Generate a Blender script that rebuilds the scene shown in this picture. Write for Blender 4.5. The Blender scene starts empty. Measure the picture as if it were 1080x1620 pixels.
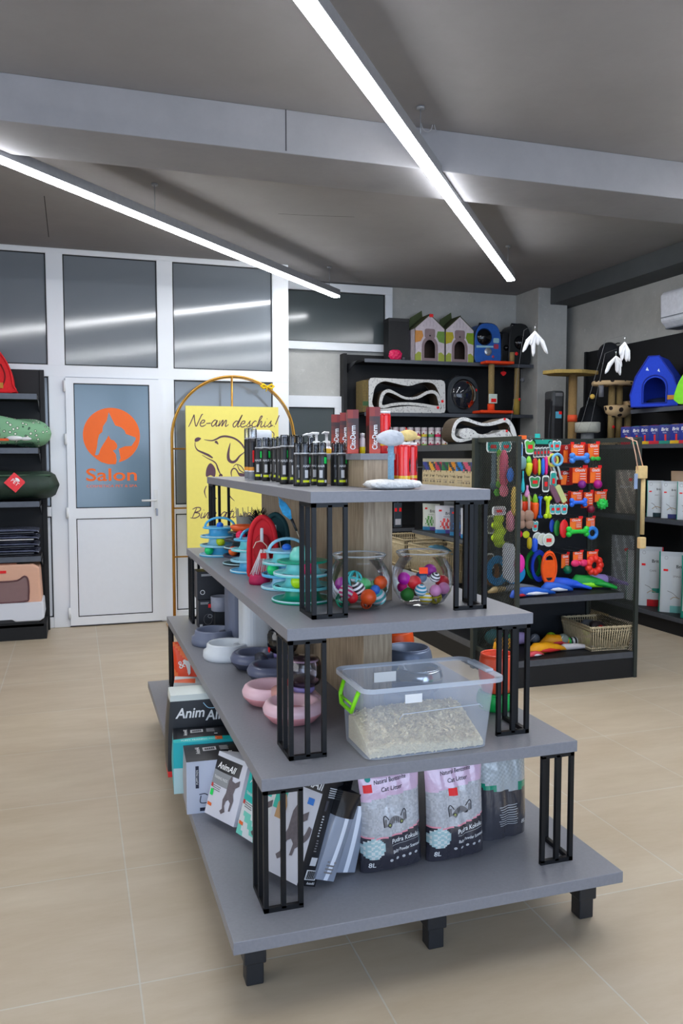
import bpy, math, random
from mathutils import Vector, Matrix
PI = math.pi
random.seed(7)
SC = bpy.context.scene
COL = SC.collection

# ------------------------------------------------------------ camera
F_PX = 1301.44
YAW, PITCH, ROLL, CAM_H = 0.3127, -0.0663, -0.0013, 1.4
_f = Vector((math.sin(YAW)*math.cos(PITCH), math.cos(YAW)*math.cos(PITCH), math.sin(PITCH)))
_r = Vector((math.cos(YAW), -math.sin(YAW), 0.0))
_u = _r.cross(_f)
CR = _r*math.cos(ROLL) + _u*math.sin(ROLL)
CU = -_r*math.sin(ROLL) + _u*math.cos(ROLL)
cam = bpy.data.cameras.new('camera')
cam.sensor_fit = 'VERTICAL'; cam.sensor_height = 36.0
cam.lens = F_PX*36.0/1620.0
cam.clip_start = 0.05; cam.clip_end = 100
camo = bpy.data.objects.new('camera', cam); COL.objects.link(camo)
mw = Matrix((CR, CU, -_f)).transposed().to_4x4()
mw.translation = Vector((0, 0, CAM_H))
camo.matrix_world = mw
SC.camera = camo

# ------------------------------------------------------------ light
SC.view_settings.view_transform = 'Standard'
SC.view_settings.look = 'None'
SC.view_settings.gamma = 1.0
SC.view_settings.exposure = 0.32
W = bpy.data.worlds.new('sky'); SC.world = W; W.use_nodes = True
bg = W.node_tree.nodes['Background']
bg.inputs['Color'].default_value = (0.62, 0.76, 1.0, 1); bg.inputs['Strength'].default_value = 0.6

def area(name, loc, rot, sx, sy, power, color):
    l = bpy.data.lights.new(name, 'AREA'); l.shape = 'RECTANGLE'; l.size = sx; l.size_y = sy
    l.energy = power; l.color = color
    o = bpy.data.objects.new(name, l); o.location = loc; o.rotation_euler = rot; COL.objects.link(o)
    return o
LED_STRENGTH = 40.0
# daylight through the shop window behind the camera and an added fill lamp outside an unseen left window
area('window_daylight', (0.9, -2.75, 1.55), (PI/2, 0, 0), 6.6, 2.6, 175, (0.62, 0.77, 1.0))
area('left_fill_light', (-3.2, 1.2, 1.5), (PI/2, 0, -PI/2), 4.3, 2.1, 46, (1.0, 0.97, 0.93))
SC.cycles.max_bounces = 8
SC.cycles.transparent_max_bounces = 16
SC.cycles.caustics_reflective = False
SC.cycles.caustics_refractive = False

# ------------------------------------------------------------ helpers
def U(px, py, ax, val):
    """the point of the plane ax = val (world metres) seen at pixel px, py of the 1080x1620 frame"""
    d = _f + CR*((px-540)/F_PX) - CU*((py-810)/F_PX)
    i = 'xyz'.index(ax); o = Vector((0, 0, CAM_H))
    return o + d*((val-o[i])/d[i])

def lin(c):
    out = []
    for v in c[:3]:
        v = v/255.0
        out.append(v/12.92 if v <= 0.04045 else ((v+0.055)/1.055)**2.4)
    return tuple(out) + (1.0,)

MATS = {}
def mat(name, c, rough=0.5, metal=0.0, var=0.08, scale=30.0, bump=0.0, trans=0.0, alpha=1.0, emit=None, es=0.0, ior=1.45, coat=0.0, spec=None):
    """procedural principled material: colour with a little noise, optional bump"""
    if name in MATS: return MATS[name]
    m = bpy.data.materials.new(name); m.use_nodes = True
    nt = m.node_tree; b = nt.nodes['Principled BSDF']
    b.inputs['Roughness'].default_value = rough
    b.inputs['Metallic'].default_value = metal
    b.inputs['IOR'].default_value = ior
    b.inputs['Transmission Weight'].default_value = trans
    b.inputs['Alpha'].default_value = alpha
    b.inputs['Coat Weight'].default_value = coat
    if spec is not None: b.inputs['Specular IOR Level'].default_value = spec
    L = lin(c)
    if emit:
        b.inputs['Emission Color'].default_value = lin(emit); b.inputs['Emission Strength'].default_value = es
    if var > 0 or bump > 0:
        tc = nt.nodes.new('ShaderNodeTexCoord'); n = nt.nodes.new('ShaderNodeTexNoise')
        n.inputs['Scale'].default_value = scale; n.inputs['Detail'].default_value = 4
        nt.links.new(tc.outputs['Object'], n.inputs['Vector'])
        if var > 0:
            r = nt.nodes.new('ShaderNodeValToRGB')
            r.color_ramp.elements[0].position = 0.3; r.color_ramp.elements[1].position = 0.7
            r.color_ramp.elements[0].color = tuple(max(0, x*(1-var)) for x in L[:3]) + (1,)
            r.color_ramp.elements[1].color = tuple(min(1, x*(1+var)) for x in L[:3]) + (1,)
            nt.links.new(n.outputs['Fac'], r.inputs['Fac']); nt.links.new(r.outputs['Color'], b.inputs['Base Color'])
        else:
            b.inputs['Base Color'].default_value = L
        if bump > 0:
            bp = nt.nodes.new('ShaderNodeBump'); bp.inputs['Strength'].default_value = bump; bp.inputs['Distance'].default_value = 0.01
            nt.links.new(n.outputs['Fac'], bp.inputs['Height']); nt.links.new(bp.outputs['Normal'], b.inputs['Normal'])
    else:
        b.inputs['Base Color'].default_value = L
    MATS[name] = m
    return m

def painted(name, rough=0.4, coat=0.0, trans=0.0, spec=None, bump=0.0, bscale=40):
    """surface whose print is stored per face in the colour attribute 'Print'"""
    if name in MATS: return MATS[name]
    m = bpy.data.materials.new(name); m.use_nodes = True
    nt = m.node_tree; b = nt.nodes['Principled BSDF']
    b.inputs['Roughness'].default_value = rough; b.inputs['Coat Weight'].default_value = coat
    b.inputs['Transmission Weight'].default_value = trans
    if spec is not None: b.inputs['Specular IOR Level'].default_value = spec
    a = nt.nodes.new('ShaderNodeAttribute'); a.attribute_name = 'Print'
    nt.links.new(a.outputs['Color'], b.inputs['Base Color'])
    if bump:
        n = nt.nodes.new('ShaderNodeTexNoise'); n.inputs['Scale'].default_value = bscale; n.inputs['Detail'].default_value = 3
        tc = nt.nodes.new('ShaderNodeTexCoord'); nt.links.new(tc.outputs['Object'], n.inputs['Vector'])
        bp = nt.nodes.new('ShaderNodeBump'); bp.inputs['Strength'].default_value = bump; bp.inputs['Distance'].default_value = 0.012
        nt.links.new(n.outputs['Fac'], bp.inputs['Height']); nt.links.new(bp.outputs['Normal'], b.inputs['Normal'])
    MATS[name] = m
    return m

class MB:
    """collects shapes into one mesh"""
    def __init__(s): s.v = []; s.f = []; s.c = []; s.sm = []; s.mi = []
    def add(s, vs, fs, smooth=False, col=None, mi=0, M=None):
        o = len(s.v)
        if M is not None: vs = [M @ Vector(p) for p in vs]
        s.v += [tuple(p) for p in vs]
        for i, f in enumerate(fs):
            s.f.append([k+o for k in f]); s.sm.append(smooth); s.mi.append(mi)
            s.c.append(col[i] if isinstance(col, list) else col)
        return s
    def box(s, x0, x1, y0, y1, z0, z1, col=None, mi=0, M=None):
        vs = [(x, y, z) for z in (z0, z1) for y in (y0, y1) for x in (x0, x1)]
        fs = [(0,2,3,1), (4,5,7,6), (0,1,5,4), (2,6,7,3), (0,4,6,2), (1,3,7,5)]
        return s.add(vs, fs, False, col, mi, M)
    def lathe(s, prof, n=28, c=(0,0,0), ax='z', sx=1.0, sy=1.0, col=None, mi=0, M=None, caps=True, smooth=True):
        vs = []; fs = []; cl = []
        for j, (r, h) in enumerate(prof):
            for i in range(n):
                a = 2*PI*i/n; p = (r*math.cos(a)*sx, r*math.sin(a)*sy, h)
                if ax == 'x': p = (p[2], p[0], p[1])
                elif ax == 'y': p = (p[0], -p[2], p[1])
                vs.append((p[0]+c[0], p[1]+c[1], p[2]+c[2]))
        for j in range(len(prof)-1):
            for i in range(n):
                k = (i+1) % n; fs.append((j*n+i, j*n+k, (j+1)*n+k, (j+1)*n+i))
                cl.append(col[j] if isinstance(col, list) else col)
        if caps:
            if prof[0][0] > 1e-5: fs.append(tuple(range(n-1, -1, -1))); cl.append(col[0] if isinstance(col, list) else col)
            if prof[-1][0] > 1e-5: fs.append(tuple((len(prof)-1)*n+i for i in range(n))); cl.append(col[-1] if isinstance(col, list) else col)
        return s.add(vs, fs, smooth, cl, mi, M)
    def ball(s, c, r, sx=1, sy=1, sz=1, n=16, m=10, col=None, mi=0, M=None):
        prof = [(max(1e-6, r*math.sin(PI*j/m)), -r*math.cos(PI*j/m)*sz) for j in range(m+1)]
        return s.lathe(prof, n, c, sx=sx, sy=sy, col=col, mi=mi, M=M, caps=False)
    def tube(s, pts, r, n=8, closed=False, col=None, mi=0, M=None, sq=False, caps=True):
        P = [Vector(p) for p in pts]; N = len(P)
        rs = r if isinstance(r, (list, tuple)) else [r]*N
        vs = []; fs = []; prev = None
        for i, p in enumerate(P):
            if closed: t = P[(i+1) % N] - P[(i-1) % N]
            else: t = P[min(i+1, N-1)] - P[max(i-1, 0)]
            if t.length < 1e-9: t = Vector((0, 0, 1))
            t.normalize()
            if prev is None:
                a = Vector((0, 0, 1)) if abs(t.z) < 0.9 else Vector((1, 0, 0))
                e1 = t.cross(a).normalized()
            else:
                e1 = prev - t*prev.dot(t)
                if e1.length < 1e-6: e1 = t.cross(Vector((0.3, 0.5, 0.8)))
                e1.normalize()
            prev = e1; e2 = t.cross(e1)
            for k in range(n):
                a = 2*PI*(k+0.5)/n
                vs.append(p + (e1*math.cos(a)+e2*math.sin(a))*rs[i])
        for i in range(N if closed else N-1):
            j = (i+1) % N
            for k in range(n):
                l = (k+1) % n; fs.append((i*n+k, i*n+l, j*n+l, j*n+k))
        if not closed and caps:
            fs.append(tuple(range(n-1, -1, -1))); fs.append(tuple((N-1)*n+k for k in range(n)))
        return s.add(vs, fs, not sq, col, mi, M)
    def bar(s, a, b, w, col=None, mi=0, M=None):
        """square bar between two points, axis aligned"""
        x0, x1 = min(a[0], b[0])-w/2, max(a[0], b[0])+w/2
        y0, y1 = min(a[1], b[1])-w/2, max(a[1], b[1])+w/2
        z0, z1 = min(a[2], b[2])-w/2, max(a[2], b[2])+w/2
        return s.box(x0, x1, y0, y1, z0, z1, col, mi, M)
    def prism(s, poly, d0, d1, ax='y', col=None, mi=0, M=None, smooth=False):
        """closed outline in the plane across ax, extruded from d0 to d1"""
        def P(a, b, d):
            return {'y': (a, d, b), 'z': (a, b, d), 'x': (d, a, b)}[ax]
        n = len(poly)
        A = sum(poly[i][0]*poly[(i+1) % n][1]-poly[(i+1) % n][0]*poly[i][1] for i in range(n))
        if (A < 0): poly = poly[::-1]
        vs = [P(a, b, d0) for a, b in poly] + [P(a, b, d1) for a, b in poly]
        # ear-free: triangulate through mathutils for concave outlines
        from mathutils.geometry import tessellate_polygon
        tri = tessellate_polygon([[Vector((a, b, 0)) for a, b in poly]])
        fs = []
        for t in tri:
            t = tuple(t)
            ar = sum(poly[t[i]][0]*poly[t[(i+1) % 3]][1]-poly[t[(i+1) % 3]][0]*poly[t[i]][1] for i in range(3))
            if ar < 0: t = t[::-1]
            fs.append(t if ax != 'z' else t[::-1]); fs.append(tuple(k+n for k in (t[::-1] if ax != 'z' else t)))
        for i in range(n):
            j = (i+1) % n; fs.append((i, j, j+n, i+n) if ax == 'z' else (j, i, i+n, j+n))
        return s.add(vs, fs, smooth, col, mi, M)
    def grid(s, fn, nu, nv, col=None, mi=0, M=None, smooth=True, cu=False, flip=False):
        """surface fn(u, v) -> point, u and v in 0..1; col(u, v) -> rgb"""
        vs = []; fs = []; cl = []
        for j in range(nv+1):
            for i in range(nu + (0 if cu else 1)): vs.append(fn(i/nu, j/nv))
        w = nu if cu else nu+1
        for j in range(nv):
            for i in range(nu):
                k = (i+1) % w
                q = (j*w+i, j*w+k, (j+1)*w+k, (j+1)*w+i)
                fs.append(q[::-1] if flip else q)
                cl.append(col((i+0.5)/nu, (j+0.5)/nv) if callable(col) else col)
        return s.add(vs, fs, smooth, cl, mi, M)
    def build(s, name, m=None, parent=None, loc=None, rot=None, bevel=0, subsurf=0, solid=0):
        me = bpy.data.meshes.new(name); me.from_pydata(s.v, [], s.f); me.update()
        for i, p in enumerate(me.polygons): p.use_smooth = s.sm[i]; p.material_index = s.mi[i]
        ms = m if isinstance(m, (list, tuple)) else [m]
        for x in ms:
            if x: me.materials.append(x)
        if any(c is not None for c in s.c):
            at = me.color_attributes.new('Print', 'FLOAT_COLOR', 'CORNER')
            for i, p in enumerate(me.polygons):
                c = s.c[i] or (200, 200, 200); L = lin(c)
                for k in p.loop_indices: at.data[k].color = L
        o = bpy.data.objects.new(name, me); COL.objects.link(o)
        if parent: o.parent = parent
        if loc: o.location = loc
        if rot: o.rotation_euler = rot
        if bevel:
            b = o.modifiers.new('bevel', 'BEVEL'); b.width = bevel; b.segments = 2; b.limit_method = 'ANGLE'; b.angle_limit = 0.7
        if solid:
            b = o.modifiers.new('thickness', 'SOLIDIFY'); b.thickness = solid; b.offset = -1
        if subsurf:
            b = o.modifiers.new('smooth', 'SUBSURF'); b.levels = subsurf; b.render_levels = subsurf
        return o

def thing(name, label, cat, loc=(0, 0, 0), rz=0.0, group=None, rot=None, s=1.0):
    o = bpy.data.objects.new(name, None); COL.objects.link(o); o.empty_display_size = 0.05
    o.location = loc; o.rotation_euler = rot or (0, 0, rz); o.scale = (s, s, s)
    o['label'] = label; o['category'] = cat
    if group: o['group'] = group
    return o
def tag(o, label, cat, group=None):
    o['label'] = label; o['category'] = cat
    if group: o['group'] = group
    return o
def struct(o): o['kind'] = 'structure'; return o
def copy_thing(root, loc=None, rz=None, label=None, group=None, rot=None, s=None, swap=None):
    r = root.copy(); COL.objects.link(r)
    if loc is not None: r.location = loc
    if rot is not None: r.rotation_euler = rot
    elif rz is not None: r.rotation_euler = (0, 0, rz)
    if s: r.scale = (s, s, s)
    if label: r['label'] = label
    if group: r['group'] = group
    for ch in list(root.children):
        c = ch.copy(); COL.objects.link(c); c.parent = r
        if swap and ch.name.split('.')[0] in swap:
            c.data = ch.data.copy(); c.data.materials[0] = swap[ch.name.split('.')[0]]
        for g in ch.children:
            d = g.copy(); COL.objects.link(d); d.parent = c
    return r

_TX = {}
def text_geo(body, shear=0.0, spacing=1.0, bold=0.0):
    """outline of a word in the built-in font, as vertices and faces (height about 0.7 per unit)"""
    k = (body, shear, spacing, bold)
    if k in _TX: return _TX[k]
    cu = bpy.data.curves.new('word', 'FONT'); cu.body = body; cu.align_x = 'CENTER'; cu.align_y = 'CENTER'
    cu.shear = shear; cu.space_character = spacing; cu.resolution_u = 3; cu.offset = bold
    ob = bpy.data.objects.new('word', cu)
    me = ob.to_mesh()
    r = ([tuple(v.co) for v in me.vertices], [tuple(p.vertices) for p in me.polygons])
    ob.to_mesh_clear(); bpy.data.objects.remove(ob); bpy.data.curves.remove(cu)
    _TX[k] = r
    return r
def put_text(mb, body, size, fn, shear=0.0, spacing=1.0, bold=0.0, col=None, mi=0, width=None, ang=0.0):
    """fn(a, b) -> 3D point for text-plane offsets a (right) and b (up) in metres"""
    vs, fs = text_geo(body, shear, spacing, bold)
    if not vs: return
    k = 1.0
    if width:
        w = max(v[0] for v in vs)-min(v[0] for v in vs)
        k = width/(w*size)
    ca, sa = math.cos(ang), math.sin(ang)
    out = []
    for v in vs:
        a, b = v[0]*size*k, v[1]*size
        out.append(fn(a*ca-b*sa, a*sa+b*ca))
    mb.add(out, fs, False, col, mi)
def plane_xz(x, y, z): return lambda a, b: (x+a, y, z+b)       # faces -y
def plane_yz(x, y, z): return lambda a, b: (x, y-a, z+b)       # faces -x

def ribbon(mb, pts, w, fn, closed=False, mi=0, col=None, sub=6):
    """pen stroke through pts (Catmull-Rom), width w (number or list), drawn on the plane map fn"""
    P = [Vector((a, b)) for a, b in pts]; N = len(P); Q = []; Wd = []
    ws = w if isinstance(w, (list, tuple)) else [w]*N
    for i in range(N-1):
        p0 = P[max(i-1, 0)]; p1 = P[i]; p2 = P[i+1]; p3 = P[min(i+2, N-1)]
        for k in range(sub):
            t = k/sub
            Q.append(0.5*((2*p1)+(p2-p0)*t+(2*p0-5*p1+4*p2-p3)*t*t+(3*p1-p0-3*p2+p3)*t**3)); Wd.append(ws[i]*(1-t)+ws[i+1]*t)
    Q.append(P[-1]); Wd.append(ws[-1])
    vs = []; fs = []
    for i, q in enumerate(Q):
        t = Q[min(i+1, len(Q)-1)]-Q[max(i-1, 0)]
        if t.length < 1e-9: t = Vector((1, 0))
        t.normalize(); n = Vector((-t.y, t.x))*Wd[i]/2
        vs.append(fn(*(q+n))); vs.append(fn(*(q-n)))
    for i in range(len(Q)-1): fs.append((2*i, 2*i+1, 2*i+3, 2*i+2))
    mb.add(vs, fs, False, col, mi)
def rrect(x0, x1, y0, y1, r, n=5):
    out = []
    for cx, cy, a0 in ((x1-r, y1-r, 0), (x0+r, y1-r, PI/2), (x0+r, y0+r, PI), (x1-r, y0+r, 1.5*PI)):
        for i in range(n+1):
            a = a0+PI/2*i/n; out.append((cx+r*math.cos(a), cy+r*math.sin(a)))
    return out
def smooth_loop(pts, sub=5):
    P = [Vector(p) for p in pts]; N = len(P); out = []
    for i in range(N):
        p0, p1, p2, p3 = P[i-1], P[i], P[(i+1) % N], P[(i+2) % N]
        for k in range(sub):
            t = k/sub
            q = 0.5*((2*p1)+(p2-p0)*t+(2*p0-5*p1+4*p2-p3)*t*t+(3*p1-p0-3*p2+p3)*t**3); out.append(tuple(q))
    return out

# ------------------------------------------------------------ common materials
m_black = mat('black_metal', (15, 16, 19), 0.45, 0.3)
m_unit = mat('shelving_black', (17, 18, 21), 0.6, 0.0)
m_shelfedge = mat('shelf_edge_grey', (84, 88, 96), 0.4, 0.3)
m_pvc = mat('white_pvc', (236, 239, 244), 0.3, 0, 0.01, 4)
m_seal = mat('black_seal', (20, 22, 24), 0.6)
m_white = mat('white_plastic', (232, 234, 236), 0.35, 0, 0.02)
m_red = mat('red_sticker', (235, 28, 32), 0.5, 0, 0.02)
m_green_st = mat('green_sticker', (20, 214, 90), 0.5, 0, 0.02)
m_glass = mat('clear_glass', (255, 255, 255), 0.02, 0, 0, trans=1.0, ior=1.3)
m_dark = mat('dark_plastic', (34, 36, 40), 0.4)
m_ink = mat('black_ink', (22, 22, 26), 0.5, 0, 0)
m_winK = mat('white_ink', (236, 238, 240), 0.5, 0, 0)
m_paint = painted('printed_film', 0.38)
m_paintg = painted('printed_gloss', 0.2, coat=0.3)
# ============================================================ THE SETTING
ZC = 3.08; YP = 7.10; YB = 7.72; XR = 4.85; XL = -3.0; YF = -2.5
# floor with tiles
def floor_mat():
    m = bpy.data.materials.new('beige_tiles'); m.use_nodes = True; nt = m.node_tree; N = nt.nodes; L = nt.links
    b = N['Principled BSDF']; tc = N.new('ShaderNodeTexCoord')
    mp = N.new('ShaderNodeMapping'); L.new(tc.outputs['Object'], mp.inputs['Vector'])
    mp.inputs['Location'].default_value = (-0.135, -2.17, 0)
    br = N.new('ShaderNodeTexBrick'); br.offset = 0.0; br.squash = 1.0
    br.inputs['Scale'].default_value = 1.0; br.inputs['Mortar Size'].default_value = 0.0028; br.inputs['Mortar Smooth'].default_value = 0.3
    br.inputs['Brick Width'].default_value = 0.592; br.inputs['Row Height'].default_value = 0.642
    br.inputs['Color1'].default_value = lin((200, 186, 164)); br.inputs['Color2'].default_value = lin((193, 179, 158)); br.inputs['Mortar'].default_value = lin((205, 202, 192))
    L.new(mp.outputs[0], br.inputs['Vector'])
    mp2 = N.new('ShaderNodeMapping'); mp2.inputs['Scale'].default_value = (1.0, 3.2, 1); L.new(tc.outputs['Object'], mp2.inputs['Vector'])
    n = N.new('ShaderNodeTexNoise'); n.inputs['Scale'].default_value = 1.8; n.inputs['Detail'].default_value = 8; n.inputs['Roughness'].default_value = 0.65
    L.new(mp2.outputs[0], n.inputs['Vector'])
    r = N.new('ShaderNodeValToRGB'); r.color_ramp.elements[0].position = 0.3; r.color_ramp.elements[1].position = 0.75
    r.color_ramp.elements[0].color = (0.74, 0.69, 0.62, 1); r.color_ramp.elements[1].color = (1.0, 1.0, 1.0, 1)
    L.new(n.outputs['Fac'], r.inputs['Fac'])
    mx = N.new('ShaderNodeMix'); mx.data_type = 'RGBA'; mx.blend_type = 'MULTIPLY'; mx.inputs[0].default_value = 0.8
    L.new(br.outputs['Color'], mx.inputs[6]); L.new(r.outputs['Color'], mx.inputs[7]); L.new(mx.outputs[2], b.inputs['Base Color'])
    b.inputs['Roughness'].default_value = 0.42
    bp = N.new('ShaderNodeBump'); bp.inputs['Strength'].default_value = 0.25; bp.inputs['Distance'].default_value = 0.002; bp.invert = True
    L.new(br.outputs['Fac'], bp.inputs['Height']); L.new(bp.outputs['Normal'], b.inputs['Normal'])
    return m
def plaster(name, c0, c1, scale, bump, rough=0.85, marks=True):
    m = bpy.data.materials.new(name); m.use_nodes = True; nt = m.node_tree; N = nt.nodes; L = nt.links
    b = N['Principled BSDF']; b.inputs['Roughness'].default_value = rough; tc = N.new('ShaderNodeTexCoord')
    n = N.new('ShaderNodeTexNoise'); n.inputs['Scale'].default_value = scale; n.inputs['Detail'].default_value = 9; n.inputs['Roughness'].default_value = 0.7
    L.new(tc.outputs['Object'], n.inputs['Vector'])
    r = N.new('ShaderNodeValToRGB'); r.color_ramp.elements[0].position = 0.32; r.color_ramp.elements[1].position = 0.72
    r.color_ramp.elements[0].color = lin(c0); r.color_ramp.elements[1].color = lin(c1)
    L.new(n.outputs['Fac'], r.inputs['Fac'])
    src = r.outputs['Color']
    if marks:
        v = N.new('ShaderNodeTexNoise'); v.inputs['Scale'].default_value = scale*6; v.inputs['Detail'].default_value = 2; v.inputs['Distortion'].default_value = 2.5
        L.new(tc.outputs['Object'], v.inputs['Vector'])
        r2 = N.new('ShaderNodeValToRGB'); r2.color_ramp.elements[0].position = 0.66; r2.color_ramp.elements[1].position = 0.70
        r2.color_ramp.elements[0].color = (0, 0, 0, 1); r2.color_ramp.elements[1].color = (0.35, 0.35, 0.35, 1)
        L.new(v.outputs['Fac'], r2.inputs['Fac'])
        mx = N.new('ShaderNodeMix'); mx.data_type = 'RGBA'; mx.blend_type = 'SCREEN'; mx.inputs[0].default_value = 0.35
        L.new(src, mx.inputs[6]); L.new(r2.outputs['Color'], mx.inputs[7]); src = mx.outputs[2]
    L.new(src, b.inputs['Base Color'])
    bp = N.new('ShaderNodeBump'); bp.inputs['Strength'].default_value = bump; bp.inputs['Distance'].default_value = 0.01
    L.new(n.outputs['Fac'], bp.inputs['Height']); L.new(bp.outputs['Normal'], b.inputs['Normal'])
    return m
m_wall = plaster('decorative_plaster', (172, 172, 168), (196, 195, 190), 2.5, 0.15)
m_ceil = plaster('painted_ceiling', (132, 129, 130), (144, 141, 142), 1.2, 0.1, marks=False)
m_beam = plaster('painted_beam', (136, 136, 140), (152, 151, 155), 1.5, 0.2, marks=False)
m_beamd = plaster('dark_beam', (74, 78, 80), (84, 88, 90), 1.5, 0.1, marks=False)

struct(MB().box(XL, XR+0.1, YF, YB+0.1, -0.1, 0).build('floor', floor_mat()))
struct(MB().box(XL, XR+0.1, YF, YB+0.1, ZC, ZC+0.1).build('ceiling', m_ceil))
struct(MB().box(XR, XR+0.1, YF, YB+0.1, 0, ZC).build('wall_right', m_wall))
wl = MB()
for y0, y1, z0, z1 in ((YF, -1.05, 0, ZC), (3.45, YB+0.1, 0, ZC), (-1.05, 3.45, 0, 0.4), (-1.05, 3.45, 2.6, ZC)): wl.box(XL-0.1, XL, y0, y1, z0, z1)  # opening cut for the added left fill lamp
struct(wl.build('wall_left', m_wall))
wf = MB()
wf.box(XL, XR, YF-0.1, YF, 0, 0.25); wf.box(XL, XR, YF-0.1, YF, 2.85, ZC)
for x in (XL, -2.4, 0.8, 4.2): wf.box(x, x+0.15 if x > XL else x+0.2, YF-0.1, YF, 0.25, 2.85)
wf.box(4.35, XR, YF-0.1, YF, 0.25, 2.85)
struct(wf.build('wall_front', m_pvc))
# back wall with its two glazed openings left as frames on the plaster
struct(MB().box(1.8, XR, YB, YB+0.1, 0, ZC).build('wall_back', m_wall))
struct(MB().box(XL, 1.8, YP+0.35, YP+0.4, 0, ZC).build('wall_behind_partition', m_wall))
# ceiling beams
b1 = MB(); b1.box(XL, XR, 3.985, 4.41, 2.874, ZC)
b1o = struct(b1.build('trim_1', m_beam, bevel=0.004))
# beam joints (recessed dark lines in the concrete)
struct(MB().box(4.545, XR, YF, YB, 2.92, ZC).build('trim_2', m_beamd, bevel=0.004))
# column
struct(MB().box(4.41, 4.74, 7.28, YB, 0, ZC).build('wall_column', m_wall, bevel=0.004))
# small ceiling marks: drilled holes, hooks
def ceiling_crack(pts, w, name='trim_3'):
    m = MB(); ribbon(m, pts, w, lambda a, b: (a, b, ZC-0.0006), sub=3)
    struct(m.build(name, mat('hairline_crack', (58, 56, 58), 0.9)))
a = U(440, 338, 'z', ZC); b_ = U(560, 343, 'z', ZC)
ceiling_crack([(a.x, a.y), ((a.x+b_.x)/2, (a.y+b_.y)/2+0.01), (b_.x, b_.y)], 0.006)
a = U(70, 310, 'z', ZC); b_ = U(77, 375, 'z', ZC)
ceiling_crack([(a.x, a.y), (b_.x, b_.y)], 0.006)
a = U(870, 0, 'z', ZC); b_ = U(1080, 33, 'z', ZC)
def _loop():
    q = U(675, 196, 'z', ZC); m = MB(); m.tube([(q.x+0.03*math.cos(i/10*PI), q.y, ZC-0.03*math.sin(i/10*PI)*1.3) for i in range(11)], 0.003, 6); m.tube([(q.x+0.04, q.y, ZC), (q.x+0.05, q.y, ZC-0.03), (q.x+0.065, q.y, ZC-0.025)], 0.003, 6); struct(m.build('trim_5', mat('wire_end', (150, 150, 152), 0.5)))
_loop()
m = MB(); a = U(452, 176, 'y', 3.984); m.box(a.x-0.003, a.x+0.003, 3.9835, 3.986, 2.885, ZC)
struct(m.build('trim_4', mat('joint_dark', (70, 70, 74), 0.9)))

# ---------------------------------------------------------------- white partition with door
m_frost = mat('frosted_glass', (118, 125, 132), 0.10, 0, 0.03, 2.0, bump=0.02, spec=0.85)
m_frostd = mat('frosted_glass_blue', (100, 124, 142), 0.14, 0, 0.04, 2.0, bump=0.02, spec=0.8)
m_frostk = mat('frosted_glass_dark', (80, 88, 90), 0.16, 0, 0.03, 2.0, spec=0.6)
m_panel = mat('white_infill', (232, 236, 243), 0.35, 0, 0.01)
def X(px, py=600): return U(px, py, 'y', YP).x
def Z(px, py): return U(px, py, 'y', YP).z
x_a0, x_a1 = X(76), X(103)          # post between left bay and door
x_b0, x_b1 = X(250), X(275)         # post between door and right bay
x_c0, x_c1 = X(431), 1.81           # right end post
z_t0, z_t1 = 2.145, 2.165
ztop = 3.035; ztr0, ztr1 = 2.055, 2.15
fr = MB()
D0, D1 = YP, YP+0.07
for x0, x1 in ((x_a0, x_a1), (x_b0, x_b1), (x_c0, x_c1), (-1.35, -1.2), (-2.55, -2.4)): fr.box(x0, x1, D0, D1, 0, ZC)
fr.box(XL, x_c1, D0-0.001, D1+0.001, ztop, ZC)
fr.box(XL, x_c1, D0-0.001, D1+0.001, ztr0, ztr1)
fr.box(XL, x_a0, D0-0.001, D1, 0, 0.09); fr.box(x_b1, x_c0, D0-0.001, D1, 0, 0.09)
fr.box(XL, x_a0, D0-0.001, D1, 0.92, 1.0); fr.box(x_b1, x_c0, D0-0.001, D1, 0.92, 1.0)
part_o = struct(fr.build('wall_partition', m_pvc, bevel=0.006))
struct(MB().box(1.74, 1.81, D1, YB, 0, ZC).build('wall_partition_return', m_pvc, bevel=0.004))
nwin = [0]
def window(x0, x1, z0, z1, gm, y=YP, frame=0.0, lower=False):
    nwin[0] += 1
    w = MB()
    t = 0.008
    w.box(x0, x1, y+0.008, y+0.03, z0, z0+t); w.box(x0, x1, y+0.008, y+0.03, z1-t, z1)
    w.box(x0, x0+t, y+0.008, y+0.03, z0, z1); w.box(x1-t, x1, y+0.008, y+0.03, z0, z1)
    o = struct(w.build('window_%d' % nwin[0], m_seal))
    MB().box(x0+t*0.5, x1-t*0.5, y+0.016, y+0.024, z0+t*0.5, z1-t*0.5).build('pane', gm, o)
    if frame:
        f = MB(); q = frame
        f.box(x0-q, x1+q, y-0.012, y+0.04, z1, z1+q); f.box(x0-q, x1+q, y-0.012, y+0.04, z0-q, z0)
        f.box(x0-q, x0, y-0.012, y+0.04, z0, z1); f.box(x1, x1+q, y-0.012, y+0.04, z0, z1)
        f.build('window_frame', m_pvc, o, bevel=0.003)
    return o
window(-1.2, x_a0, ztr1, ztop, m_frost); window(-2.4, -1.35, ztr1, ztop, m_frost)
window(x_a1, x_b0, ztr1, ztop, m_frost); window(x_b1, x_c0, ztr1, ztop, m_frost)
window(x_b1, x_c0, 1.0, ztr0, m_frost); window(-1.2, x_a0, 1.0, ztr0, m_frost)
window(-1.2, x_a0, 0.09, 0.92, m_panel); window(x_b1, x_c0, 0.09, 0.92, m_panel)
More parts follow.
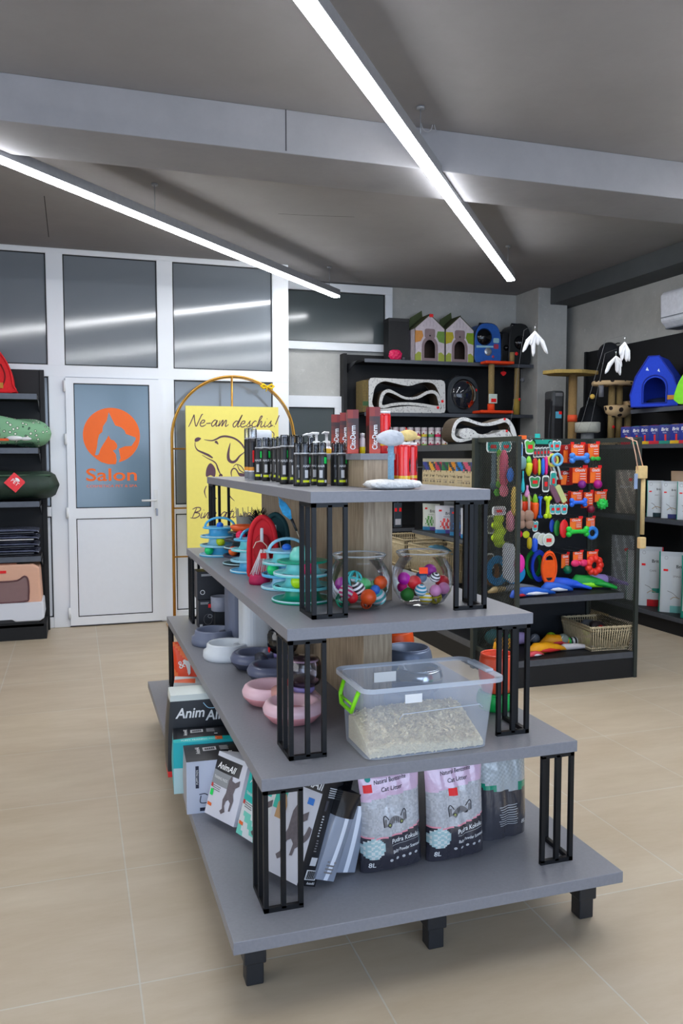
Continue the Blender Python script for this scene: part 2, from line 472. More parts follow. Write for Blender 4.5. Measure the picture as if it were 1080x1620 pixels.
# window high in the recess and the glazed door below it, both in the back wall
a = U(456, 455, 'y', YB); b_ = U(606, 545, 'y', YB)
wz0 = U(530, 543, 'y', YB).z; wz1 = U(530, 463, 'y', YB).z
window(1.83, U(620, 500, 'y', YB).x-0.09, wz0, wz1, m_frostk, YB-0.04, frame=0.075)
dz1 = U(500, 645, 'y', YB).z
window(1.83, U(527, 640, 'y', YB).x, 0.6, dz1, m_frostk, YB-0.04, frame=0.11)

# shop windows: clear panes in the front wall (behind the camera), and an added one in the left wall (out of frame)
m_clear = bpy.data.materials.new('clear_pane'); m_clear.use_nodes = True
_n = m_clear.node_tree; _n.nodes.remove(_n.nodes['Principled BSDF']); _t = _n.nodes.new('ShaderNodeBsdfTransparent'); _g = _n.nodes.new('ShaderNodeBsdfGlossy'); _g.inputs['Roughness'].default_value = 0.02
_m = _n.nodes.new('ShaderNodeMixShader'); _fz = _n.nodes.new('ShaderNodeFresnel'); _fz.inputs['IOR'].default_value = 1.3
_n.links.new(_fz.outputs[0], _m.inputs[0]); _n.links.new(_t.outputs[0], _m.inputs[1]); _n.links.new(_g.outputs[0], _m.inputs[2]); _n.links.new(_m.outputs[0], _n.nodes['Material Output'].inputs[0])
for x0, x1 in ((-2.25, 0.8), (0.95, 4.2)):
    nwin[0] += 1; f = MB()
    for q in ((x0, x1, 0.25, 0.31), (x0, x1, 2.79, 2.85), (x0, x0+0.06, 0.31, 2.79), (x1-0.06, x1, 0.31, 2.79)): f.box(q[0], q[1], YF-0.08, YF-0.02, q[2], q[3])
    o = struct(f.build('window_%d' % nwin[0], m_pvc)); MB().box(x0+0.06, x1-0.06, YF-0.054, YF-0.048, 0.31, 2.79).build('pane', m_clear, o)
nwin[0] += 1; f = MB()  # unseen left window, added with its lamp to light that side
for q in ((-1.05, 3.45, 0.4, 0.46), (-1.05, 3.45, 2.54, 2.6), (-1.05, -0.99, 0.46, 2.54), (3.39, 3.45, 0.46, 2.54), (1.17, 1.23, 0.46, 2.54)): f.box(XL-0.08, XL-0.02, q[0], q[1], q[2], q[3])
o = struct(f.build('window_%d' % nwin[0], m_pvc)); MB().box(XL-0.054, XL-0.048, -0.99, 3.39, 0.46, 2.54).build('pane', m_clear, o)

# ---------------------------------------------------------------- salon door
door = MB(); dx0, dx1 = X(103)-0.005, X(262, 980); dzt = 2.05
dx0 = -0.06; dx1 = 0.715
gx0, gx1 = U(118, 700, 'y', YP).x, U(237, 700, 'y', YP).x
gz0, gz1 = 0.985, 2.005
pz0, pz1 = 0.085, 0.90
yd = YP-0.022
for x0, x1, z0, z1 in ((dx0, gx0, 0.015, dzt), (gx1, dx1, 0.015, dzt), (gx0, gx1, gz1, dzt), (gx0, gx1, pz1, gz0), (gx0, gx1, 0.015, pz0)):
    door.box(x0, x1, yd, yd+0.05, z0, z1)
do = struct(door.build('door_1', m_pvc))
def ring(x0, x1, z0, z1, y, t=0.007, m=m_seal, parent=do, name='seal'):
    w = MB()
    w.box(x0, x1, y, y+0.01, z0, z0+t); w.box(x0, x1, y, y+0.01, z1-t, z1); w.box(x0, x0+t, y, y+0.01, z0, z1); w.box(x1-t, x1, y, y+0.01, z0, z1)
    return w.build(name, m, parent)
ring(gx0, gx1, gz0, gz1, yd+0.002); ring(gx0, gx1, pz0, pz1, yd+0.002)
pane = MB().box(gx0, gx1, yd+0.01, yd+0.018, gz0, gz1).build('door_glass', m_frostd, do)
MB().box(gx0, gx1, yd+0.006, yd+0.018, pz0, pz1).build('lower_panel', m_panel, do)
ring(dx0-0.012, dx1+0.012, 0.004, dzt+0.012, yd+0.03, 0.012, mat('door_gap', (150, 156, 170), 0.6), do, 'door_rebate')
hd = MB(); hz = U(240, 791, 'y', YP).z; hx = U(246, 791, 'y', YP).x
hd.box(hx-0.016, hx+0.016, yd-0.008, yd, hz-0.10, hz+0.09); hd.tube([(hx, yd, hz), (hx, yd-0.05, hz), (hx-0.03, yd-0.055, hz), (hx-0.12, yd-0.055, hz)], 0.009, 8)
h = hd.build('door_handle', m_white, do)
ky = MB(); ky.lathe([(0.006, 0), (0.006, 0.02)], 8, (hx, yd-0.008, hz-0.075), 'y'); ky.box(hx-0.003, hx+0.012, yd-0.045, yd-0.028, hz-0.13, hz-0.07)
ky.build('key', mat('steel', (150, 150, 155), 0.3, 0.9), h)
for zz in (0.12, 0.95, 1.55, 1.98):
    MB().lathe([(0.011, 0), (0.011, 0.09)], 10, (dx0-0.008, yd-0.006, zz-0.045)).build('hinge', m_white, do)
# orange salon emblem: disc with a dog's head and a cat
m_or = mat('orange_vinyl', (252, 108, 0), 0.45, 0, 0.01)
ye = yd+0.0095
def E(px, py): p = U(px, py, 'y', YP); return (p.x, p.z)
cx, cz = E(176.5, 689); rr = (E(221.5, 689)[0]-E(131.5, 689)[0])/2
disc = MB(); disc.prism([(cx+rr*math.cos(2*PI*i/64), cz+rr*math.sin(2*PI*i/64)) for i in range(64)], ye-0.0008, ye, 'y')
em = disc.build('salon_emblem', m_or, do)
dog = [(171.7, 652), (176, 661), (182.2, 673.3), (191, 676), (196.7, 681), (199, 686.7), (207, 689.5), (214, 692), (214.5, 695.5), (207.8, 705.5), (197.8, 706), (187.8, 710), (189, 717), (190.5, 724.5), (187, 733), (183, 734.3), (176, 720), (168, 705), (158.9, 713), (155, 720), (150, 720), (153.3, 707.8), (154.4, 696.7), (156.7, 687.8), (161.7, 683.3), (162.8, 674.4), (168.9, 665.6)]
MB().prism([E(*q) for q in dog], ye-0.0016, ye-0.0008, 'y').build('dog_silhouette', m_frostd, em)
catp = [(171.7, 689), (175, 695.5), (180, 696.7), (184.4, 702), (185.6, 706.7), (183.3, 711), (178.3, 712.8), (183.3, 719), (184.4, 729), (183, 734.3), (172, 734.4), (160, 731), (151, 725), (155.6, 720), (158.9, 710), (163, 703), (167.8, 695.5)]
MB().prism([E(*q) for q in catp], ye-0.0024, ye-0.0016, 'y').build('cat_silhouette', m_or, em)
t = MB(); px_ = E(177, 752)
put_text(t, 'Salon', 0.145, plane_xz(px_[0], ye-0.001, px_[1]), bold=0.012, width=(E(217, 750)[0]-E(137, 750)[0]))
px_ = E(177, 769)
put_text(t, 'COSMETICA PET & SPA', 0.03, plane_xz(px_[0], ye-0.001, px_[1]), width=(E(217, 750)[0]-E(137, 750)[0]))
t.build('salon_lettering', m_or, do)
# ============================================================ LINEAR LED LIGHTS
m_led = mat('led_diffuser', (255, 255, 255), 0.5, 0, 0, emit=(250, 252, 255), es=LED_STRENGTH)
m_alu = mat('grey_profile', (150, 152, 156), 0.35, 0.4)
def linear_light(A, B, label, z=2.85, wires=((0.02,), (0.5,), (0.98,))):
    A = Vector((A.x, A.y, z)); B = Vector((B.x, B.y, z)); d = B-A; L = d.length; d.normalize()
    t = thing('linear_light', label, 'light', ((A+B)/2), 0, 'suspended linear lights')
    a = math.atan2(d.y, d.x); t.rotation_euler = (0, 0, a)
    MB().box(-L/2, L/2, -0.033, 0.033, 0.0, 0.055).build('light_housing', m_alu, t, bevel=0.002)
    MB().box(-L/2+0.004, L/2-0.004, -0.031, 0.031, -0.014, -0.0005).build('diffuser', m_led, t, bevel=0.004)
    for w in (-0.47, 0.0, 0.47):
        MB().tube([(L*w, 0, 0.055), (L*w, 0, ZC-z-0.001)], 0.0025, 6).build('suspension_wire', m_alu, t)
        MB().lathe([(0.02, ZC-z-0.012), (0.02, ZC-z-0.001)], 12, (L*w, 0, 0)).build('ceiling_rose', m_alu, t)
    return t
ZL = 2.85
A1 = U(808, 445, 'z', ZL-0.014); A0 = U(479, 0, 'z', ZL-0.014); dA = (A0-A1).normalized()
linear_light(A1+dA*5.9, A1, 'long suspended white LED line over the display stand, nearer and brighter')
B1 = U(533, 471, 'z', ZL-0.014); B0 = U(0, 255, 'z', ZL-0.014); dB = (B0-B1).normalized()
linear_light(B1+dB*5.2, B1, 'long suspended white LED line in front of the white glazed partition')

C1 = Vector((4.25, 4.55, ZL))  # third light, added out of view to brighten the right side
linear_light(C1+dA*4.6, C1, 'unseen suspended LED line added to brighten the right aisle')
# ============================================================ STEPPED DISPLAY STAND
def wood_mat(name, c0, c1, sc=(1, 1, 8), rough=0.5):
    m = bpy.data.materials.new(name); m.use_nodes = True; nt = m.node_tree; N = nt.nodes; L = nt.links
    b = N['Principled BSDF']; b.inputs['Roughness'].default_value = rough; tc = N.new('ShaderNodeTexCoord')
    mp = N.new('ShaderNodeMapping'); mp.inputs['Scale'].default_value = sc; L.new(tc.outputs['Object'], mp.inputs['Vector'])
    n = N.new('ShaderNodeTexNoise'); n.inputs['Scale'].default_value = 7; n.inputs['Detail'].default_value = 8; n.inputs['Distortion'].default_value = 0.6
    L.new(mp.outputs[0], n.inputs['Vector'])
    r = N.new('ShaderNodeValToRGB'); r.color_ramp.elements[0].position = 0.3; r.color_ramp.elements[1].position = 0.7
    r.color_ramp.elements[0].color = lin(c0); r.color_ramp.elements[1].color = lin(c1)
    L.new(n.outputs['Fac'], r.inputs['Fac']); L.new(r.outputs['Color'], b.inputs['Base Color'])
    return m
m_greyboard = mat('grey_laminate', (128, 129, 136), 0.42, 0, 0.05, 120)
m_oak = wood_mat('pale_oak_laminate', (138, 119, 96), (180, 162, 136), (14, 14, 1.2))
CX, CY = 0.909, 3.175
TOPS = [0.2112, 0.5734, 0.9389, 1.3041]; TH = 0.033
HX = [0.5646-0.0943*k for k in range(4)]; HY = [1.2437-0.0968*k for k in range(4)]
st = thing('display_stand', 'stepped grey four-tier display stand with black metal cages, in the middle of the shop', 'display stand', (CX, CY, 0))
for k in range(4):
    MB().box(-HX[k], HX[k], -HY[k], HY[k], TOPS[k]-TH, TOPS[k]).build('shelf_board', m_greyboard, st, bevel=0.0015)
def cage(xo, xi, yo, yi, z0, z1, w=0.0125):
    """L-shaped cage: three bars across the end, two more along the outer side"""
    m = MB(); xm = (xo+xi)/2; ym = (yo+yi)/2
    for z in (z0+w/2, z1-w/2):
        m.bar((xo, yo, z), (xi, yo, z), w); m.bar((xo, yo, z), (xo, yi, z), w)
    for x, y in ((xo, yo), (xi, yo), (xm, yo), (xo, ym), (xo, yi)):
        m.bar((x, y, z0+w), (x, y, z1-w), w)
    return m
for k in range(3):
    w, d = 0.094, 0.13
    ax, ay = HX[k+1]-0.012, HY[k+1]-0.012
    for sx in (-1, 1):
        for sy in (-1, 1):
            cage(sx*ax, sx*(ax-w), sy*ay, sy*(ay-d), TOPS[k], TOPS[k+1]-TH).build('metal_cage', m_black, st)
for sx in (-1, 0, 1):
    for y in (-HY[0]+0.16, 0.0, HY[0]-0.16):
        lg = MB(); cx = sx*(HX[0]-0.03)+(0.0 if sx else 0.04); zt = TOPS[0]-TH
        cx = {-1: -0.483, 0: 0.042, 1: 0.588-0.0}[sx]
        if sx == 1: cx = 0.54
        lg.box(cx-0.03, cx+0.03, y-0.03, y+0.03, 0.06, zt); lg.box(cx-0.024, cx+0.024, y-0.024, y+0.024, 0.0, 0.062)
        lg.build('leg', m_dark, st, bevel=0.004)
# the boards pass around the core, so the core is built in three storeys
co = MB()
for k in range(3): co.box(-0.040, 0.058, -0.715, 0.79, TOPS[k], TOPS[k+1]-TH)
co.build('centre_panel', m_oak, st, bevel=0.001)
tb = MB().box(-0.040, 0.058, -0.715, -0.10, TOPS[3], TOPS[3]+0.088).build('riser', m_oak, st, bevel=0.001)
MB().box(-0.052, 0.066, -0.72, -0.095, TOPS[3]+0.088, TOPS[3]+0.108).build('riser_top', m_greyboard, st, bevel=0.001)

# ============================================================ LEFT SHELVING
lu = thing('shelving_unit', 'black shop shelving with grey shelf edges at the left edge, beside the salon door', 'shelving', (-0.80, 6.9, 0))
MB().box(-0.62, 0.565, 0.145, 0.17, 0.02, 2.10).build('back_panel', m_unit, lu)
rail = MB(); rail.box(0.545, 0.58, 0.135, 0.18, 0.0, 2.10); rail.build('upright', m_unit, lu, bevel=0.002)
MB().box(-0.62, 0.565, -0.20, 0.145, 0.0, 0.12).build('plinth', m_unit, lu)
LZ = [U(30, 627, 'y', 6.7).z, U(30, 713, 'y', 6.7).z, U(30, 798, 'y', 6.7).z, U(30, 885, 'y', 6.7).z]
for z in LZ:
    s = MB().box(-0.62, 0.535, -0.20, 0.145, z-0.018, z+0.018).build('shelf_board', m_unit, lu)
    MB().box(-0.62, 0.535, -0.208, -0.2, z-0.021, z+0.021).build('price_strip', m_shelfedge, s)
    br = MB(); br.prism([(-0.19, z-0.018), (0.145, z-0.018), (0.145, z-0.10)], 0.538, 0.541, 'x'); br.build('bracket', m_dark, lu)
MB().box(-0.62, 0.545, -0.20, 0.145, 0.10, 0.135).build('base_shelf', m_unit, lu)
LZt = [z+0.018 for z in LZ]

# red pet tent
m_redf = mat('red_fabric', (222, 22, 32), 0.7, 0, 0.06, 60, bump=0.1)
t = thing('pet_house', 'red fabric pet tent with an arched opening on the topmost left shelf', 'pet house', (-0.645, 6.87, LZt[0]+0.012))
pp = []
b = MB()
out = [(p_[0], max(0.0, p_[1])) for p_ in smooth_loop([(-0.20, 0.0), (0.20, 0.0), (0.212, 0.06), (0.19, 0.18), (0.13, 0.29), (0.05, 0.38), (0.0, 0.40), (-0.05, 0.38), (-0.13, 0.29), (-0.19, 0.18), (-0.212, 0.06)], 4)]
hole = [(0.085*math.cos(PI-PI*i/12), 0.12+0.10*math.sin(PI-PI*i/12)) for i in range(13)]
hole = [(-0.085, 0.02)]+hole+[(0.085, 0.02)]
def wall_with_hole(mb, out, hole, y0, y1, mi=0, col=None):
    """front wall y0..y1 with an opening: outline and hole bridged by rays"""
    from mathutils.geometry import tessellate_polygon
    a = [Vector((p[0], p[1], 0)) for p in out]; h = [Vector((p[0], p[1], 0)) for p in hole]
    tri = tessellate_polygon([a, h]); allp = out+hole; n = len(allp)
    vs = [(p[0], y0, p[1]) for p in allp]+[(p[0], y1, p[1]) for p in allp]; fs = []
    for tt in tri:
        tt = tuple(tt)
        P = [allp[i] for i in tt]
        ar = (P[1][0]-P[0][0])*(P[2][1]-P[0][1])-(P[2][0]-P[0][0])*(P[1][1]-P[0][1])
        if abs(ar) < 1e-12: continue
        if ar < 0: tt = tt[::-1]
        fs.append(tt); fs.append(tuple(k+n for k in tt[::-1]))
    no = len(out)
    for i in range(no):
        j = (i+1) % no; fs.append((i, j, j+n, i+n))
    nh = len(hole)
    for i in range(nh):
        j = (i+1) % nh; fs.append((no+i, no+j, no+j+n, no+i+n))
    mb.add(vs, fs, False, col, mi)
wall_with_hole(b, out, hole, -0.15, -0.13)
b.prism(out, 0.11, 0.13, 'y')
n = len(out)
vs = [(p[0], -0.15, p[1]) for p in out]+[(p[0], 0.13, p[1]) for p in out]
b.add(vs, [(i, (i+1) % n, (i+1) % n+n, i+n) for i in range(n)], True)
b.build('tent_shell', m_redf, t)
pt = MB(); pt.tube([(p[0], -0.152, p[1]) for p in out], 0.007, 6, closed=True); pt.build('piping', m_redf, t)
pt = MB(); pt.tube([(0.13+0.03*math.sin(i/8*PI), -0.153, 0.03+0.18*i/8) for i in range(9)], 0.005, 6); pt.build('zip_flap', mat('dark_red_trim', (120, 14, 22), 0.7), t)
MB().box(0.085, 0.145, -0.158, -0.153, 0.03, 0.07).build('brand_patch', mat('tan_label', (190, 130, 40), 0.6), t)

# green patterned pet bed
def spotty(name, base, c1, c2, sc=26, rough=0.8):
    m = bpy.data.materials.new(name); m.use_nodes = True; nt = m.node_tree; N = nt.nodes; L = nt.links
    b = N['Principled BSDF']; b.inputs['Roughness'].default_value = rough; tc = N.new('ShaderNodeTexCoord')
    v = N.new('ShaderNodeTexVoronoi'); v.inputs['Scale'].default_value = sc; L.new(tc.outputs['Object'], v.inputs['Vector'])
    r = N.new('ShaderNodeValToRGB'); e = r.color_ramp.elements; r.color_ramp.interpolation = 'CONSTANT'
    e[0].position = 0; e[0].color = lin(c2); e[1].position = 0.22; e[1].color = lin(c1); x = e.new(0.32); x.color = lin(base)
    L.new(v.outputs['Distance'], r.inputs['Fac']); L.new(r.outputs['Color'], b.inputs['Base Color'])
    return m
t = thing('pet_bed', 'pale green patterned pet bed sagging on the second left shelf', 'pet bed', (-0.63, 6.87, LZt[1]+0.056))
b = MB()
def bedf(u, v):
    a = 2*PI*u; ph = 2*PI*v; R = 0.27+0.09*math.cos(ph); 
    return (R*math.cos(a)*1.28, R*math.sin(a)*0.50, 0.09+0.10*math.sin(ph)*(1+0.15*math.sin(3*a))-0.03*(math.cos(a)))
b.grid(bedf, 36, 14); b.build('bolster', spotty('green_print_cotton', (128, 178, 138), (60, 92, 74), (230, 236, 220)), t)
MB().ball((0, 0, 0.055), 0.26, 1.1, 0.42, 0.18, 20, 8).build('cushion', mat('dark_green_cotton', (38, 92, 76), 0.8), t)
b = MB(); b.box(-0.36, 0.16, -0.19, -0.165, 0.0, 0.018); b.build('orange_edge', mat('orange_trim', (226, 92, 40), 0.6), t)
b = MB(); b.ball((0.20, -0.175, 0.02), 0.05, 1.2, 0.5, 0.38); b.ball((0.28, -0.175, 0.016), 0.035, 1.2, 0.5, 0.4); b.build('white_bow', m_white, t)

# dark green bag/mattress roll with red tag
m_dg = mat('dark_green_nylon', (40, 58, 48), 0.6, 0, 0.3, 12, bump=0.2)
t = thing('pet_bed', 'dark green padded pet mattress with a red square tag, sticking out past the shelf end', 'pet bed', (-0.56, 6.855, LZt[2]+0.010))
b = MB()
def rollf(u, v):
    a = 2*PI*u; x = -0.42+0.86*v; e = min(1.0, math.sqrt(max(0, 1-((v-0.5)/0.5)**8))+0.001)
    return (x, 0.165*math.cos(a)*e, 0.115+0.112*math.sin(a)*e+0.008*math.sin(9*v+3*a))
b.grid(rollf, 24, 30, cu=True); b.build('padding', m_dg, t)
b = MB(); b.tube([(-0.42, -0.12, 0.19), (0.0, -0.13, 0.19), (0.38, -0.11, 0.19)], 0.008, 6); b.build('piping', mat('green_piping', (60, 88, 66), 0.6), t)
b = MB(); b.box(-0.055, 0.055, 0, 0.003, -0.055, 0.055)
tg = b.build('hang_tag', mat('red_tag', (232, 40, 52), 0.5), t, loc=(0.125, -0.173, 0.14), rot=(-0.25, 0.75, 0))
b = MB(); put_text(b, 'PET', 0.04, plane_xz(0, -0.001, 0.0)); b.ball((0, 0, 0.028), 0.015, 1.4, 0.1, 0.7, 10, 6); b.build('tag_print', m_winK, tg)

# folded plastic-wrapped mats
m_navy = mat('navy_plastic_wrap', (98, 104, 126), 0.14, 0, 0.2, 30, bump=0.9, coat=0.6)
labs = ['navy blanket in clear plastic, topmost of the folded stack on the left shelf', 'navy blanket in clear plastic, second from the top of the left shelf stack',
        'navy blanket in clear plastic, second from the bottom of the left shelf stack', 'navy blanket in clear plastic, bottom one of the left shelf stack']
random.seed(3)
for i in range(4):
    t = thing('folded_blanket', labs[3-i], 'blanket', (-0.61, 6.85, LZt[3]+0.004+0.0525*i), random.uniform(-0.03, 0.03), 'wrapped blankets on the left shelf')
    b = MB()
    def ff(u, v, i=i):
        a = 2*PI*u; c, s_ = math.cos(a), math.sin(a); k = 0.30
        x = (abs(c)**k)*(1 if c > 0 else -1)*0.335; z = (abs(s_)**0.8)*(1 if s_ > 0 else -1)*0.0255
        y = -0.175+0.35*v; e = 1 if 0.02 < v < 0.98 else 0.55
        return (x, y, 0.0265+z*e*(0.92+0.08*math.sin(x*40+y*60+i)))
    b.grid(ff, 36, 20, cu=True)
    b.build('wrapped_fabric', m_navy, t)
    MB().box(-0.30, 0.30, -0.178, -0.1755, 0.0235, 0.0295).build('sleeve_edge', m_winK if i == 2 else m_shelfedge, t)

# peach litter box
m_peach = mat('peach_plastic', (226, 176, 150), 0.4, 0, 0.02)
t = thing('litter_box', 'peach hooded cat litter box with smoked door and white tray, bottom of the left shelving', 'litter box', (-0.60, 6.86, 0.138))
b = MB()
prof = [(-0.335, 0.20), (-0.32, 0.47), (-0.28, 0.50), (0.28, 0.50), (0.322, 0.47), (0.335, 0.20)]
doorp = smooth_loop([(-0.14, 0.215), (0.14, 0.215), (0.175, 0.25), (0.175, 0.37), (0.15, 0.405), (0.10, 0.375), (0.0, 0.37), (-0.10, 0.375), (-0.15, 0.405), (-0.175, 0.37), (-0.175, 0.25)], 3)
b.prism([(x, z-0.05) for x, z in prof], -0.16, 0.16, 'y'); b.build('hood', m_peach, t, bevel=0.015)
hdoor = MB(); hdoor.prism([(x+0.06, z-0.05) for x, z in doorp], -0.168, -0.162, 'y')
hd_ = hdoor.build('door', mat('smoked_plastic', (134, 104, 104), 0.12, 0, 0.02), t)
MB().tube([(x*1.03+0.06, -0.168, (z-0.31)*1.03+0.31-0.05) for x, z in doorp], 0.006, 6, closed=True).build('door_frame', mat('brown_seal', (98, 62, 66), 0.4), hd_)
MB().box(-0.14, 0.16, -0.15, -0.02, 0.4505, 0.459).build('carry_handle', mat('peach_dark', (176, 112, 90), 0.5), t, bevel=0.004)
MB().box(0.035, 0.085, -0.166, -0.1605, 0.385, 0.405).build('price_sticker', m_red, t)
b = MB(); b.prism([(-0.35, 0.03), (-0.345, 0.155), (0.345, 0.155), (0.352, 0.03), (0.32, 0.01), (0.14, 0.01), (0.12, 0.03), (-0.02, 0.03), (-0.04, 0.01), (-0.32, 0.01)], -0.185, 0.17, 'y')
b.build('tray', mat('tray_white', (222, 226, 236), 0.35, 0, 0.01, 3), t, bevel=0.01)
MB().box(-0.32, 0.31, -0.17, 0.15, 0.0, 0.035).build('tray_base', m_dark, t)

# ============================================================ GOLD ARCH AND YELLOW BOARD
m_gold = mat('brass_tube', (196, 144, 62), 0.3, 0.75, 0.05)
YA = 6.82
L_ = U(271.5, 720, 'y', YA).x; R_ = U(466, 720, 'y', YA).x; T_ = U(366, 595, 'y', YA).z
rad = (R_-L_)/2; xm = (L_+R_)/2; zs = T_-rad
t = thing('arch_stand', 'gold metal arch backdrop stand with a yellow bow, in front of the partition', 'arch stand', (xm, YA, 0))
for dr, nm in ((0, 'outer_tube'), (0.012, 'inner_tube')):
    pts = [(-rad+dr, dr, 0.008), (-rad+dr, dr, zs)]+[((rad-dr)*math.cos(PI-PI*i/40), dr, zs+(rad-dr)*math.sin(PI-PI*i/40)) for i in range(1, 40)]+[(rad-dr, dr, zs), (rad-dr, dr, 0.008)]
    if dr == 0 or True: MB().tube(pts, 0.0085 if dr == 0 else 0.005, 8).build(nm, m_gold, t)
for px in (710, 804, 881):
    z = U(280, px, 'y', YA).z
    MB().tube([(-rad, 0, z), (rad, 0, z)], 0.007, 8).build('crossbar', m_gold, t)
MB().tube([(U(367, 650, 'y', YA).x-xm, 0, U(367, 710, 'y', YA).z), (U(367, 650, 'y', YA).x-xm, 0, T_-0.005)], 0.009, 8).build('centre_rod', m_gold, t)
for s_ in (-1, 1): MB().box(s_*rad-0.05, s_*rad+0.05, -0.10, 0.16, 0.0, 0.010).build('foot_plate', m_gold, t)
bp_ = U(422, 612, 'y', YA)
b = MB()
for s_ in (-1, 1):
    b.tube([(bp_.x-xm, -0.015, bp_.z), (bp_.x-xm+s_*0.035, -0.02, bp_.z+0.018), (bp_.x-xm+s_*0.055, -0.02, bp_.z+0.004), (bp_.x-xm+s_*0.035, -0.02, bp_.z-0.014), (bp_.x-xm, -0.015, bp_.z)], [0.006, 0.011, 0.012, 0.010, 0.006], 8)
b.ball((bp_.x-xm, -0.018, bp_.z), 0.010); b.tube([(bp_.x-xm, -0.018, bp_.z), (bp_.x-xm-0.012, -0.02, bp_.z-0.04)], 0.005, 6)
b.build('bow', mat('yellow_ribbon', (240, 200, 20), 0.5), t)

m_yel = mat('yellow_board', (240, 226, 116), 0.6, 0, 0.015)
m_brown = mat('brown_ink', (92, 62, 78), 0.6, 0, 0)
YW = YA-0.05
p0 = U(295, 750, 'y', YW).x; p1 = U(440, 650, 'y', YW).x; q0 = U(367, 866, 'y', YW).z; q1 = U(367, 643, 'y', YW).z
t = thing('welcome_board', 'yellow announcement board with a line-drawn dog, standing under the gold arch', 'sign', ((p0+p1)/2, YW, q0))
bw = (p1-p0); bh = q1-q0
bd = MB().box(-bw/2, bw/2, 0, 0.03, 0, bh).build('board', m_yel, t)
MB().box(-bw/2+0.02, -bw/2+0.05, 0.005, 0.025, -q0+0.0, 0).build('foot', m_yel, t)
MB().box(bw/2-0.05, bw/2-0.02, 0.005, 0.025, -q0+0.0, 0).build('foot', m_yel, t)
def WB(px, py):   # photo pixel to board coordinates
    p = U(px, py, 'y', YW); return (p.x-(p0+p1)/2, p.z-q0)
def zo(x, y): return WB(290+x/6.75, 640+y/6.75)
ink = MB(); bf = lambda a, b_: (a, -0.0012, b_)
def S(pts, w, k=1.0):
    ws = [x*0.0016 for x in w] if isinstance(w, (list, tuple)) else w*0.0016
    ribbon(ink, [zo(*p) for p in pts], ws, bf)
# head and ear of the dog
S([(220, 375), (300, 385), (350, 370), (400, 345), (460, 340), (540, 360), (600, 400), (640, 450), (655, 500), (600, 550), (560, 600), (520, 615), (485, 590), (478, 540), (485, 480), (500, 410)], [2, 6, 8, 9, 10, 9, 9, 8, 3, 8, 12, 14, 16, 14, 10, 2])
S([(125, 400), (125, 440), (150, 485), (210, 515), (265, 540), (312, 570)], [3, 4, 7, 10, 12, 7])
S([(200, 540), (260, 575), (320, 605), (350, 635), (370, 690), (395, 745)], [2, 4, 6, 6, 8, 4])
S([(335, 405), (350, 400), (372, 425)], [5, 14, 3])
S([(245, 870), (225, 930), (245, 1000)], [4, 6, 2]); S([(470, 900), (490, 970), (545, 1030)], [3, 6, 2]); S([(325, 1000), (355, 1002)], 5)
S([(515, 770), (510, 720), (530, 685), (560, 690), (590, 740)], [3, 6, 7, 6, 8]); S([(530, 670), (560, 640), (610, 655), (650, 710), (662, 760)], [2, 4, 5, 4, 3]); S([(575, 640), (600, 700), (660, 735)], [3, 5, 5])
S([(380, 765), (400, 750), (415, 765)], [6, 12, 6]); S([(930, 280), (965, 310), (960, 360)], [3, 5, 3])
def blob(pts): ink.prism([zo(*p) for p in smooth_loop(pts, 4)], -0.0012, -0.0002, 'y')
blob([(122, 395), (125, 365), (155, 350), (188, 360), (175, 380), (150, 395)])
blob([(243, 770), (243, 700), (265, 645), (290, 627), (320, 650), (343, 700), (335, 770), (290, 755)])
blob([(585, 730), (640, 735), (670, 740), (668, 765), (600, 765)])
